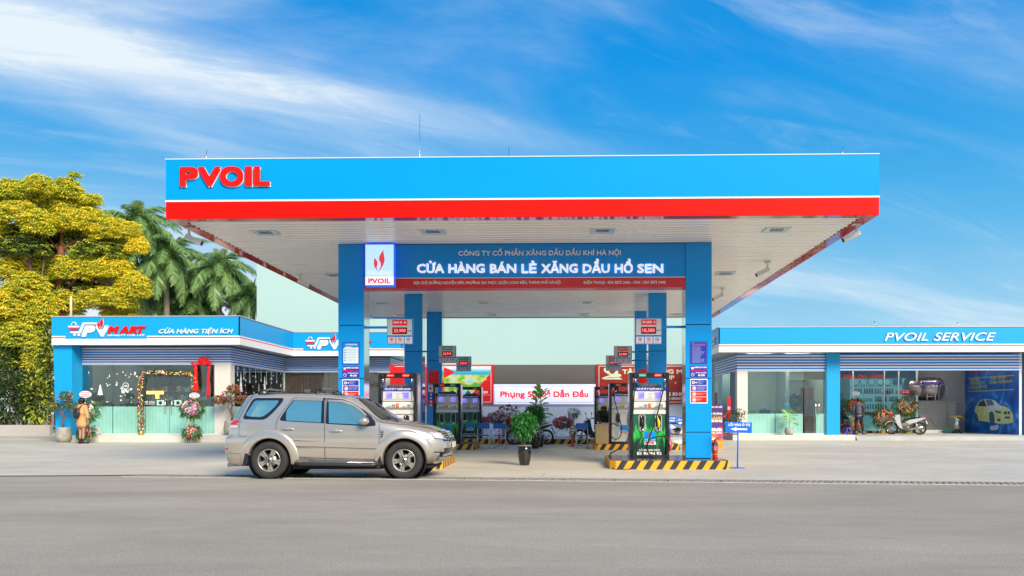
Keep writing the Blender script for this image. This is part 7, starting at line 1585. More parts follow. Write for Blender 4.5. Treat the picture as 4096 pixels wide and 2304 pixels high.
# ------------------------------------------------------------------ garland and red bow on the shop front
Yg = YW - .12
gar = thing('christmas_garland', 'green garland with gold and red baubles framing the glass doors', 'garland', (X(566, Yg), Yg, pf)); og = tuple(gar.location); rng = random.Random(61)
path = [(566, 1738), (566, 1690), (566, 1620), (564, 1550), (566, 1500), (585, 1489), (640, 1488), (700, 1492), (750, 1490), (774, 1497), (776, 1530), (775, 1565)]
PP = [Vector((X(u, Yg), Yg, Z(v, Yg))) for u, v in path]; Q = []
for a, b_ in zip(PP, PP[1:]):
 n_ = max(2, int((b_ - a).length / .05))
 for i in range(n_): Q.append(a.lerp(b_, i / n_))
m = MB()
for p in Q: cloud(m, p, (.12, .08, .12), 9, .11, .03, rng, (0,), shell=.2)
m.build('pine_needles', leaf_mat('garland_leaf', (.02, .07, .03), (.07, .16, .06)), gar, og)
m = MB()
for p in Q:
 for _ in range(2): m.ico(p + Vector((rng.uniform(-.11, .11), -.06, rng.uniform(-.07, .07))), rng.choice((.022, .03, .045)), mi=rng.choice((0, 0, 1, 2, 3)))
m.ico(Q[0] + Vector((0, -.06, .06)), .13, mi=0)
m.build('baubles', [mat('gold_bauble', (.75, .55, .12), .2, .9), mat('red_bauble', (.65, .03, .02), .25, .5), mat('rose_bauble', (.75, .45, .38), .25, .6), mat('white_bauble', (.7, .66, .55), .4)], gar, og, kind='stuff')
m = MB(); m.tube([p + Vector((.09 * math.sin(i * .55), -.09, .07 * math.cos(i * .5))) for i, p in enumerate(Q[::1])], .022, 5, ell=.4); m.build('gold_ribbon', mat('gold_ribbon', (.60, .48, .16), .35, .5), gar, og)
redc = mat('red_satin', (.80, .012, .012), .4, var=.12, vs_=6)
bow = thing('red_bow', 'large red satin bow with two long drapes hung over the shop doors', 'bow', (X(815, Yg), Yg, Z(1500, Yg))); og = tuple(bow.location); Yw = YW - .2
m = MB(); c0 = Vector((X(815, Yw), Yw, Z(1442, Yw)))
for i in range(70):
 v = rdir(rng); v.y = -abs(v.y) * .6; d = c0 + Vector((v.x * .20, v.y * .18, v.z * .17)); m.obox(d, (.09, .02, .07), (rng.uniform(-1, 1), rng.uniform(-1, 1), rng.uniform(-1, 1)))
m.build('rosette', redc, bow, og, bevel=.008)
for s, u0 in ((-1, 768), (1, 846)):
 m = MB(); m.tube([c0 + Vector((s * .1, .02, -.06)), Vector((X(u0 + (6 if s < 0 else -6), Yw), Yw, Z(1456, Yw))), Vector((X(u0, Yw), Yw, Z(1449, Yw)))], [.09, .07, .10], 8, ell=.5); m.build('swag', redc, bow, og)
def drape(pts, w0, w1, nm_):
 m = MB(); n_ = 14; vs = []
 for i in range(n_ + 1):
  f = i / n_; q = f * (len(pts) - 1); a = int(min(q, len(pts) - 2)); u = pts[a][0] + (pts[a + 1][0] - pts[a][0]) * (q - a); v = pts[a][1] + (pts[a + 1][1] - pts[a][1]) * (q - a); w_ = w0 + (w1 - w0) * f
  for j in range(5): vs.append((X(u, Yw) + (j / 4 - .5) * w_, Yw + .03 * math.sin(j * 2.2 + i * .4), Z(v, Yw)))
 m.add(vs, [(i * 5 + j, i * 5 + j + 1, (i + 1) * 5 + j + 1, (i + 1) * 5 + j) for i in range(n_) for j in range(4)], 0, True); o = m.build(nm_, redc, bow, og); so_ = o.modifiers.new('s', 'SOLIDIFY'); so_.thickness = .012
drape([(780, 1457), (783, 1500), (784, 1540), (782, 1566)], .13, .21, 'drape'); drape([(835, 1460), (832, 1510), (834, 1550), (832, 1586)], .10, .13, 'drape')
# ================================================================== PEOPLE
skinm = mat('skin', (.42, .24, .17), .55, spec=.4)
def skin_mesh(name, J, E, Rr, m_, parent, sub=1, root=0):
 """J: joint -> position, E: bones, Rr: radii (one or two numbers) ; grown with a skin modifier"""
 keys = list(J); idx = {k: i for i, k in enumerate(keys)}; me = bpy.data.meshes.new(name)
 me.from_pydata([tuple(J[k]) for k in keys], [(idx[a], idx[b_]) for a, b_ in E], []); me.materials.append(m_)
 o = bpy.data.objects.new(name, me); col.objects.link(o); o.parent = parent
 sk = o.modifiers.new('skin', 'SKIN'); sk.use_smooth_shade = True; sk.branch_smoothing = .4
 if not me.skin_vertices: raise RuntimeError('no skin layer')
 for i, k in enumerate(keys):
  r = Rr[k] if k in Rr else .03; me.skin_vertices[0].data[i].radius = r if isinstance(r, tuple) else (r, r); me.skin_vertices[0].data[i].use_root = (i == root)
 sb_ = o.modifiers.new('sub', 'SUBSURF'); sb_.levels = sub; sb_.render_levels = sub; return o
def V(*a): return Vector(a)
def body_joints(P):
 """P holds pelvis, chest, neck, head, headtop, and per side (L,R): sho, elb, wri, hip, kne, ank, toe"""
 J = {k: V(*v) for k, v in P.items()}; E = [('pelvis', 'belly'), ('belly', 'chest'), ('chest', 'neck'), ('neck', 'head'), ('head', 'headtop')]
 Rr = {'pelvis': (.13, .10), 'belly': (.115, .09), 'chest': (.13, .10), 'neck': .052, 'head': (.078, .092), 'headtop': (.055, .065)}
 J['belly'] = J['pelvis'].lerp(J['chest'], .5) if 'belly' not in J else J['belly']
 J['nose'] = J['head'] + V(*P.get('face', (0, .1, 0)))[:] if False else J['head'] + Vector(P.get('face', (0, .1, -.01))); Rr['nose'] = .018; E.append(('head', 'nose')); J.pop('face', None)
 for s in 'LR':
  E += [('chest', s + 'sho'), (s + 'sho', s + 'elb'), (s + 'elb', s + 'wri'), (s + 'wri', s + 'palm'), ('pelvis', s + 'hip'), (s + 'hip', s + 'kne'), (s + 'kne', s + 'ank'), (s + 'ank', s + 'toe')]
  Rr.update({s + 'sho': .055, s + 'elb': .040, s + 'wri': .026, s + 'palm': (.034, .018), s + 'hip': .085, s + 'kne': .055, s + 'ank': .038, s + 'toe': .032})
  d = (J[s + 'wri'] - J[s + 'elb']).normalized(); pal_ = J[s + 'wri'] + d * .065; J[s + 'palm'] = pal_; sd = d.cross(Vector((0, 1, 0))); sd = sd.normalized() if sd.length > .1 else Vector((1, 0, 0)); fw = d.cross(sd).normalized()
  for i, (o_, ln) in enumerate(((-.027, .055), (-.009, .066), (.009, .072), (.027, .06))):
   a, b_ = pal_ + fw * o_ + d * .035, pal_ + fw * o_ + d * (.035 + ln) + sd * .012 * (1 if s == 'L' else -1); J[s + 'f%d' % i] = a; J[s + 'g%d' % i] = b_; Rr[s + 'f%d' % i] = .0095; Rr[s + 'g%d' % i] = .008; E += [(s + 'palm', s + 'f%d' % i), (s + 'f%d' % i, s + 'g%d' % i)]
  a = J[s + 'wri'] + fw * -.035 + d * .03; b_ = a + d * .04 + fw * -.015; J[s + 'tha'] = a; J[s + 'thb'] = b_; Rr[s + 'tha'] = .012; Rr[s + 'thb'] = .010; E += [(s + 'wri', s + 'tha'), (s + 'tha', s + 'thb')]
 return J, E, Rr
def shoe(t, a, b_, m_, nm='shoe', h=.0):
 m = MB(); a, b_ = Vector(a), Vector(b_); d = (b_ - a); d.z = 0; d.normalize(); c_ = (a + b_) / 2; ang_ = math.atan2(d.y, d.x)
 m.obox((c_.x, c_.y, .035), (.27, .095, .07), (0, 0, ang_));
 if h: m.tube([(a.x, a.y, .05), (a.x, a.y, h)], [.052, .05], 10)
 m.build(nm, m_, t, bevel=.02)
# ---- woman in a camel coat seen from behind
wY = 34.3; W_ = thing('person', 'woman in a camel coat with black backpack and bun looking at the flower stand', 'person', (X(326, wY), wY, gz(wY) + .006), R(-18), None, 1.07)
P = dict(pelvis=(0, 0, .92), chest=(0, 0, 1.30), neck=(0, .02, 1.47), head=(0, .04, 1.58), headtop=(0, .02, 1.67), face=(.02, .10, -.02), Lsho=(-.17, 0, 1.40), Lelb=(-.23, .02, 1.14), Lwri=(-.19, .12, .92), Rsho=(.17, 0, 1.40), Relb=(.24, .0, 1.14), Rwri=(.23, .06, .90),
   Lhip=(-.085, 0, .86), Lkne=(-.08, .02, .48), Lank=(-.07, 0, .09), Ltoe=(-.09, .14, .04), Rhip=(.085, 0, .86), Rkne=(.06, .03, .48), Rank=(.05, .02, .09), Rtoe=(.12, .14, .04))
J, E, Rr = body_joints(P); skin_mesh('body', J, E, Rr, skinm, W_)
camel = mat('camel_wool', (.62, .34, .15), .85, var=.08, vs_=9, bump=.2, bs=90)
Jc = {'p': V(0, 0, .95), 'w': V(0, 0, 1.1), 'c': V(0, 0, 1.30), 't': V(0, .01, 1.42), 'n': V(0, .02, 1.475), 'h': V(0, 0, .75), 'e': V(0, .0, .57), 'a': V(-.18, 0, 1.385), 'b': V(-.235, .02, 1.14), 'd': V(-.20, .11, .94), 'f': V(.18, 0, 1.385), 'g': V(.245, 0, 1.14), 'i': V(.235, .055, .92)}
skin_mesh('coat', Jc, [('p', 'w'), ('w', 'c'), ('c', 't'), ('t', 'n'), ('p', 'h'), ('h', 'e'), ('t', 'a'), ('a', 'b'), ('b', 'd'), ('t', 'f'), ('f', 'g'), ('g', 'i')], {'p': (.205, .15), 'w': (.19, .135), 'c': (.195, .14), 't': (.12, .105), 'n': (.085, .085), 'h': (.22, .165), 'e': (.225, .165), 'a': .085, 'b': .072, 'd': .058, 'f': .085, 'g': .072, 'i': .058}, camel, W_)
hairm = mat('black_hair', (.012, .008, .007), .4, var=.3, vs_=30)
m = MB(); m.ball((0, .02, 1.60), .108, (.95, 1.05, 1.12), 16); m.ball((-.01, -.085, 1.60), .055, (1, .9, 1), 12); m.tube([(0, -.04, 1.56), (0, -.03, 1.48)], [.075, .05], 10); m.build('hair', hairm, W_)
bpk = mat('backpack_black', (.018, .018, .022), .4, bump=.1)
m = MB(); m.ball((-.03, -.20, 1.12), .17, (.88, .52, 1.18), 16); bk2 = m.build('backpack', bpk, W_); m = MB(); m.ball((-.03, -.27, 1.05), .10, (.95, .35, .75), 14); m.build('pocket', bpk, bk2)
for s in (-1, 1): m = MB(); m.tube([(s * .06 - .03, -.16, 1.27), (s * .11, -.13, 1.40), (s * .13, .03, 1.475), (s * .14, .13, 1.36), (s * .16, .08, 1.1), (s * .12 - .02, -.12, 1.0)], .016, 6, ell=.5); m.build('strap', bpk, bk2)
for a, b_ in (((-.07, 0), (-.09, .14)), ((.05, .02), (.12, .14))): shoe(W_, (*a, 0), (*b_, 0), M['black'], 'ankle_boot', .20)
# ---- man at the garage
mY = 40.2; zg = spf - .006
G_ = thing('person', 'man in a dark quilted jacket standing with his back turned in the garage doorway', 'person', (X(3436, mY), mY, zg), R(-8))
P = dict(pelvis=(0, 0, .90), chest=(-.02, .06, 1.26), neck=(.0, .10, 1.44), head=(.02, .15, 1.53), headtop=(.02, .17, 1.62), face=(.02, .10, -.05), Lsho=(-.19, .05, 1.38), Lelb=(-.25, .02, 1.10), Lwri=(-.24, .10, .86), Rsho=(.18, .06, 1.38), Relb=(.24, .10, 1.12), Rwri=(.16, .24, .98),
   Lhip=(-.09, 0, .86), Lkne=(-.12, .02, .48), Lank=(-.12, -.02, .09), Ltoe=(-.2, .08, .04), Rhip=(.09, 0, .86), Rkne=(.13, .04, .48), Rank=(.20, .0, .09), Rtoe=(.28, .10, .04))
J, E, Rr = body_joints(P); skin_mesh('body', J, E, Rr, skinm, G_)
jk = mat('dark_quilted', (.05, .05, .075), .55, var=.3, vs_=3, stretch=(.5, .5, 12), bump=.3, bs=6); nv = mat('navy_trousers', (.015, .018, .03), .8)
def jacket(nm, P, m_, par, hem=.86, r=1.0):
 c_, n_ = V(*P['chest']), V(*P['neck']); pe = V(*P['pelvis'])
 Jc = {'w': pe.lerp(c_, .45), 'p': pe + V(0, 0, hem - pe.z + .03) if True else pe, 'c': c_, 't': c_.lerp(n_, .6), 'n': n_, 'a': V(*P['Lsho']), 'b': V(*P['Lelb']), 'd': V(*P['Lelb']).lerp(V(*P['Lwri']), .9), 'f': V(*P['Rsho']), 'g': V(*P['Relb']), 'i': V(*P['Relb']).lerp(V(*P['Rwri']), .9)}
 return skin_mesh(nm, Jc, [('w', 'p'), ('w', 'c'), ('c', 't'), ('t', 'n'), ('t', 'a'), ('a', 'b'), ('b', 'd'), ('t', 'f'), ('f', 'g'), ('g', 'i')], {'w': (.19 * r, .15 * r), 'p': (.185 * r, .15 * r), 'c': (.20 * r, .155 * r), 't': (.13, .12), 'n': (.085, .085), 'a': .09, 'b': .078, 'd': .058, 'f': .09, 'g': .078, 'i': .058}, m_, par)
def trousers(P, m_, par, low=.10):
 Jc = {'p': V(*P['pelvis']) - V(0, 0, .02)}; Rr_ = {'p': (.155, .125)}; E_ = []
 for s in 'LR':
  an = V(*P[s + 'kne']).lerp(V(*P[s + 'ank']), .93); Jc.update({s + 'h': V(*P[s + 'hip']) - V(0, 0, .06), s + 'k': V(*P[s + 'kne']), s + 'a': an}); Rr_.update({s + 'h': .105, s + 'k': .078, s + 'a': .062}); E_ += [('p', s + 'h'), (s + 'h', s + 'k'), (s + 'k', s + 'a')]
 return skin_mesh('trousers', Jc, E_, Rr_, m_, par)
jacket('jacket', P, jk, G_); trousers(P, nv, G_)
m = MB(); m.tube([(.17 * math.cos(a), .13 * math.sin(a) + .01, .845) for a in [i * PI / 8 for i in range(16)]], .02, 6, closed=True); m.build('shirt_hem', mat('bright_blue_shirt', (.02, .35, .75), .7), G_)
m = MB(); m.ball((.02, .14, 1.56), .098, (.95, 1.0, 1.05), 14); m.build('hair', hairm, G_)
for a, b_ in (((-.12, -.02), (-.2, .08)), ((.20, 0), (.28, .10))): shoe(G_, (*a, 0), (*b_, 0), mat('blue_shoe', (.02, .05, .25), .5))
# ---- bent figure in green jacket at the desk
hY = 30.95
H_ = thing('person', 'man in an olive quilted jacket bending over the wooden desk, head hidden', 'person', (X(2418, hY), hY, B2), R(12))
P = dict(pelvis=(.05, .12, .66), chest=(-.02, -.02, 1.02), neck=(-.05, -.09, 1.14), head=(-.06, -.15, 1.20), headtop=(-.06, -.16, 1.26), face=(-.02, -.09, -.06), Lsho=(-.22, -.03, 1.08), Lelb=(-.27, -.12, .84), Lwri=(-.22, -.30, .72), Rsho=(.18, -.03, 1.06), Relb=(.26, -.12, .82), Rwri=(.16, -.32, .72),
   Lhip=(-.05, .12, .62), Lkne=(-.08, -.05, .36), Lank=(-.08, .05, .08), Ltoe=(-.1, -.08, .04), Rhip=(.14, .12, .62), Rkne=(.17, -.05, .36), Rank=(.16, .05, .08), Rtoe=(.18, -.08, .04))
J, E, Rr = body_joints(P); skin_mesh('body', J, E, Rr, skinm, H_); ol_ = mat('olive_quilted', (.055, .055, .03), .8, var=.4, vs_=14, bump=.5, bs=12)
jacket('jacket', P, ol_, H_, .70, 1.15); trousers(P, mat('denim', (.03, .09, .22), .8, var=.2, vs_=20), H_)
m = MB(); m.ball((-.06, -.13, 1.20), .115, (1.0, 1.0, .85), 14); m.tube([(-.05, -.05, 1.10), (-.04, -.02, 1.04)], [.12, .15], 10); m.build('hood', ol_, H_)
for a, b_ in (((-.08, .05), (-.1, -.08)), ((.16, .05), (.18, -.08))): shoe(H_, (*a, 0), (*b_, 0), M['black'])
# ---- clerk with blue cap behind the monitor
cY = 41.6
C_ = thing('person', 'clerk in a bright blue cap sitting behind the monitor in the glass office', 'person', (X(3055, cY), cY, spf + .012), PI)
P = dict(pelvis=(0, 0, .48), chest=(0, .10, .84), neck=(0, .16, 1.0), head=(.0, .22, 1.07), headtop=(0, .25, 1.15), face=(0, .09, -.06), Lsho=(-.18, .1, .95), Lelb=(-.24, .2, .72), Lwri=(-.12, .40, .78), Rsho=(.18, .1, .95), Relb=(.24, .2, .72), Rwri=(.12, .40, .78),
   Lhip=(-.1, .02, .46), Lkne=(-.12, .40, .46), Lank=(-.12, .42, .08), Ltoe=(-.12, .54, .04), Rhip=(.1, .02, .46), Rkne=(.12, .40, .46), Rank=(.12, .42, .08), Rtoe=(.12, .54, .04))
J, E, Rr = body_joints(P); skin_mesh('body', J, E, Rr, skinm, C_); jacket('shirt', P, mat('pale_blue_shirt', (.25, .38, .55), .8), C_, .50, .9); trousers(P, nv, C_)
m = MB(); m.ball((0, .22, 1.125), .115, (1, 1.08, .68), 16); m.obox((0, .33, 1.09), (.15, .12, .015), (R(-25), 0, 0)); m.build('cap', mat('cap_blue', (.01, .16, .62), .6), C_)
m = MB(); m.box(-.22, .22, -.2, .22, .40, .45); m.box(-.2, .2, -.22, -.17, .45, .85); m.tube([(0, 0, .40), (0, 0, .05)], .03, 8); m.box(-.2, .2, -.2, .2, .0, .05); tag(m.build('office_chair', M['grey'], loc=(X(3055, cY), cY, spf + .012)), 'grey office chair under the clerk with the blue cap', 'chair'); col.objects[-1].rotation_euler = (0, 0, PI)
# ---- seated person half hidden by the pillar
sY = 41.0
D_ = thing('person', 'person in black clothes seated on a red chair, half hidden behind the blue pillar', 'person', (X(3357, sY), sY, zg), R(-80))
P2 = {k: v for k, v in P.items()}; J, E, Rr = body_joints(P2); skin_mesh('body', J, E, Rr, skinm, D_); jacket('jacket', P2, mat('black_cloth', (.012, .012, .014), .8), D_, .50, 1.0); trousers(P2, nv, D_)
m = MB(); m.ball((0, .20, 1.10), .105, (1, 1.05, 1.0), 14); m.build('hair', hairm, D_)
def plastic_chair(x, y, z, rz, lab, m_, back=True, H=.45, w_=.42, grp=None):
 t = thing('plastic_chair' if back else 'plastic_stool', lab, 'chair' if back else 'stool', (x, y, z), rz, grp); h = w_ / 2
 m = MB(); m.box(-h, h, -h, h, H - .03, H); m.build('seat', m_, t, bevel=.012)
 for a in (-1, 1):
  for b_ in (-1, 1): m = MB(); m.tube([(a * (h + .03), b_ * (h + .03), 0), (a * (h - .03), b_ * (h - .03), H - .03)], [.022, .03], 6); m.build('leg', m_, t)
 if back: m = MB(); m.prism([(-h, H), (h, H), (h * .9, H + .45), (h * .4, H + .50), (-h * .4, H + .50), (-h * .9, H + .45)], (0, -h - .02, 0), (1, 0, 0), (0, -.15, 1), (0, .03, 0)); m.build('backrest', m_, t, bevel=.01)
brn = mat('red_brown_plastic', (.30, .035, .02), .35); blu = mat('blue_plastic', (.02, .09, .62), .35)
plastic_chair(X(3362, sY), sY, zg, R(-80), 'red brown plastic chair under the seated person by the blue pillar', brn)
plastic_chair(X(3391, 41.2), 41.4, zg, R(0), 'red brown plastic stool just behind the small blue stool', brn, False, .47, .26)
plastic_chair(X(3393, 40.4), 40.4, zg, R(6), 'small bright blue plastic stool beside the blue pillar', blu, False, .30, .24)

# ================================================================== MOTORCYCLES
def motorcycle(lab, loc, rz, sc_, body_m, trim_m, seat_m, plate=True, light=True):
 t = thing('motorcycle', lab, 'motorcycle', loc, rz, None, sc_); bk = M['black']; mt = mat('engine_grey', (.22, .22, .22), .4, .7)
 for x_, nm in ((-.62, 'front_wheel'), (.62, 'rear_wheel')):
  m = MB(); m.tube([(x_ + .262 * math.cos(a), 0, .292 + .262 * math.sin(a)) for a in [2 * PI * i / 28 for i in range(28)]], .043, 8, closed=True); w_ = m.build('tyre', tyre_m, t)
  m = MB(); m.tube([(x_ + .228 * math.cos(a), 0, .292 + .228 * math.sin(a)) for a in [2 * PI * i / 28 for i in range(28)]], .013, 6, closed=True); m.tube([(x_, -.05, .292), (x_, .05, .292)], .05, 10); m.build('rim', M['chrome'], w_)
  m = MB()
  for k in range(18): a = 2 * PI * k / 18; m.tube([(x_ + .04 * math.cos(a), .02 * (-1) ** k, .292 + .04 * math.sin(a)), (x_ + .225 * math.cos(a + .25), 0, .292 + .225 * math.sin(a + .25))], .0035, 3)
  m.build('spokes', M['chrome'], w_, kind='stuff')
  m = MB(); m.disc((x_, -.045, .292), .085, (0, -1, 0), .012, 18, r0=.045); m.build('brake_disc', M['steel'], w_)
 for s in (-1, 1): m = MB(); m.tube([(-.62, s * .055, .292), (-.40, s * .055, .80)], .018, 6); m.build('fork', M['chrome'], t)
 m = MB()
 for i in range(12):
  a = R(35 + i * 10); b_ = R(35 + (i + 1) * 10)
  p = [(-.62 + .315 * math.cos(a), .292 + .315 * math.sin(a)), (-.62 + .315 * math.cos(b_), .292 + .315 * math.sin(b_))]; m.quad((p[0][0], -.05, p[0][1]), (p[1][0], -.05, p[1][1]), (p[1][0], .05, p[1][1]), (p[0][0], .05, p[0][1]))
 o = m.build('front_fender', body_m, t); so_ = o.modifiers.new('s', 'SOLIDIFY'); so_.thickness = .02
 m = MB(); P = [(-.38, .86), (-.46, .78), (-.40, .62), (-.30, .42), (-.20, .30), (-.10, .28), (-.16, .42), (-.24, .62), (-.28, .84)]; m.prism(P, (0, -.17, 0), (1, 0, 0), (0, 0, 1), (0, .34, 0)); m.build('leg_shield', body_m, t, bevel=.03)
 m = MB(); m.prism([(-.46, .80), (-.40, .92), (-.28, .94), (-.26, .84)], (0, -.12, 0), (1, 0, 0), (0, 0, 1), (0, .24, 0)); m.build('head_cowl', body_m, t, bevel=.03)
 m = MB(); m.ball((-.45, 0, .86), .07, (.6, 1.2, .8), 12); m.build('head_light', tw_, t)
 m = MB(); m.tube([(-.24, -.34, .98), (-.32, -.2, .96), (-.34, 0, .93), (-.32, .2, .96), (-.24, .34, .98)], .014, 6); hb_ = m.build('handlebar', bk, t)
 for s in (-1, 1):
  m = MB(); m.tube([(-.29, s * .25, .97), (-.30, s * .30, 1.13)], .007, 5); m.ball((-.30, s * .31, 1.15), .055, (.3, 1.1, .75), 10); m.build('mirror', bk, hb_)
  m = MB(); m.tube([(-.26, s * .26, .975), (-.235, s * .36, .985)], .022, 7); m.build('grip', M['rubber'], hb_)
 m = MB(); m.prism([(-.18, .44), (.0, .40), (.22, .46), (.30, .62), (.12, .60), (-.08, .54)], (0, -.11, 0), (1, 0, 0), (0, 0, 1), (0, .22, 0)); m.build('centre_body', trim_m, t, bevel=.02)
 m = MB(); m.prism([(.02, .58), (.20, .50), (.48, .58), (.84, .74), (.86, .80), (.60, .76), (.25, .70)], (0, -.13, 0), (1, 0, 0), (0, 0, 1), (0, .26, 0)); m.build('tail_body', body_m, t, bevel=.03)
 m = MB(); m.prism([(-.06, .66), (.02, .70), (.25, .72), (.62, .79), (.66, .83), (.40, .82), (.12, .77), (-.04, .74)], (0, -.125, 0), (1, 0, 0), (0, 0, 1), (0, .25, 0)); m.build('seat', seat_m, t, bevel=.025)
 m = MB(); m.tube([(.55, -.12, .82), (.75, -.12, .87), (.82, 0, .88), (.75, .12, .87), (.55, .12, .82)], .013, 6); m.build('grab_rail', mt, t)
 m = MB(); m.ball((.85, 0, .75), .05, (.5, 1.6, .7), 10); m.build('tail_light', tr_, t)
 m = MB(); m.prism([(.80, .70), (.86, .68), (.98, .42), (.94, .42)], (0, -.07, 0), (1, 0, 0), (0, 0, 1), (0, .14, 0)); m.build('rear_fender', bk, t)
 if plate: m = MB(); m.prism([(.885, .66), (.90, .66), (.96, .50), (.945, .50)], (0, -.09, 0), (1, 0, 0), (0, 0, 1), (0, .18, 0)); m.build('number_plate', M['white_g'], t)
 m = MB(); m.ball((.02, 0, .33), .13, (1.4, .8, .9), 12); m.obox((-.14, 0, .34), (.2, .13, .13), (0, R(-10), 0)); m.build('engine', mt, t, bevel=.01)
 m = MB(); m.tube([(-.12, -.10, .28), (.1, -.13, .22), (.35, -.14, .27), (.78, -.15, .36)], [.02, .022, .045, .05], 8); m.build('exhaust', M['steel'], t)
 m = MB(); m.tube([(.08, .1, .33), (.62, .1, .292)], .03, 6); m.build('swing_arm', mt, t)
 m = MB(); m.tube([(.40, -.10, .66), (.60, -.11, .31)], .022, 6); m.build('shock_absorber', M['chrome'], t)
 m = MB(); m.tube([(.05, -.12, .26), (.0, -.22, .02)], .01, 5); m.tube([(.0, -.25, .26), (.0, .25, .26)], .012, 5); m.build('stand', bk, t)
 return t
blk = mat('bike_black', (.015, .015, .018), .25, coat=.6); slv = mat('bike_silver', (.42, .42, .43), .3, .5, coat=.5); wht_b = mat('bike_white', (.70, .72, .74), .25, coat=.6); grn = mat('bike_dark_teal', (.008, .03, .035), .2, coat=.7)
sea = mat('seat_vinyl', (.02, .02, .022), .45)
b1 = 33.75; motorcycle('black and silver motorcycle parked sideways along the kerb behind the potted shrub', (X(2120, b1), b1, gz(b1) + .005), 0, 1.0, blk, slv, sea)
b2 = 33.2; motorcycle('dark teal motorcycle with its front wheel behind the right blue chair', (X(2386, b2), b2, gz(b2) + .005), R(18), 1.05, grn, blk, sea)
b3 = 38.6; motorcycle('white motorcycle seen between the near right pump and the right column', (X(2712, b3), b3, gz(b3) + .005), R(160), 1.0, wht_b, blk, sea)
b4 = 40.3; motorcycle('white and black motorcycle parked in front of the garage flower baskets', (X(3622, b4), b4, zg), R(-32), .97, wht_b, slv, sea)

# ================================================================== FORECOURT FURNITURE
cfr = mat('chair_frame_cream', (.80, .76, .66), .4, .3); cbl = mat('chair_blue', (.015, .11, .52), .4, var=.05)
def folding_chair(x, y, rz, lab):
 t = thing('folding_chair', lab, 'chair', (x, y, gz(y) + .005), rz, 'blue folding chairs under the canopy')
 for s in (-1, 1):
  m = MB(); m.tube([(s * .215, -.20, 0), (s * .205, -.10, .45), (s * .20, -.14, .86)], .012, 6); m.build('leg', cfr, t)
  m = MB(); m.tube([(s * .19, .24, 0), (s * .185, -.10, .44)], .011, 6); m.build('leg', cfr, t)
  for yy in (-.20, .24): m = MB(); m.tube([(s * (.215 if yy < 0 else .19), yy, 0), (s * (.215 if yy < 0 else .19), yy, .03)], .017, 6); m.build('foot_cap', M['rubber'], t)
 m = MB(); m.tube([(-.21, -.165, .14), (.21, -.165, .14)], .009, 5); m.tube([(-.19, .17, .12), (.19, .17, .12)], .009, 5); m.build('crossbar', cfr, t)
 m = MB(); m.prism([(-.21, -.14), (.21, -.14), (.19, .22), (-.19, .22)], (0, 0, .44), (1, 0, 0), (0, 1, 0), (0, 0, .035)); m.build('seat', cbl, t, bevel=.014)
 m = MB(); m.prism([(-.215, .69), (.215, .69), (.22, .74), (.215, .85), (.19, .885), (-.19, .885), (-.215, .85), (-.22, .74)], (0, -.17, 0), (1, 0, 0), (0, 0, 1), (0, .03, 0)); m.build('backrest', cbl, t, bevel=.01)
for u, v, lab in ((1934, 1793, 'blue folding chair nearest to the left pumps'), (1999.5, 1794, 'blue folding chair in front of the left orange bollard'), (2328, 1796, 'blue folding chair standing alone beside the wooden desk')):
 y = 30.6; folding_chair(X(u, y), y, random.uniform(-.06, .06), lab)
orb = mat('bollard_orange', (.80, .07, .012), .45, var=.06)
for u, y, lab in ((1997, 33.0, 'orange and white bollard partly behind the middle blue chair'), (2289.5, 32.2, 'orange and white bollard standing free left of the right blue chair')):
 t = thing('bollard', lab, 'bollard', (X(u, y), y, gz(y) + .005), 0, 'orange bollards under the canopy')
 m = MB(); m.lathe([(0, 0), (.17, 0), (.17, .015), (.11, .035), (.06, .05), (0, .05)], n=20, cap=False); m.build('base', orb, t)
 m = MB(); m.lathe([(.055, .05), (.045, .2), (.042, .78), (.03, .80), (0, .80)], n=16, cap=False); m.build('post', orb, t)
 for k in range(3): m = MB(); z0 = .46 + k * .11; m.lathe([(.0455, z0), (.0455, z0 + .065)], n=16, cap=False); m.build('reflective_band', M['white_g'], t)
dY = 29.75; x0, x1 = X(2381, dY), X(2436, dY)
dk_ = thing('wooden_desk', 'small light wood desk standing on the end of the second right pump island', 'desk', ((x0 + x1) / 2, dY + .2, B2)); hw_ = (x1 - x0) / 2
m = MB(); m.box(-hw_ + .012, hw_ - .012, -.18, .20, 0, .62); m.build('cabinet', M['wood'], dk_)
m = MB(); m.box(-hw_, hw_, -.2, .22, .62, .655); m.build('desk_top', mat('desk_edge', (.50, .40, .26), .4), dk_, bevel=.004)
m = MB(); m.box(-hw_ + .001, -hw_ + .011, -.12, -.08, .3, .42); m.build('hinge', M['steel'], dk_)
for i, (dx_, c_) in enumerate(((-.02, (.35, .12, .30)), (.12, (.55, .50, .42)))): m = MB(); m.obox((0, 0, .012), (.22, .16, .024), (0, 0, .2 - i * .5)); tag(m.build('notebook', mat('notebook_%s' % ('purple', 'cream')[i], c_, .6), loc=((x0 + x1) / 2 + dx_, dY + .12, B2 + .656 + .025 * i)), ('purple notebook lying on the wooden desk', 'cream notebook resting partly on the purple one')[i], 'notebook')
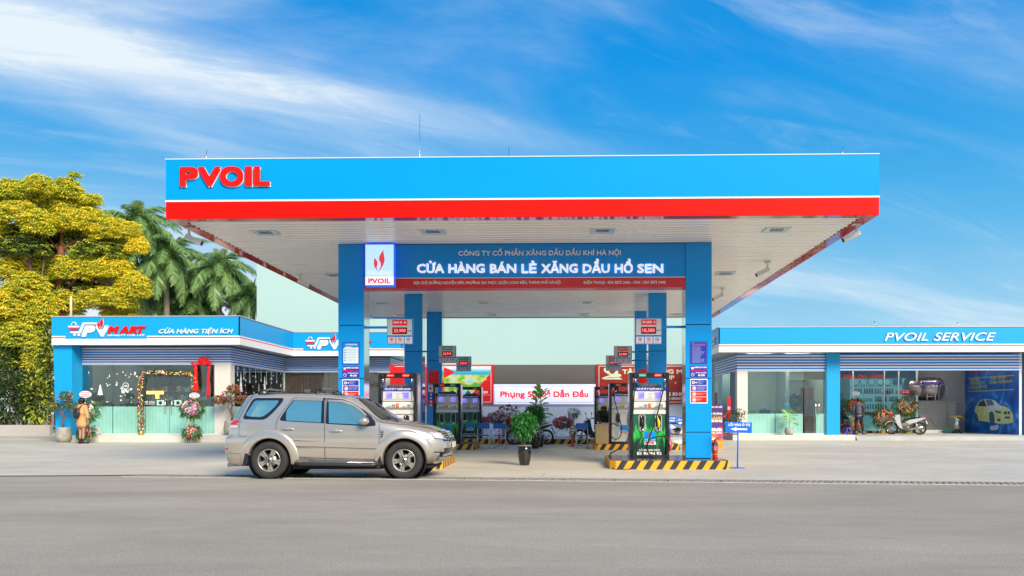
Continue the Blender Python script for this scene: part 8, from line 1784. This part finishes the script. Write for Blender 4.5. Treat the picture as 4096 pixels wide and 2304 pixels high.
# direction sign
sY_ = 20.45; xs = X(2950, sY_); sgb = mat('sign_blue', (.0, .14, .72), .4, var=.03)
t = thing('direction_sign', 'blue car entrance sign with white arrow on a thin post right of the pump island', 'sign', (xs, sY_, gz(sY_) + .006), R(0))
m = MB(); m.lathe([(0, 0), (.17, 0), (.17, .008), (.03, .014), (0, .014)], n=28, cap=False); m.build('base', sgb, t)
m = MB(); m.tube([(0, 0, .01), (.012, 0, .98)], .017, 10); m.build('post', sgb, t)
sx0, sx1, sz0, sz1 = X(2900, sY_) - xs, X(3006, sY_) - xs, Z(1731, sY_, 2950) - .017, Z(1688, sY_, 2950) - .017
m = MB(); m.prism([(sx0, sz0 + .012), (sx1, sz0 - .012), (sx1 + .003, sz1 - .012), (sx0 + .002, sz1 + .015)], (0, -.035, 0), (1, 0, 0), (0, 0, 1), (0, .012, 0)); pl = m.build('sign_plate', sgb, t)
m = MB(); text(m, 'LỐI VÀO Ô TÔ', (sx0 + .075, -.035, sz0 + .165), .052, .50, bold=.04, ux=(1, 0, -.02)); m.build('sign_text', M['txt_white'], pl)
m = MB(); m.prism([(-.19, .0), (-.05, .045), (-.05, .018), (.20, .018), (.20, -.018), (-.05, -.018), (-.05, -.045)][::-1], ((sx0 + sx1) / 2, -.035, sz0 + .085), (1, 0, -.02), (0, 0, 1), (0, -.003, 0)); m.build('arrow', M['txt_white'], pl)
for u0, u1, v0, v1, tx_, lab in ((2656, 2704.5, 1664, 1691, 'LỐI VÀO XE MÁY', 'blue motorcycle entrance sign, its text half hidden behind the near pump'), (2707, 2762, 1668, 1700, 'LỐI VÀO Ô TÔ', 'blue arrow sign half hidden by the right front column')):
 y = 34.0; t = thing('direction_sign', lab, 'sign', (X((u0 + u1) / 2, y), y, gz(y) + .006)); og = tuple(t.location); w2 = (X(u1, y) - X(u0, y)) / 2; zz0, zz1 = Z(v1, y) - og[2], Z(v0, y) - og[2]
 m = MB(); m.lathe([(0, 0), (.17, 0), (.17, .01), (0, .014)], n=20, cap=False); m.build('base', sgb, t); m = MB(); m.tube([(0, .02, 0), (0, .02, zz1 - .05)], .017, 8); m.build('post', sgb, t)
 m = MB(); m.box(-w2, w2, -.012, 0, zz0, zz1); pl = m.build('sign_plate', sgb, t)
 m = MB(); text(m, tx_, (0, -.012, zz0 + (zz1 - zz0) * .55), .06, w2 * 1.75, bold=.04, align='C'); m.build('sign_text', M['txt_white'], pl)
 m = MB(); m.box(-.12, .18, -.015, -.012, zz0 + .06, zz0 + .10); m.prism([(-.22, 0), (-.12, .055), (-.12, -.055)][::-1], (0, -.012, zz0 + .08), (1, 0, 0), (0, 0, 1), (0, -.003, 0)); m.build('arrow', M['txt_white'], pl)
# fire extinguishers
rx_ = mat('extinguisher_red', (.72, .015, .012), .22, coat=.6)
def extinguisher(x, y, z, lab, sc_=1.0):
 t = thing('fire_extinguisher', lab, 'fire extinguisher', (x, y, z), 0, None, sc_)
 m = MB(); m.lathe([(.0, 0), (.058, 0), (.062, .01), (.062, .33), (.052, .365), (.024, .385), (.024, .40), (0, .40)], n=24, cap=False); m.build('cylinder', rx_, t)
 m = MB(); m.lathe([(.0635, .09), (.0635, .097)], n=24, cap=False); m.build('green_band', mat('lime_band', (.45, .70, .05), .5), t)
 m = MB(); m.lathe([(.0632, .295), (.0632, .335)], n=24, cap=False); m.build('blue_label', M['navy'], t)
 m = MB(); text(m, 'DAHWAN', (0, -.066, .307), .014, .06, bold=.03, align='C')
 for k in range(4): m.box(-.03, .025, -.0655, -.0645, .19 + k * .026, .20 + k * .026)
 m.build('label_print', M['txt_white'], t)
 m = MB(); m.lathe([(.018, .40), (.022, .42), (.012, .43)], n=10); m.tube([(0, 0, .43), (.05, -.02, .44), (.10, -.03, .42)], .008, 5); m.tube([(0, 0, .42), (.05, -.02, .46), (.11, -.03, .48)], .009, 5); m.build('handle', M['txt_red'], t)
 m = MB(); m.tube([(-.01, -.02, .42), (-.06, -.05, .40), (-.078, -.03, .3), (-.075, -.02, .12)], .009, 6); m.build('hose', M['rubber'], t)
extinguisher(X(2862.5, 20.9), 20.98, B1, 'red fire extinguisher standing right of the front right column', 1.06)
extinguisher(X(2683.5, 28.6), 28.9, gz(28.9) + .006, 'red fire extinguisher behind the right side of the near right pump', 1.05)
# roll-up banner
rY = 29.3; bx1_, bx0_ = X(2892, rY), X(2892, rY) - .60
t = thing('roll_up_banner', 'purple and orange grand opening roll up banner half hidden behind the right column', 'banner', ((bx0_ + bx1_) / 2, rY, gz(rY) + .006)); og = tuple(t.location); H9 = 1.55
bm_ = bpy.data.materials.new('banner_print'); bm_.use_nodes = True; n = bm_.node_tree; b = n.nodes['Principled BSDF']; tcn = N(n, 'ShaderNodeTexCoord'); sp = N(n, 'ShaderNodeSeparateXYZ'); n.links.new(tcn.outputs['Object'], sp.inputs[0])
no = N(n, 'ShaderNodeTexNoise'); no.inputs['Scale'].default_value = 3; n.links.new(tcn.outputs['Object'], no.inputs['Vector']); a = N(n, 'ShaderNodeMath', operation='MULTIPLY_ADD'); n.links.new(no.outputs[0], a.inputs[0]); a.inputs[1].default_value = .8; n.links.new(sp.outputs[2], a.inputs[2])
cr = N(n, 'ShaderNodeValToRGB'); mr = N(n, 'ShaderNodeMapRange'); mr.inputs[2].default_value = 2.0; n.links.new(a.outputs[0], mr.inputs[0]); n.links.new(mr.outputs[0], cr.inputs[0]); e = cr.color_ramp.elements; e[0].position = .1; e[0].color = (.70, .25, .02, 1); e[1].position = 1; e[1].color = (.05, .02, .12, 1)
for p_, c_ in ((.32, (.75, .30, .04)), (.45, (.40, .06, .16)), (.62, (.09, .03, .24))): q = e.new(p_); q.color = (*c_, 1)
n.links.new(cr.outputs[0], b.inputs['Base Color']); b.inputs['Roughness'].default_value = .4
m = MB(); m.box(-.30, .30, -.003, .003, .05, H9); m.build('printed_sheet', bm_, t)
m = MB(); m.box(-.31, .31, -.05, .06, 0, .05); m.build('base', M['steel'], t); m = MB(); m.tube([(0, .03, .05), (0, .03, H9)], .012, 6); m.build('rear_pole', M['steel'], t)
for q, dz, h_, w_, sh_ in (('PVOIL HÀ NỘI', .13, .05, .46, 0), ('KHAI TRƯƠNG', .36, .06, .50, 0), ('OPENING', .61, .08, .52, 0), ('1.000đ/lít', .91, .10, .52, .2), ('XĂNG DẦU', 1.0, .065, .50, .2)): m = MB(); text(m, q, (.27, -.003, H9 - dz), h_, w_, align='R', bold=.04, shear=sh_); m.build('text_line', M['txt_white'], t)
m = MB(); text(m, 'CỬA HÀNG XĂNG DẦU HỒ SEN', (.27, -.003, H9 - .42), .026, .50, align='R'); text(m, 'GRAND', (.27, -.003, H9 - .52), .085, .52, align='R', bold=.05); m.build('gold_text', mat('gold_text', (.75, .40, .05), .4), t)
for (a_, z_, s_, c_) in ((.22, .75, .10, M['txt_red']), (-.02, .38, .09, mat('gift_white', (.7, .66, .6), .5)), (.18, .26, .12, mat('gift_gold', (.6, .35, .05), .5)), (.08, .18, .10, mat('gift_brown', (.25, .08, .03), .5))): m = MB(); m.obox((a_, -.0045, z_), (s_, .003, s_), (0, .3, 0)); m.build('gift_box_print', c_, t)
# red inclined stand on the office step
kY = 39.3; t = thing('red_reading_stand', 'red metal stand with a sloping tray on the office step', 'stand', (X(2910, kY), kY, spf)); zt1 = Z(1589, kY) - spf
m = MB(); m.box(.0, .14, 0, .06, .03, zt1); m.build('post', M['red'], t, bevel=.01)
m = MB(); m.prism([(-.26, .78), (.03, 1.08), (.06, 1.02), (-.20, .74)], (0, -.20, 0), (1, 0, 0), (0, 0, 1), (0, .36, 0)); m.build('sloping_tray', M['red'], t, bevel=.008)
m = MB(); m.box(-.18, .28, -.2, .25, 0, .035); m.build('base', M['red'], t); m = MB(); m.box(.005, .12, -.004, 0, 1.12, 1.26); m.build('label', mat('pink_label', (.8, .4, .5), .5), t)

# ================================================================== OFFICE INTERIOR
fz = spf + .012
oY = 41.0; x0, x1 = X(2995, oY), X(3125, oY); t = thing('office_desk', 'desk with monitor behind the office glass', 'desk', ((x0 + x1) / 2, oY + .1, fz)); hw_ = (x1 - x0) / 2
m = MB(); m.box(-hw_, hw_, -.3, .3, .70, .74); m.build('desk_top', M['wood'], t); m = MB(); m.box(-hw_, hw_, -.28, -.25, .05, .70); m.box(-hw_, -hw_ + .04, -.25, .28, 0, .70); m.box(hw_ - .04, hw_, -.25, .28, 0, .70); m.build('panel', M['brown_wood'], t)
mo = thing('computer_monitor', 'black computer monitor in front of the clerk with the blue cap', 'monitor', (X(3058, oY), oY, fz + .74)); m = MB(); m.box(-.25, .25, -.02, .02, .05, .38); m.build('screen', M['black'], mo, bevel=.006); m = MB(); m.box(-.10, .10, -.06, .1, 0, .012); m.tube([(0, .03, 0), (0, .03, .2)], .02, 6); m.build('stand', M['black'], mo)
for u, lab in ((3014, 'small potted plant on the left end of the office desk'), (3092, 'tiny potted plant right of the monitor')):
 t = thing('desk_plant', lab, 'potted plant', (X(u, oY), oY, fz + .74)); m = MB(); m.lathe([(0, 0), (.06, 0), (.08, .12), (0, .11)], n=10, cap=False); m.build('pot', M['brown_wood'], t); m = MB(); cloud(m, (0, 0, .22), (.16, .1, .10), 90, .09, .02, random.Random(u), (0,)); m.build('leaves', lsh, t)
wY_ = 40.7; t = thing('water_dispenser', 'white water dispenser with a blue bottle on top in the office', 'water dispenser', (X(3145, wY_), wY_, fz))
m = MB(); m.box(-.17, .17, -.15, .17, 0, .98); m.build('cabinet', mat('dispenser_white', (.62, .76, .72), .4), t, bevel=.02)
m = MB(); m.lathe([(.05, .98), (.13, 1.04), (.15, 1.08), (.145, 1.16), (.155, 1.19), (.145, 1.24), (.155, 1.28), (.145, 1.40), (.12, 1.43), (0, 1.43)], n=20, cap=False); m.build('water_bottle', mat('bottle_blue', (.10, .42, .62), .1, coat=.8), t)
m = MB(); m.disc((.02, -.157, 1.24), .05, (0, -1, 0), .003, 14); m.build('bottle_label', M['blue'], t)
m = MB(); m.lathe([(0, 0), (.045, 0), (.045, .18), (.02, .22), (.02, .24), (0, .24)], n=12, cap=False); tag(m.build('blue_flask', mat('flask_blue', (.02, .30, .70), .3), loc=(X(3121, oY), oY, fz + .74)), 'blue flask standing at the right end of the office desk', 'flask')
cY_ = 42.2; x0, x1 = X(3213, cY_), X(3279, cY_); t = thing('wardrobe', 'tall brown wooden wardrobe seen through the office door', 'wardrobe', ((x0 + x1) / 2, cY_, fz)); hw_ = (x1 - x0) / 2; hh = Z(1551, cY_) - fz
m = MB(); m.box(-hw_, hw_, 0, .5, 0, hh); m.build('carcass', M['brown_wood'], t)
for k in range(3): m = MB(); a_ = -hw_ + k * 2 * hw_ / 3; m.box(a_ + .01, a_ + 2 * hw_ / 3 - .01, -.02, 0, .75 if k < 2 else .06, hh - .05); dr = m.build('door', M['brown_wood'], t, bevel=.006); m = MB(); xx = a_ + (2 * hw_ / 3 - .06 if k == 0 else .06); m.tube([(xx, -.05, 1.3), (xx, -.05, 1.6)], .012, 6); m.build('door_handle', M['chrome'], dr)
for k in range(2):
 for j in range(2): m = MB(); a_ = -hw_ + k * 2 * hw_ / 3; m.box(a_ + .01, a_ + 2 * hw_ / 3 - .01, -.02, 0, .06 + j * .34, .38 + j * .34); m.build('drawer', M['brown_wood'], t, bevel=.006)
t = thing('low_cabinet', 'low brown cabinet beside the partition inside the office', 'cabinet', (X(3185, cY_), cY_, fz)); m = MB(); m.box(-.35, .35, 0, .45, 0, 1.1); m.build('body', M['brown_wood'], t); m = MB(); m.box(-.33, -.01, -.02, 0, .05, 1.05); m.box(.01, .33, -.02, 0, .05, 1.05); m.build('doors', M['brown_wood'], t)
t = thing('potted_plant', 'dark leafy plant standing on the low brown cabinet in the office', 'potted plant', (X(3180, cY_), cY_ + .2, fz + 1.1)); m = MB(); m.lathe([(0, 0), (.1, 0), (.14, .2), (0, .18)], n=12, cap=False); m.build('pot', M['brown_wood'], t); m = MB(); cloud(m, (0, 0, .45), (.28, .2, .25), 160, .22, .07, random.Random(3), (0,)); m.build('leaves', ldk, t)
m = MB(); m.box(-.45, .45, -.12, .1, 0, .3); tag(m.build('air_conditioner', M['white_g'], loc=(X(3190, 43.2), 43.28, 2.9)), 'white air conditioner high on the office back wall', 'air conditioner')

# ================================================================== GARAGE
# shop glass of the garage store with shelf of products behind
gyF = 43.6; gxa, gxb = p1 + .05, X(3668, gyF)
t = thing('garage_shop_front', 'glass front with white metal posts and red script lettering inside the garage', 'shop front', ((gxa + gxb) / 2, gyF, zg)); og = tuple(t.location)
posts = [X(u, gyF) for u in (3412, 3537, 3594, 3667)]
for i, xx in enumerate(posts): m = MB(); w_ = .05 if i == 3 else .022; m.box(xx - w_, xx + w_, gyF - .03, gyF + .03, zg, SB - .12); m.build('post', alu, t, og)
ed = [gxa] + posts
for a_, b_ in zip(ed, ed[1:]): m = MB(); m.box(a_ + .03, b_ - .052, gyF - .005, gyF + .005, zg, SB - .12); m.build('glass_pane', thin_glass('garage_glass', (.72, .84, .84), .03) if 'garage_glass' not in bpy.data.materials else bpy.data.materials['garage_glass'], t, og)
for q, ur, w_ in (('Kính', 3362, .62), ('Chào', 3419, .55), ('Quý', 3467, .45), ('Khách', 3538, .74)): m = MB(); text(m, q, (X(ur, gyF), gyF - .006, Z(1513, gyF)), .17, w_, align='R', bold=.03, shear=.35); m.build('welcome_word', mat('script_red', (.65, .02, .02), .4), t, og)
shY = 44.3; x0, x1 = X(3410, shY), X(3668, shY)
sh = thing('product_shelf', 'tall lit shelf filled with car care bottles behind the garage glass', 'shelf', ((x0 + x1) / 2, shY, zg)); og = tuple(sh.location)
m = MB(); m.box(x0, x1, shY + .38, shY + .42, zg, Z(1516, shY)); m.build('back_panel', mat('shelf_back', (.30, .50, .54), .6, emit=(.3, .6, .65), es=.28), sh, og)  # faint emission put into the panel to brighten the shelf; no lamp here
for v in (1544, 1574, 1605, 1635, 1660): m = MB(); zz = Z(v, shY); m.box(x0, x1, shY, shY + .38, zz - .015, zz); m.build('shelf_board', M['grey'], sh, og)
pcols = [mat('bottle_%s' % n_, c_, .35) for n_, c_ in (('teal', (.02, .35, .38)), ('magenta', (.55, .04, .18)), ('ivory', (.62, .60, .50)), ('orange', (.70, .25, .05)), ('white', (.70, .72, .74)), ('azure', (.04, .30, .62)), ('lime', (.62, .62, .04)), ('red', (.55, .03, .03)))]
def bottle_me(m_, kind):
 m = MB()
 if kind == 0: m.lathe([(0, 0), (.045, 0), (.045, .19), (.03, .22), (.018, .24), (.018, .27), (0, .27)], n=8, cap=False)
 elif kind == 1: m.box(-.05, .05, -.04, .04, 0, .24)
 else: m.lathe([(0, 0), (.05, 0), (.052, .14), (.045, .16), (.0, .16)], n=8, cap=False)
 return m.mesh('bottle', m_)
bl = {}; rows = [(1574, [(3412, 3455, 0, 0), (3457, 3498, 1, 0), (3500, 3533, 2, 0), (3538, 3580, 3, 0), (3586, 3660, 4, 2)]), (1605, [(3455, 3500, 4, 2), (3502, 3533, 2, 1), (3540, 3556, 5, 1), (3560, 3600, 4, 1)]), (1635, [(3470, 3500, 5, 0), (3502, 3560, 6, 0)]), (1660, [(3440, 3500, 7, 2), (3505, 3560, 0, 1)])]
for ri, (v, segs) in enumerate(rows):
 zz = Z(v, shY) + .001
 for u0, u1, c_, kd in segs:
  a_ = X(u0, shY) + .07; nb_ = 0
  while a_ < X(u1, shY) - .04:
   if (c_, kd) not in bl: bl[(c_, kd)] = bottle_me(pcols[c_], kd)
   o = inst('bottle', bl[(c_, kd)], None, (a_, shY + .14, zz))
   nb_ += 1; tag(o, '%s %s in the %s garage shelf row, %s of its kind from left' % (('teal', 'magenta', 'ivory', 'orange', 'white', 'azure blue', 'lime', 'red')[c_], ('bottle', 'pack', 'tub')[kd], ('top', 'second', 'third', 'lowest')[ri], ('first', 'second', 'third', 'fourth', 'fifth', 'sixth', 'seventh', 'eighth', 'ninth')[min(8, nb_ - 1)]), 'bottle', 'car care products on the garage shelf: %s %s' % (('teal', 'magenta', 'ivory', 'orange', 'white', 'azure', 'lime', 'red')[c_], ('top', 'second', 'third', 'lowest')[ri])); a_ += .125
for i, (u, c_) in enumerate(((3424, 'pale'), (3455, 'pale'), (3486, 'grey'), (3521, 'dark'), (3551, 'dark'))):
 m = MB(); r = 13.5 / 3490 * shY; m.tube([(r * math.cos(a), 0, r * math.sin(a)) for a in [2 * PI * i_ / 24 for i_ in range(24)]], .02, 6, closed=True)
 tag(m.build('steering_wheel_cover', mat('cover_%s' % c_, {'pale': (.55, .58, .58), 'grey': (.25, .27, .28), 'dark': (.04, .05, .06)}[c_], .5), loc=(X(u, shY - .1), shY - .1, Z(1529, shY - .1))), '%s steering wheel cover hanging %s in the row above the garage shelf' % (c_, ('first', 'second', 'third', 'fourth', 'fifth')[i]), 'wheel cover')
m = MB(); m.obox((0, 0, 0), (.44, .15, .30)); tag(m.build('blue_box', mat('azure_box', (.03, .25, .68), .4), loc=(X(3588, shY), shY - .05, Z(1529, shY)), bevel=.02), 'bright blue box on top of the garage shelf', 'box')
# striped kerb in the garage
kb = MB(); kb.box(0, X(3715, 42.9) - X(3405, 42.9), 0, .25, 0, .11); o = kb.build('garage_kerb', haz_mat('hazard_stripes_garage', .42, 0.0, 0.1), loc=(X(3405, 42.9), 42.9, zg)); tag(o, 'low yellow and black striped kerb in front of the garage glass', 'kerb')
# flower arrangements in the garage
org = mat('orange_petal', (.80, .22, .02), .5); ylp = mat('yellow_petal', (.85, .48, .03), .5); pch = mat('peach_rose', (.80, .42, .28), .5)
easel(X(3420, 42.4), 42.4, zg, 1.6, 'tall green and red flower stand behind the man in the quilted jacket', [redr, org, redr], [redr, org], (1.93, .20, .03, ('CHÚC MỪNG',), tr9, cardw), 71, ztop=1.35, rtop=.34, grp=None)
easel(X(3535, 42.3), 42.3, zg, 1.1, 'low red and peach floral arrangement left of the garage motorcycle', [redr, redr, pch, org], [], None, 72, ztop=.75, rtop=.42, low=False, grp=None)
easel(X(3622, 42.4), 42.4, zg, 1.7, 'round orange and yellow rose arrangement above the garage motorcycle', [ylp, pch, redr, org], [redr], (1.98, .23, -.02, ('CHÚC MỪNG', 'KHAI TRƯƠNG'), M['txt_white'], M['txt_red']), 73, ztop=1.32, rtop=.42, low=True, grp=None)
# water tank on a block wall
tkY = 44.0; bw = thing('block_plinth', 'pale block plinth carrying the steel water tank in the garage', 'plinth', ((X(3672, 43.6) + X(3822, 43.6)) / 2, 43.9, zg)); og = tuple(bw.location); pz1 = Z(1604, 43.6)
m = MB(); m.box(X(3674, 43.6), X(3822, 43.6), 43.6, 44.85, zg, pz1 - .06); m.build('wall', mat('plinth_cream', (.36, .35, .32), .7, var=.1, vs_=1), bw, og); m = MB(); m.box(X(3670, 43.6), X(3838, 43.6), 43.5, 44.87, pz1 - .06, pz1); m.build('cover_slab', M['grey'], bw, og)
tk = thing('water_tank', 'horizontal stainless steel water tank on the garage plinth', 'tank', (X(3705, tkY), tkY, pz1)); rt = 44 / 3490 * tkY
stn = mat('stainless_tank', (.34, .30, .30), .32, .95, var=.1, vs_=3, bump=.1, bs=3)
m = MB(); m.lathe([(0, -1.1), (rt * .7, -1.05), (rt, -.95), (rt, -.5), (rt * 1.02, -.48), (rt, -.46), (rt, .3), (rt * 1.02, .32), (rt, .34), (rt, .62), (rt * .9, .70), (rt * .5, .76), (0, .78)], (0, 0, rt + .06), 32, 'x', cap=False); m.build('tank_body', stn, tk)
m = MB()
for xx in (-.15, .25): m.tube([(xx, -rt * .8, 0), (xx, -rt * .85, rt * .85)], .02, 5)
m.tube([(-.15, -rt * .85, rt * .4), (.25, -rt * .85, rt * .4)], .02, 5); m.build('support_frame', cfr, tk)
m = MB(); m.box(-.45, .50, -rt * .93, -rt * .91, rt * 1.45, rt * 1.70); lb_ = m.build('name_label', M['navy'], tk); m = MB(); text(m, 'TÂN MỸ', (.02, -rt * .93, rt * 1.5), .11, .75, align='C', bold=.03); m.build('label_text', mat('tank_text', (.35, .25, .7), .4), lb_)
m = MB(); m.tube([(0, 0, 0), (0, 0, .5), (.1, 0, .8), (.35, 0, .8), (.4, 0, .1), (.4, 0, -1.2)], .02, 6); tag(m.build('grey_pipe', M['grey'], loc=(X(3752, 43.55), 43.45, pz1)), 'grey water pipe running beside the steel tank', 'pipe')
m = MB(); m.tube([(0, 0, .35), (.3, 0, .5), (.55, 0, .75), (.65, 0, .55), (.85, 0, .3), (.95, 0, .6)], .012, 5); tag(m.build('hanging_hose', mat('hose_brown', (.22, .14, .10), .5), loc=(X(3676, 43.55), 43.56, zg)), 'thin hose looped against the front of the garage plinth', 'hose')
vc = thing('vacuum_cleaner', 'silver cylinder vacuum cleaner with yellow hose in the garage', 'vacuum cleaner', (X(3827, 42.8), 42.8, zg)); m = MB(); m.lathe([(0, .08), (.15, .08), (.15, .68), (.12, .74), (0, .76)], n=20, cap=False); m.build('drum', M['chrome'], vc); m = MB(); m.lathe([(0, 0), (.24, 0), (.26, .05), (.16, .10), (0, .10)], n=16, cap=False); m.build('base', M['black'], vc)
m = MB(); m.tube([(.25 * math.cos(a), .2 * math.sin(a), .80 + .03 * math.sin(a * 3)) for a in [i * .5 for i in range(14)]] + [(.4, 0, .6)], .035, 6); m.build('hose', mat('hose_yellow', (.60, .36, .05), .5), vc)
m = MB(); m.box(0, .95, 0, .4, 0, .16); tag(m.build('white_trough', M['cream'], loc=(X(3690, 42.7), 42.7, zg)), 'long pale trough on the garage floor below the plinth', 'trough')
m = MB(); m.tube([(.22 * math.cos(a) * (1 + .1 * math.sin(a * 2.3)), .16 * math.sin(a), .03 + .012 * i_) for i_, a in enumerate([i * .6 for i in range(22)])], .018, 5); tag(m.build('green_hose', mat('hose_green', (.01, .22, .14), .5), loc=(X(3785, 42.6), 42.6, zg)), 'coiled green hose lying beside the vacuum cleaner', 'hose')
# mural on the garage side wall (faces -X)
mu = thing('car_wash_mural', 'blue car wash mural with a soapy pale yellow car on the right garage wall', 'poster', (gx1, 42.2, zg)); og = tuple(mu.location); my0, my1 = YSW + .02, gb - .05
mm = bpy.data.materials.new('mural_blue'); mm.use_nodes = True; n = mm.node_tree; b = n.nodes['Principled BSDF']; tcn = N(n, 'ShaderNodeTexCoord'); no = N(n, 'ShaderNodeTexNoise'); no.inputs['Scale'].default_value = 1.1; no.inputs['Detail'].default_value = 8; no.inputs['Distortion'].default_value = 1.2; n.links.new(tcn.outputs['Object'], no.inputs['Vector'])
cr = N(n, 'ShaderNodeValToRGB'); n.links.new(no.outputs[0], cr.inputs[0]); e = cr.color_ramp.elements; e[0].position = .32; e[0].color = (.004, .04, .26, 1); e[1].position = .78; e[1].color = (.16, .48, .85, 1); q = e.new(.55); q.color = (.008, .15, .60, 1); n.links.new(cr.outputs[0], b.inputs['Base Color']); b.inputs['Roughness'].default_value = .4
b.inputs['Emission Color'].default_value = (0, 0, 0, 1)
xm = gx1 - .012; m = MB(); m.box(xm, gx1 - .001, my0, my1, zg + .01, SB - .14); m.build('printed_sheet', mm, mu, og)
UY = (0, -1, 0)   # reading direction on this wall runs towards the viewer
def onwall(u, v):
 """photo point -> (y,z) on the wall plane x = xm"""
 s = ray(u, v); k_ = (xm) / s[0]; return (s[1] * k_, CH + s[2] * k_)
def mpoly(name, pts, m_, lay, par=mu): k = MB(); q_ = [onwall(*p_) for p_ in pts]; k.add([(xm - .003 * lay, a_, b2_) for a_, b2_ in q_], [tuple(range(len(q_)))]); return k.build(name, m_, par, og)
D5 = lambda a_, b2_: (3840 + a_ * .2, 1470 + b2_ * .2)
cY1 = mat('mural_car_yellow', (.42, .50, .14), .4, rgb2=(.60, .66, .45), vs_=3); cB = mat('mural_glass', (.03, .05, .09), .3); cW = mat('mural_soap', (.60, .70, .80), .5, rgb2=(.30, .45, .66), vs_=5); cK = mat('mural_tyre', (.05, .12, .20), .5)
mpoly('car_silhouette', [D5(*p_) for p_ in ((290, 850), (310, 790), (345, 740), (380, 680), (430, 645), (500, 632), (620, 640), (700, 660), (750, 710), (800, 755), (900, 780), (980, 820), (1030, 880), (1065, 960), (1065, 1090), (1000, 1120), (800, 1130), (700, 1110), (590, 1095), (370, 1060), (320, 960))], cY1, 1)
mpoly('car_soap', [D5(*p_) for p_ in ((480, 640), (620, 640), (740, 720), (800, 760), (860, 800), (700, 860), (620, 850), (580, 900), (560, 800))], cW, 2)
mpoly('car_side_window', [D5(*p_) for p_ in ((355, 770), (395, 690), (480, 645), (500, 680), (535, 780))], cB, 3); mpoly('car_windscreen', [D5(*p_) for p_ in ((510, 645), (640, 648), (690, 750), (560, 770))], mat('mural_screen', (.10, .18, .28), .3), 3)
for pts in (((300, 910), (330, 905), (355, 960), (375, 1060), (380, 1110), (345, 1110), (315, 1040)), ((590, 900), (640, 870), (680, 920), (700, 1040), (690, 1130), (630, 1140), (590, 1060))): mpoly('car_wheel', [D5(*p_) for p_ in pts], cK, 4)
for pts in (((880, 880), (940, 875), (945, 935), (880, 935)), ((960, 875), (1005, 875), (1008, 935), (962, 935)), ((900, 980), (1000, 975), (1000, 1020), (905, 1025)), ((750, 1020), (815, 1025), (815, 1075), (755, 1075)), ((690, 855), (830, 885), (820, 925), (720, 900))): mpoly('car_front_detail', [D5(*p_) for p_ in pts], mat('mural_dark_blue', (.03, .12, .25), .4), 4)
mpoly('spray', [D5(*p_) for p_ in ((600, 1180), (760, 1140), (780, 1200), (740, 1250), (620, 1260))], cW, 2)
yt = mat('mural_yellow_print', (.38, .42, .06), .5)
for a_, b2_ in (((165, 222), (1090, 156)), ((170, 478), (1095, 438))): p_, q_ = onwall(*D5(*a_)), onwall(*D5(*b2_)); k = MB(); k.add([(xm - .004, p_[0], p_[1] - .02), (xm - .004, q_[0], q_[1] - .02), (xm - .004, q_[0], q_[1] + .02), (xm - .004, p_[0], p_[1] + .02)], [(0, 1, 2, 3)]); k.build('rule_line', yt, mu, og)
for tx_, a_, b2_, c_ in (('SƠN XE THAY', 205, 275, 390), ('ĐỒ SỬA CHỮA Ô TÔ', 205, 350, 495), ('CHĂM SÓC NỘI THẤT', 210, 430, 540), ('THAY DẦU - TẨY Ố KÍNH', 595, 245, 920), ('TÚI GIẢM - PHỤ KIỆN XE HƠI', 590, 330, 1045)):
 p_, q_ = onwall(*D5(a_, b2_)), onwall(*D5(c_, b2_)); k = MB(); text(k, tx_, (xm - .002, p_[0], p_[1]), .13, abs(p_[0] - q_[0]), ux=UY, bold=.03, off=.003, out=(-1, 0, 0)); k.build('mural_text', yt, mu, og)
p_, q_ = onwall(*D5(190, 90)), onwall(*D5(600, 60)); k = MB(); text(k, 'Dịch vụ', (xm - .002, p_[0], p_[1] - .1), .26, abs(p_[0] - q_[0]) * 1.3, ux=UY, bold=.03, shear=.2, out=(-1, 0, 0)); k.build('mural_heading', mat('mural_red', (.45, .03, .05), .5), mu, og)
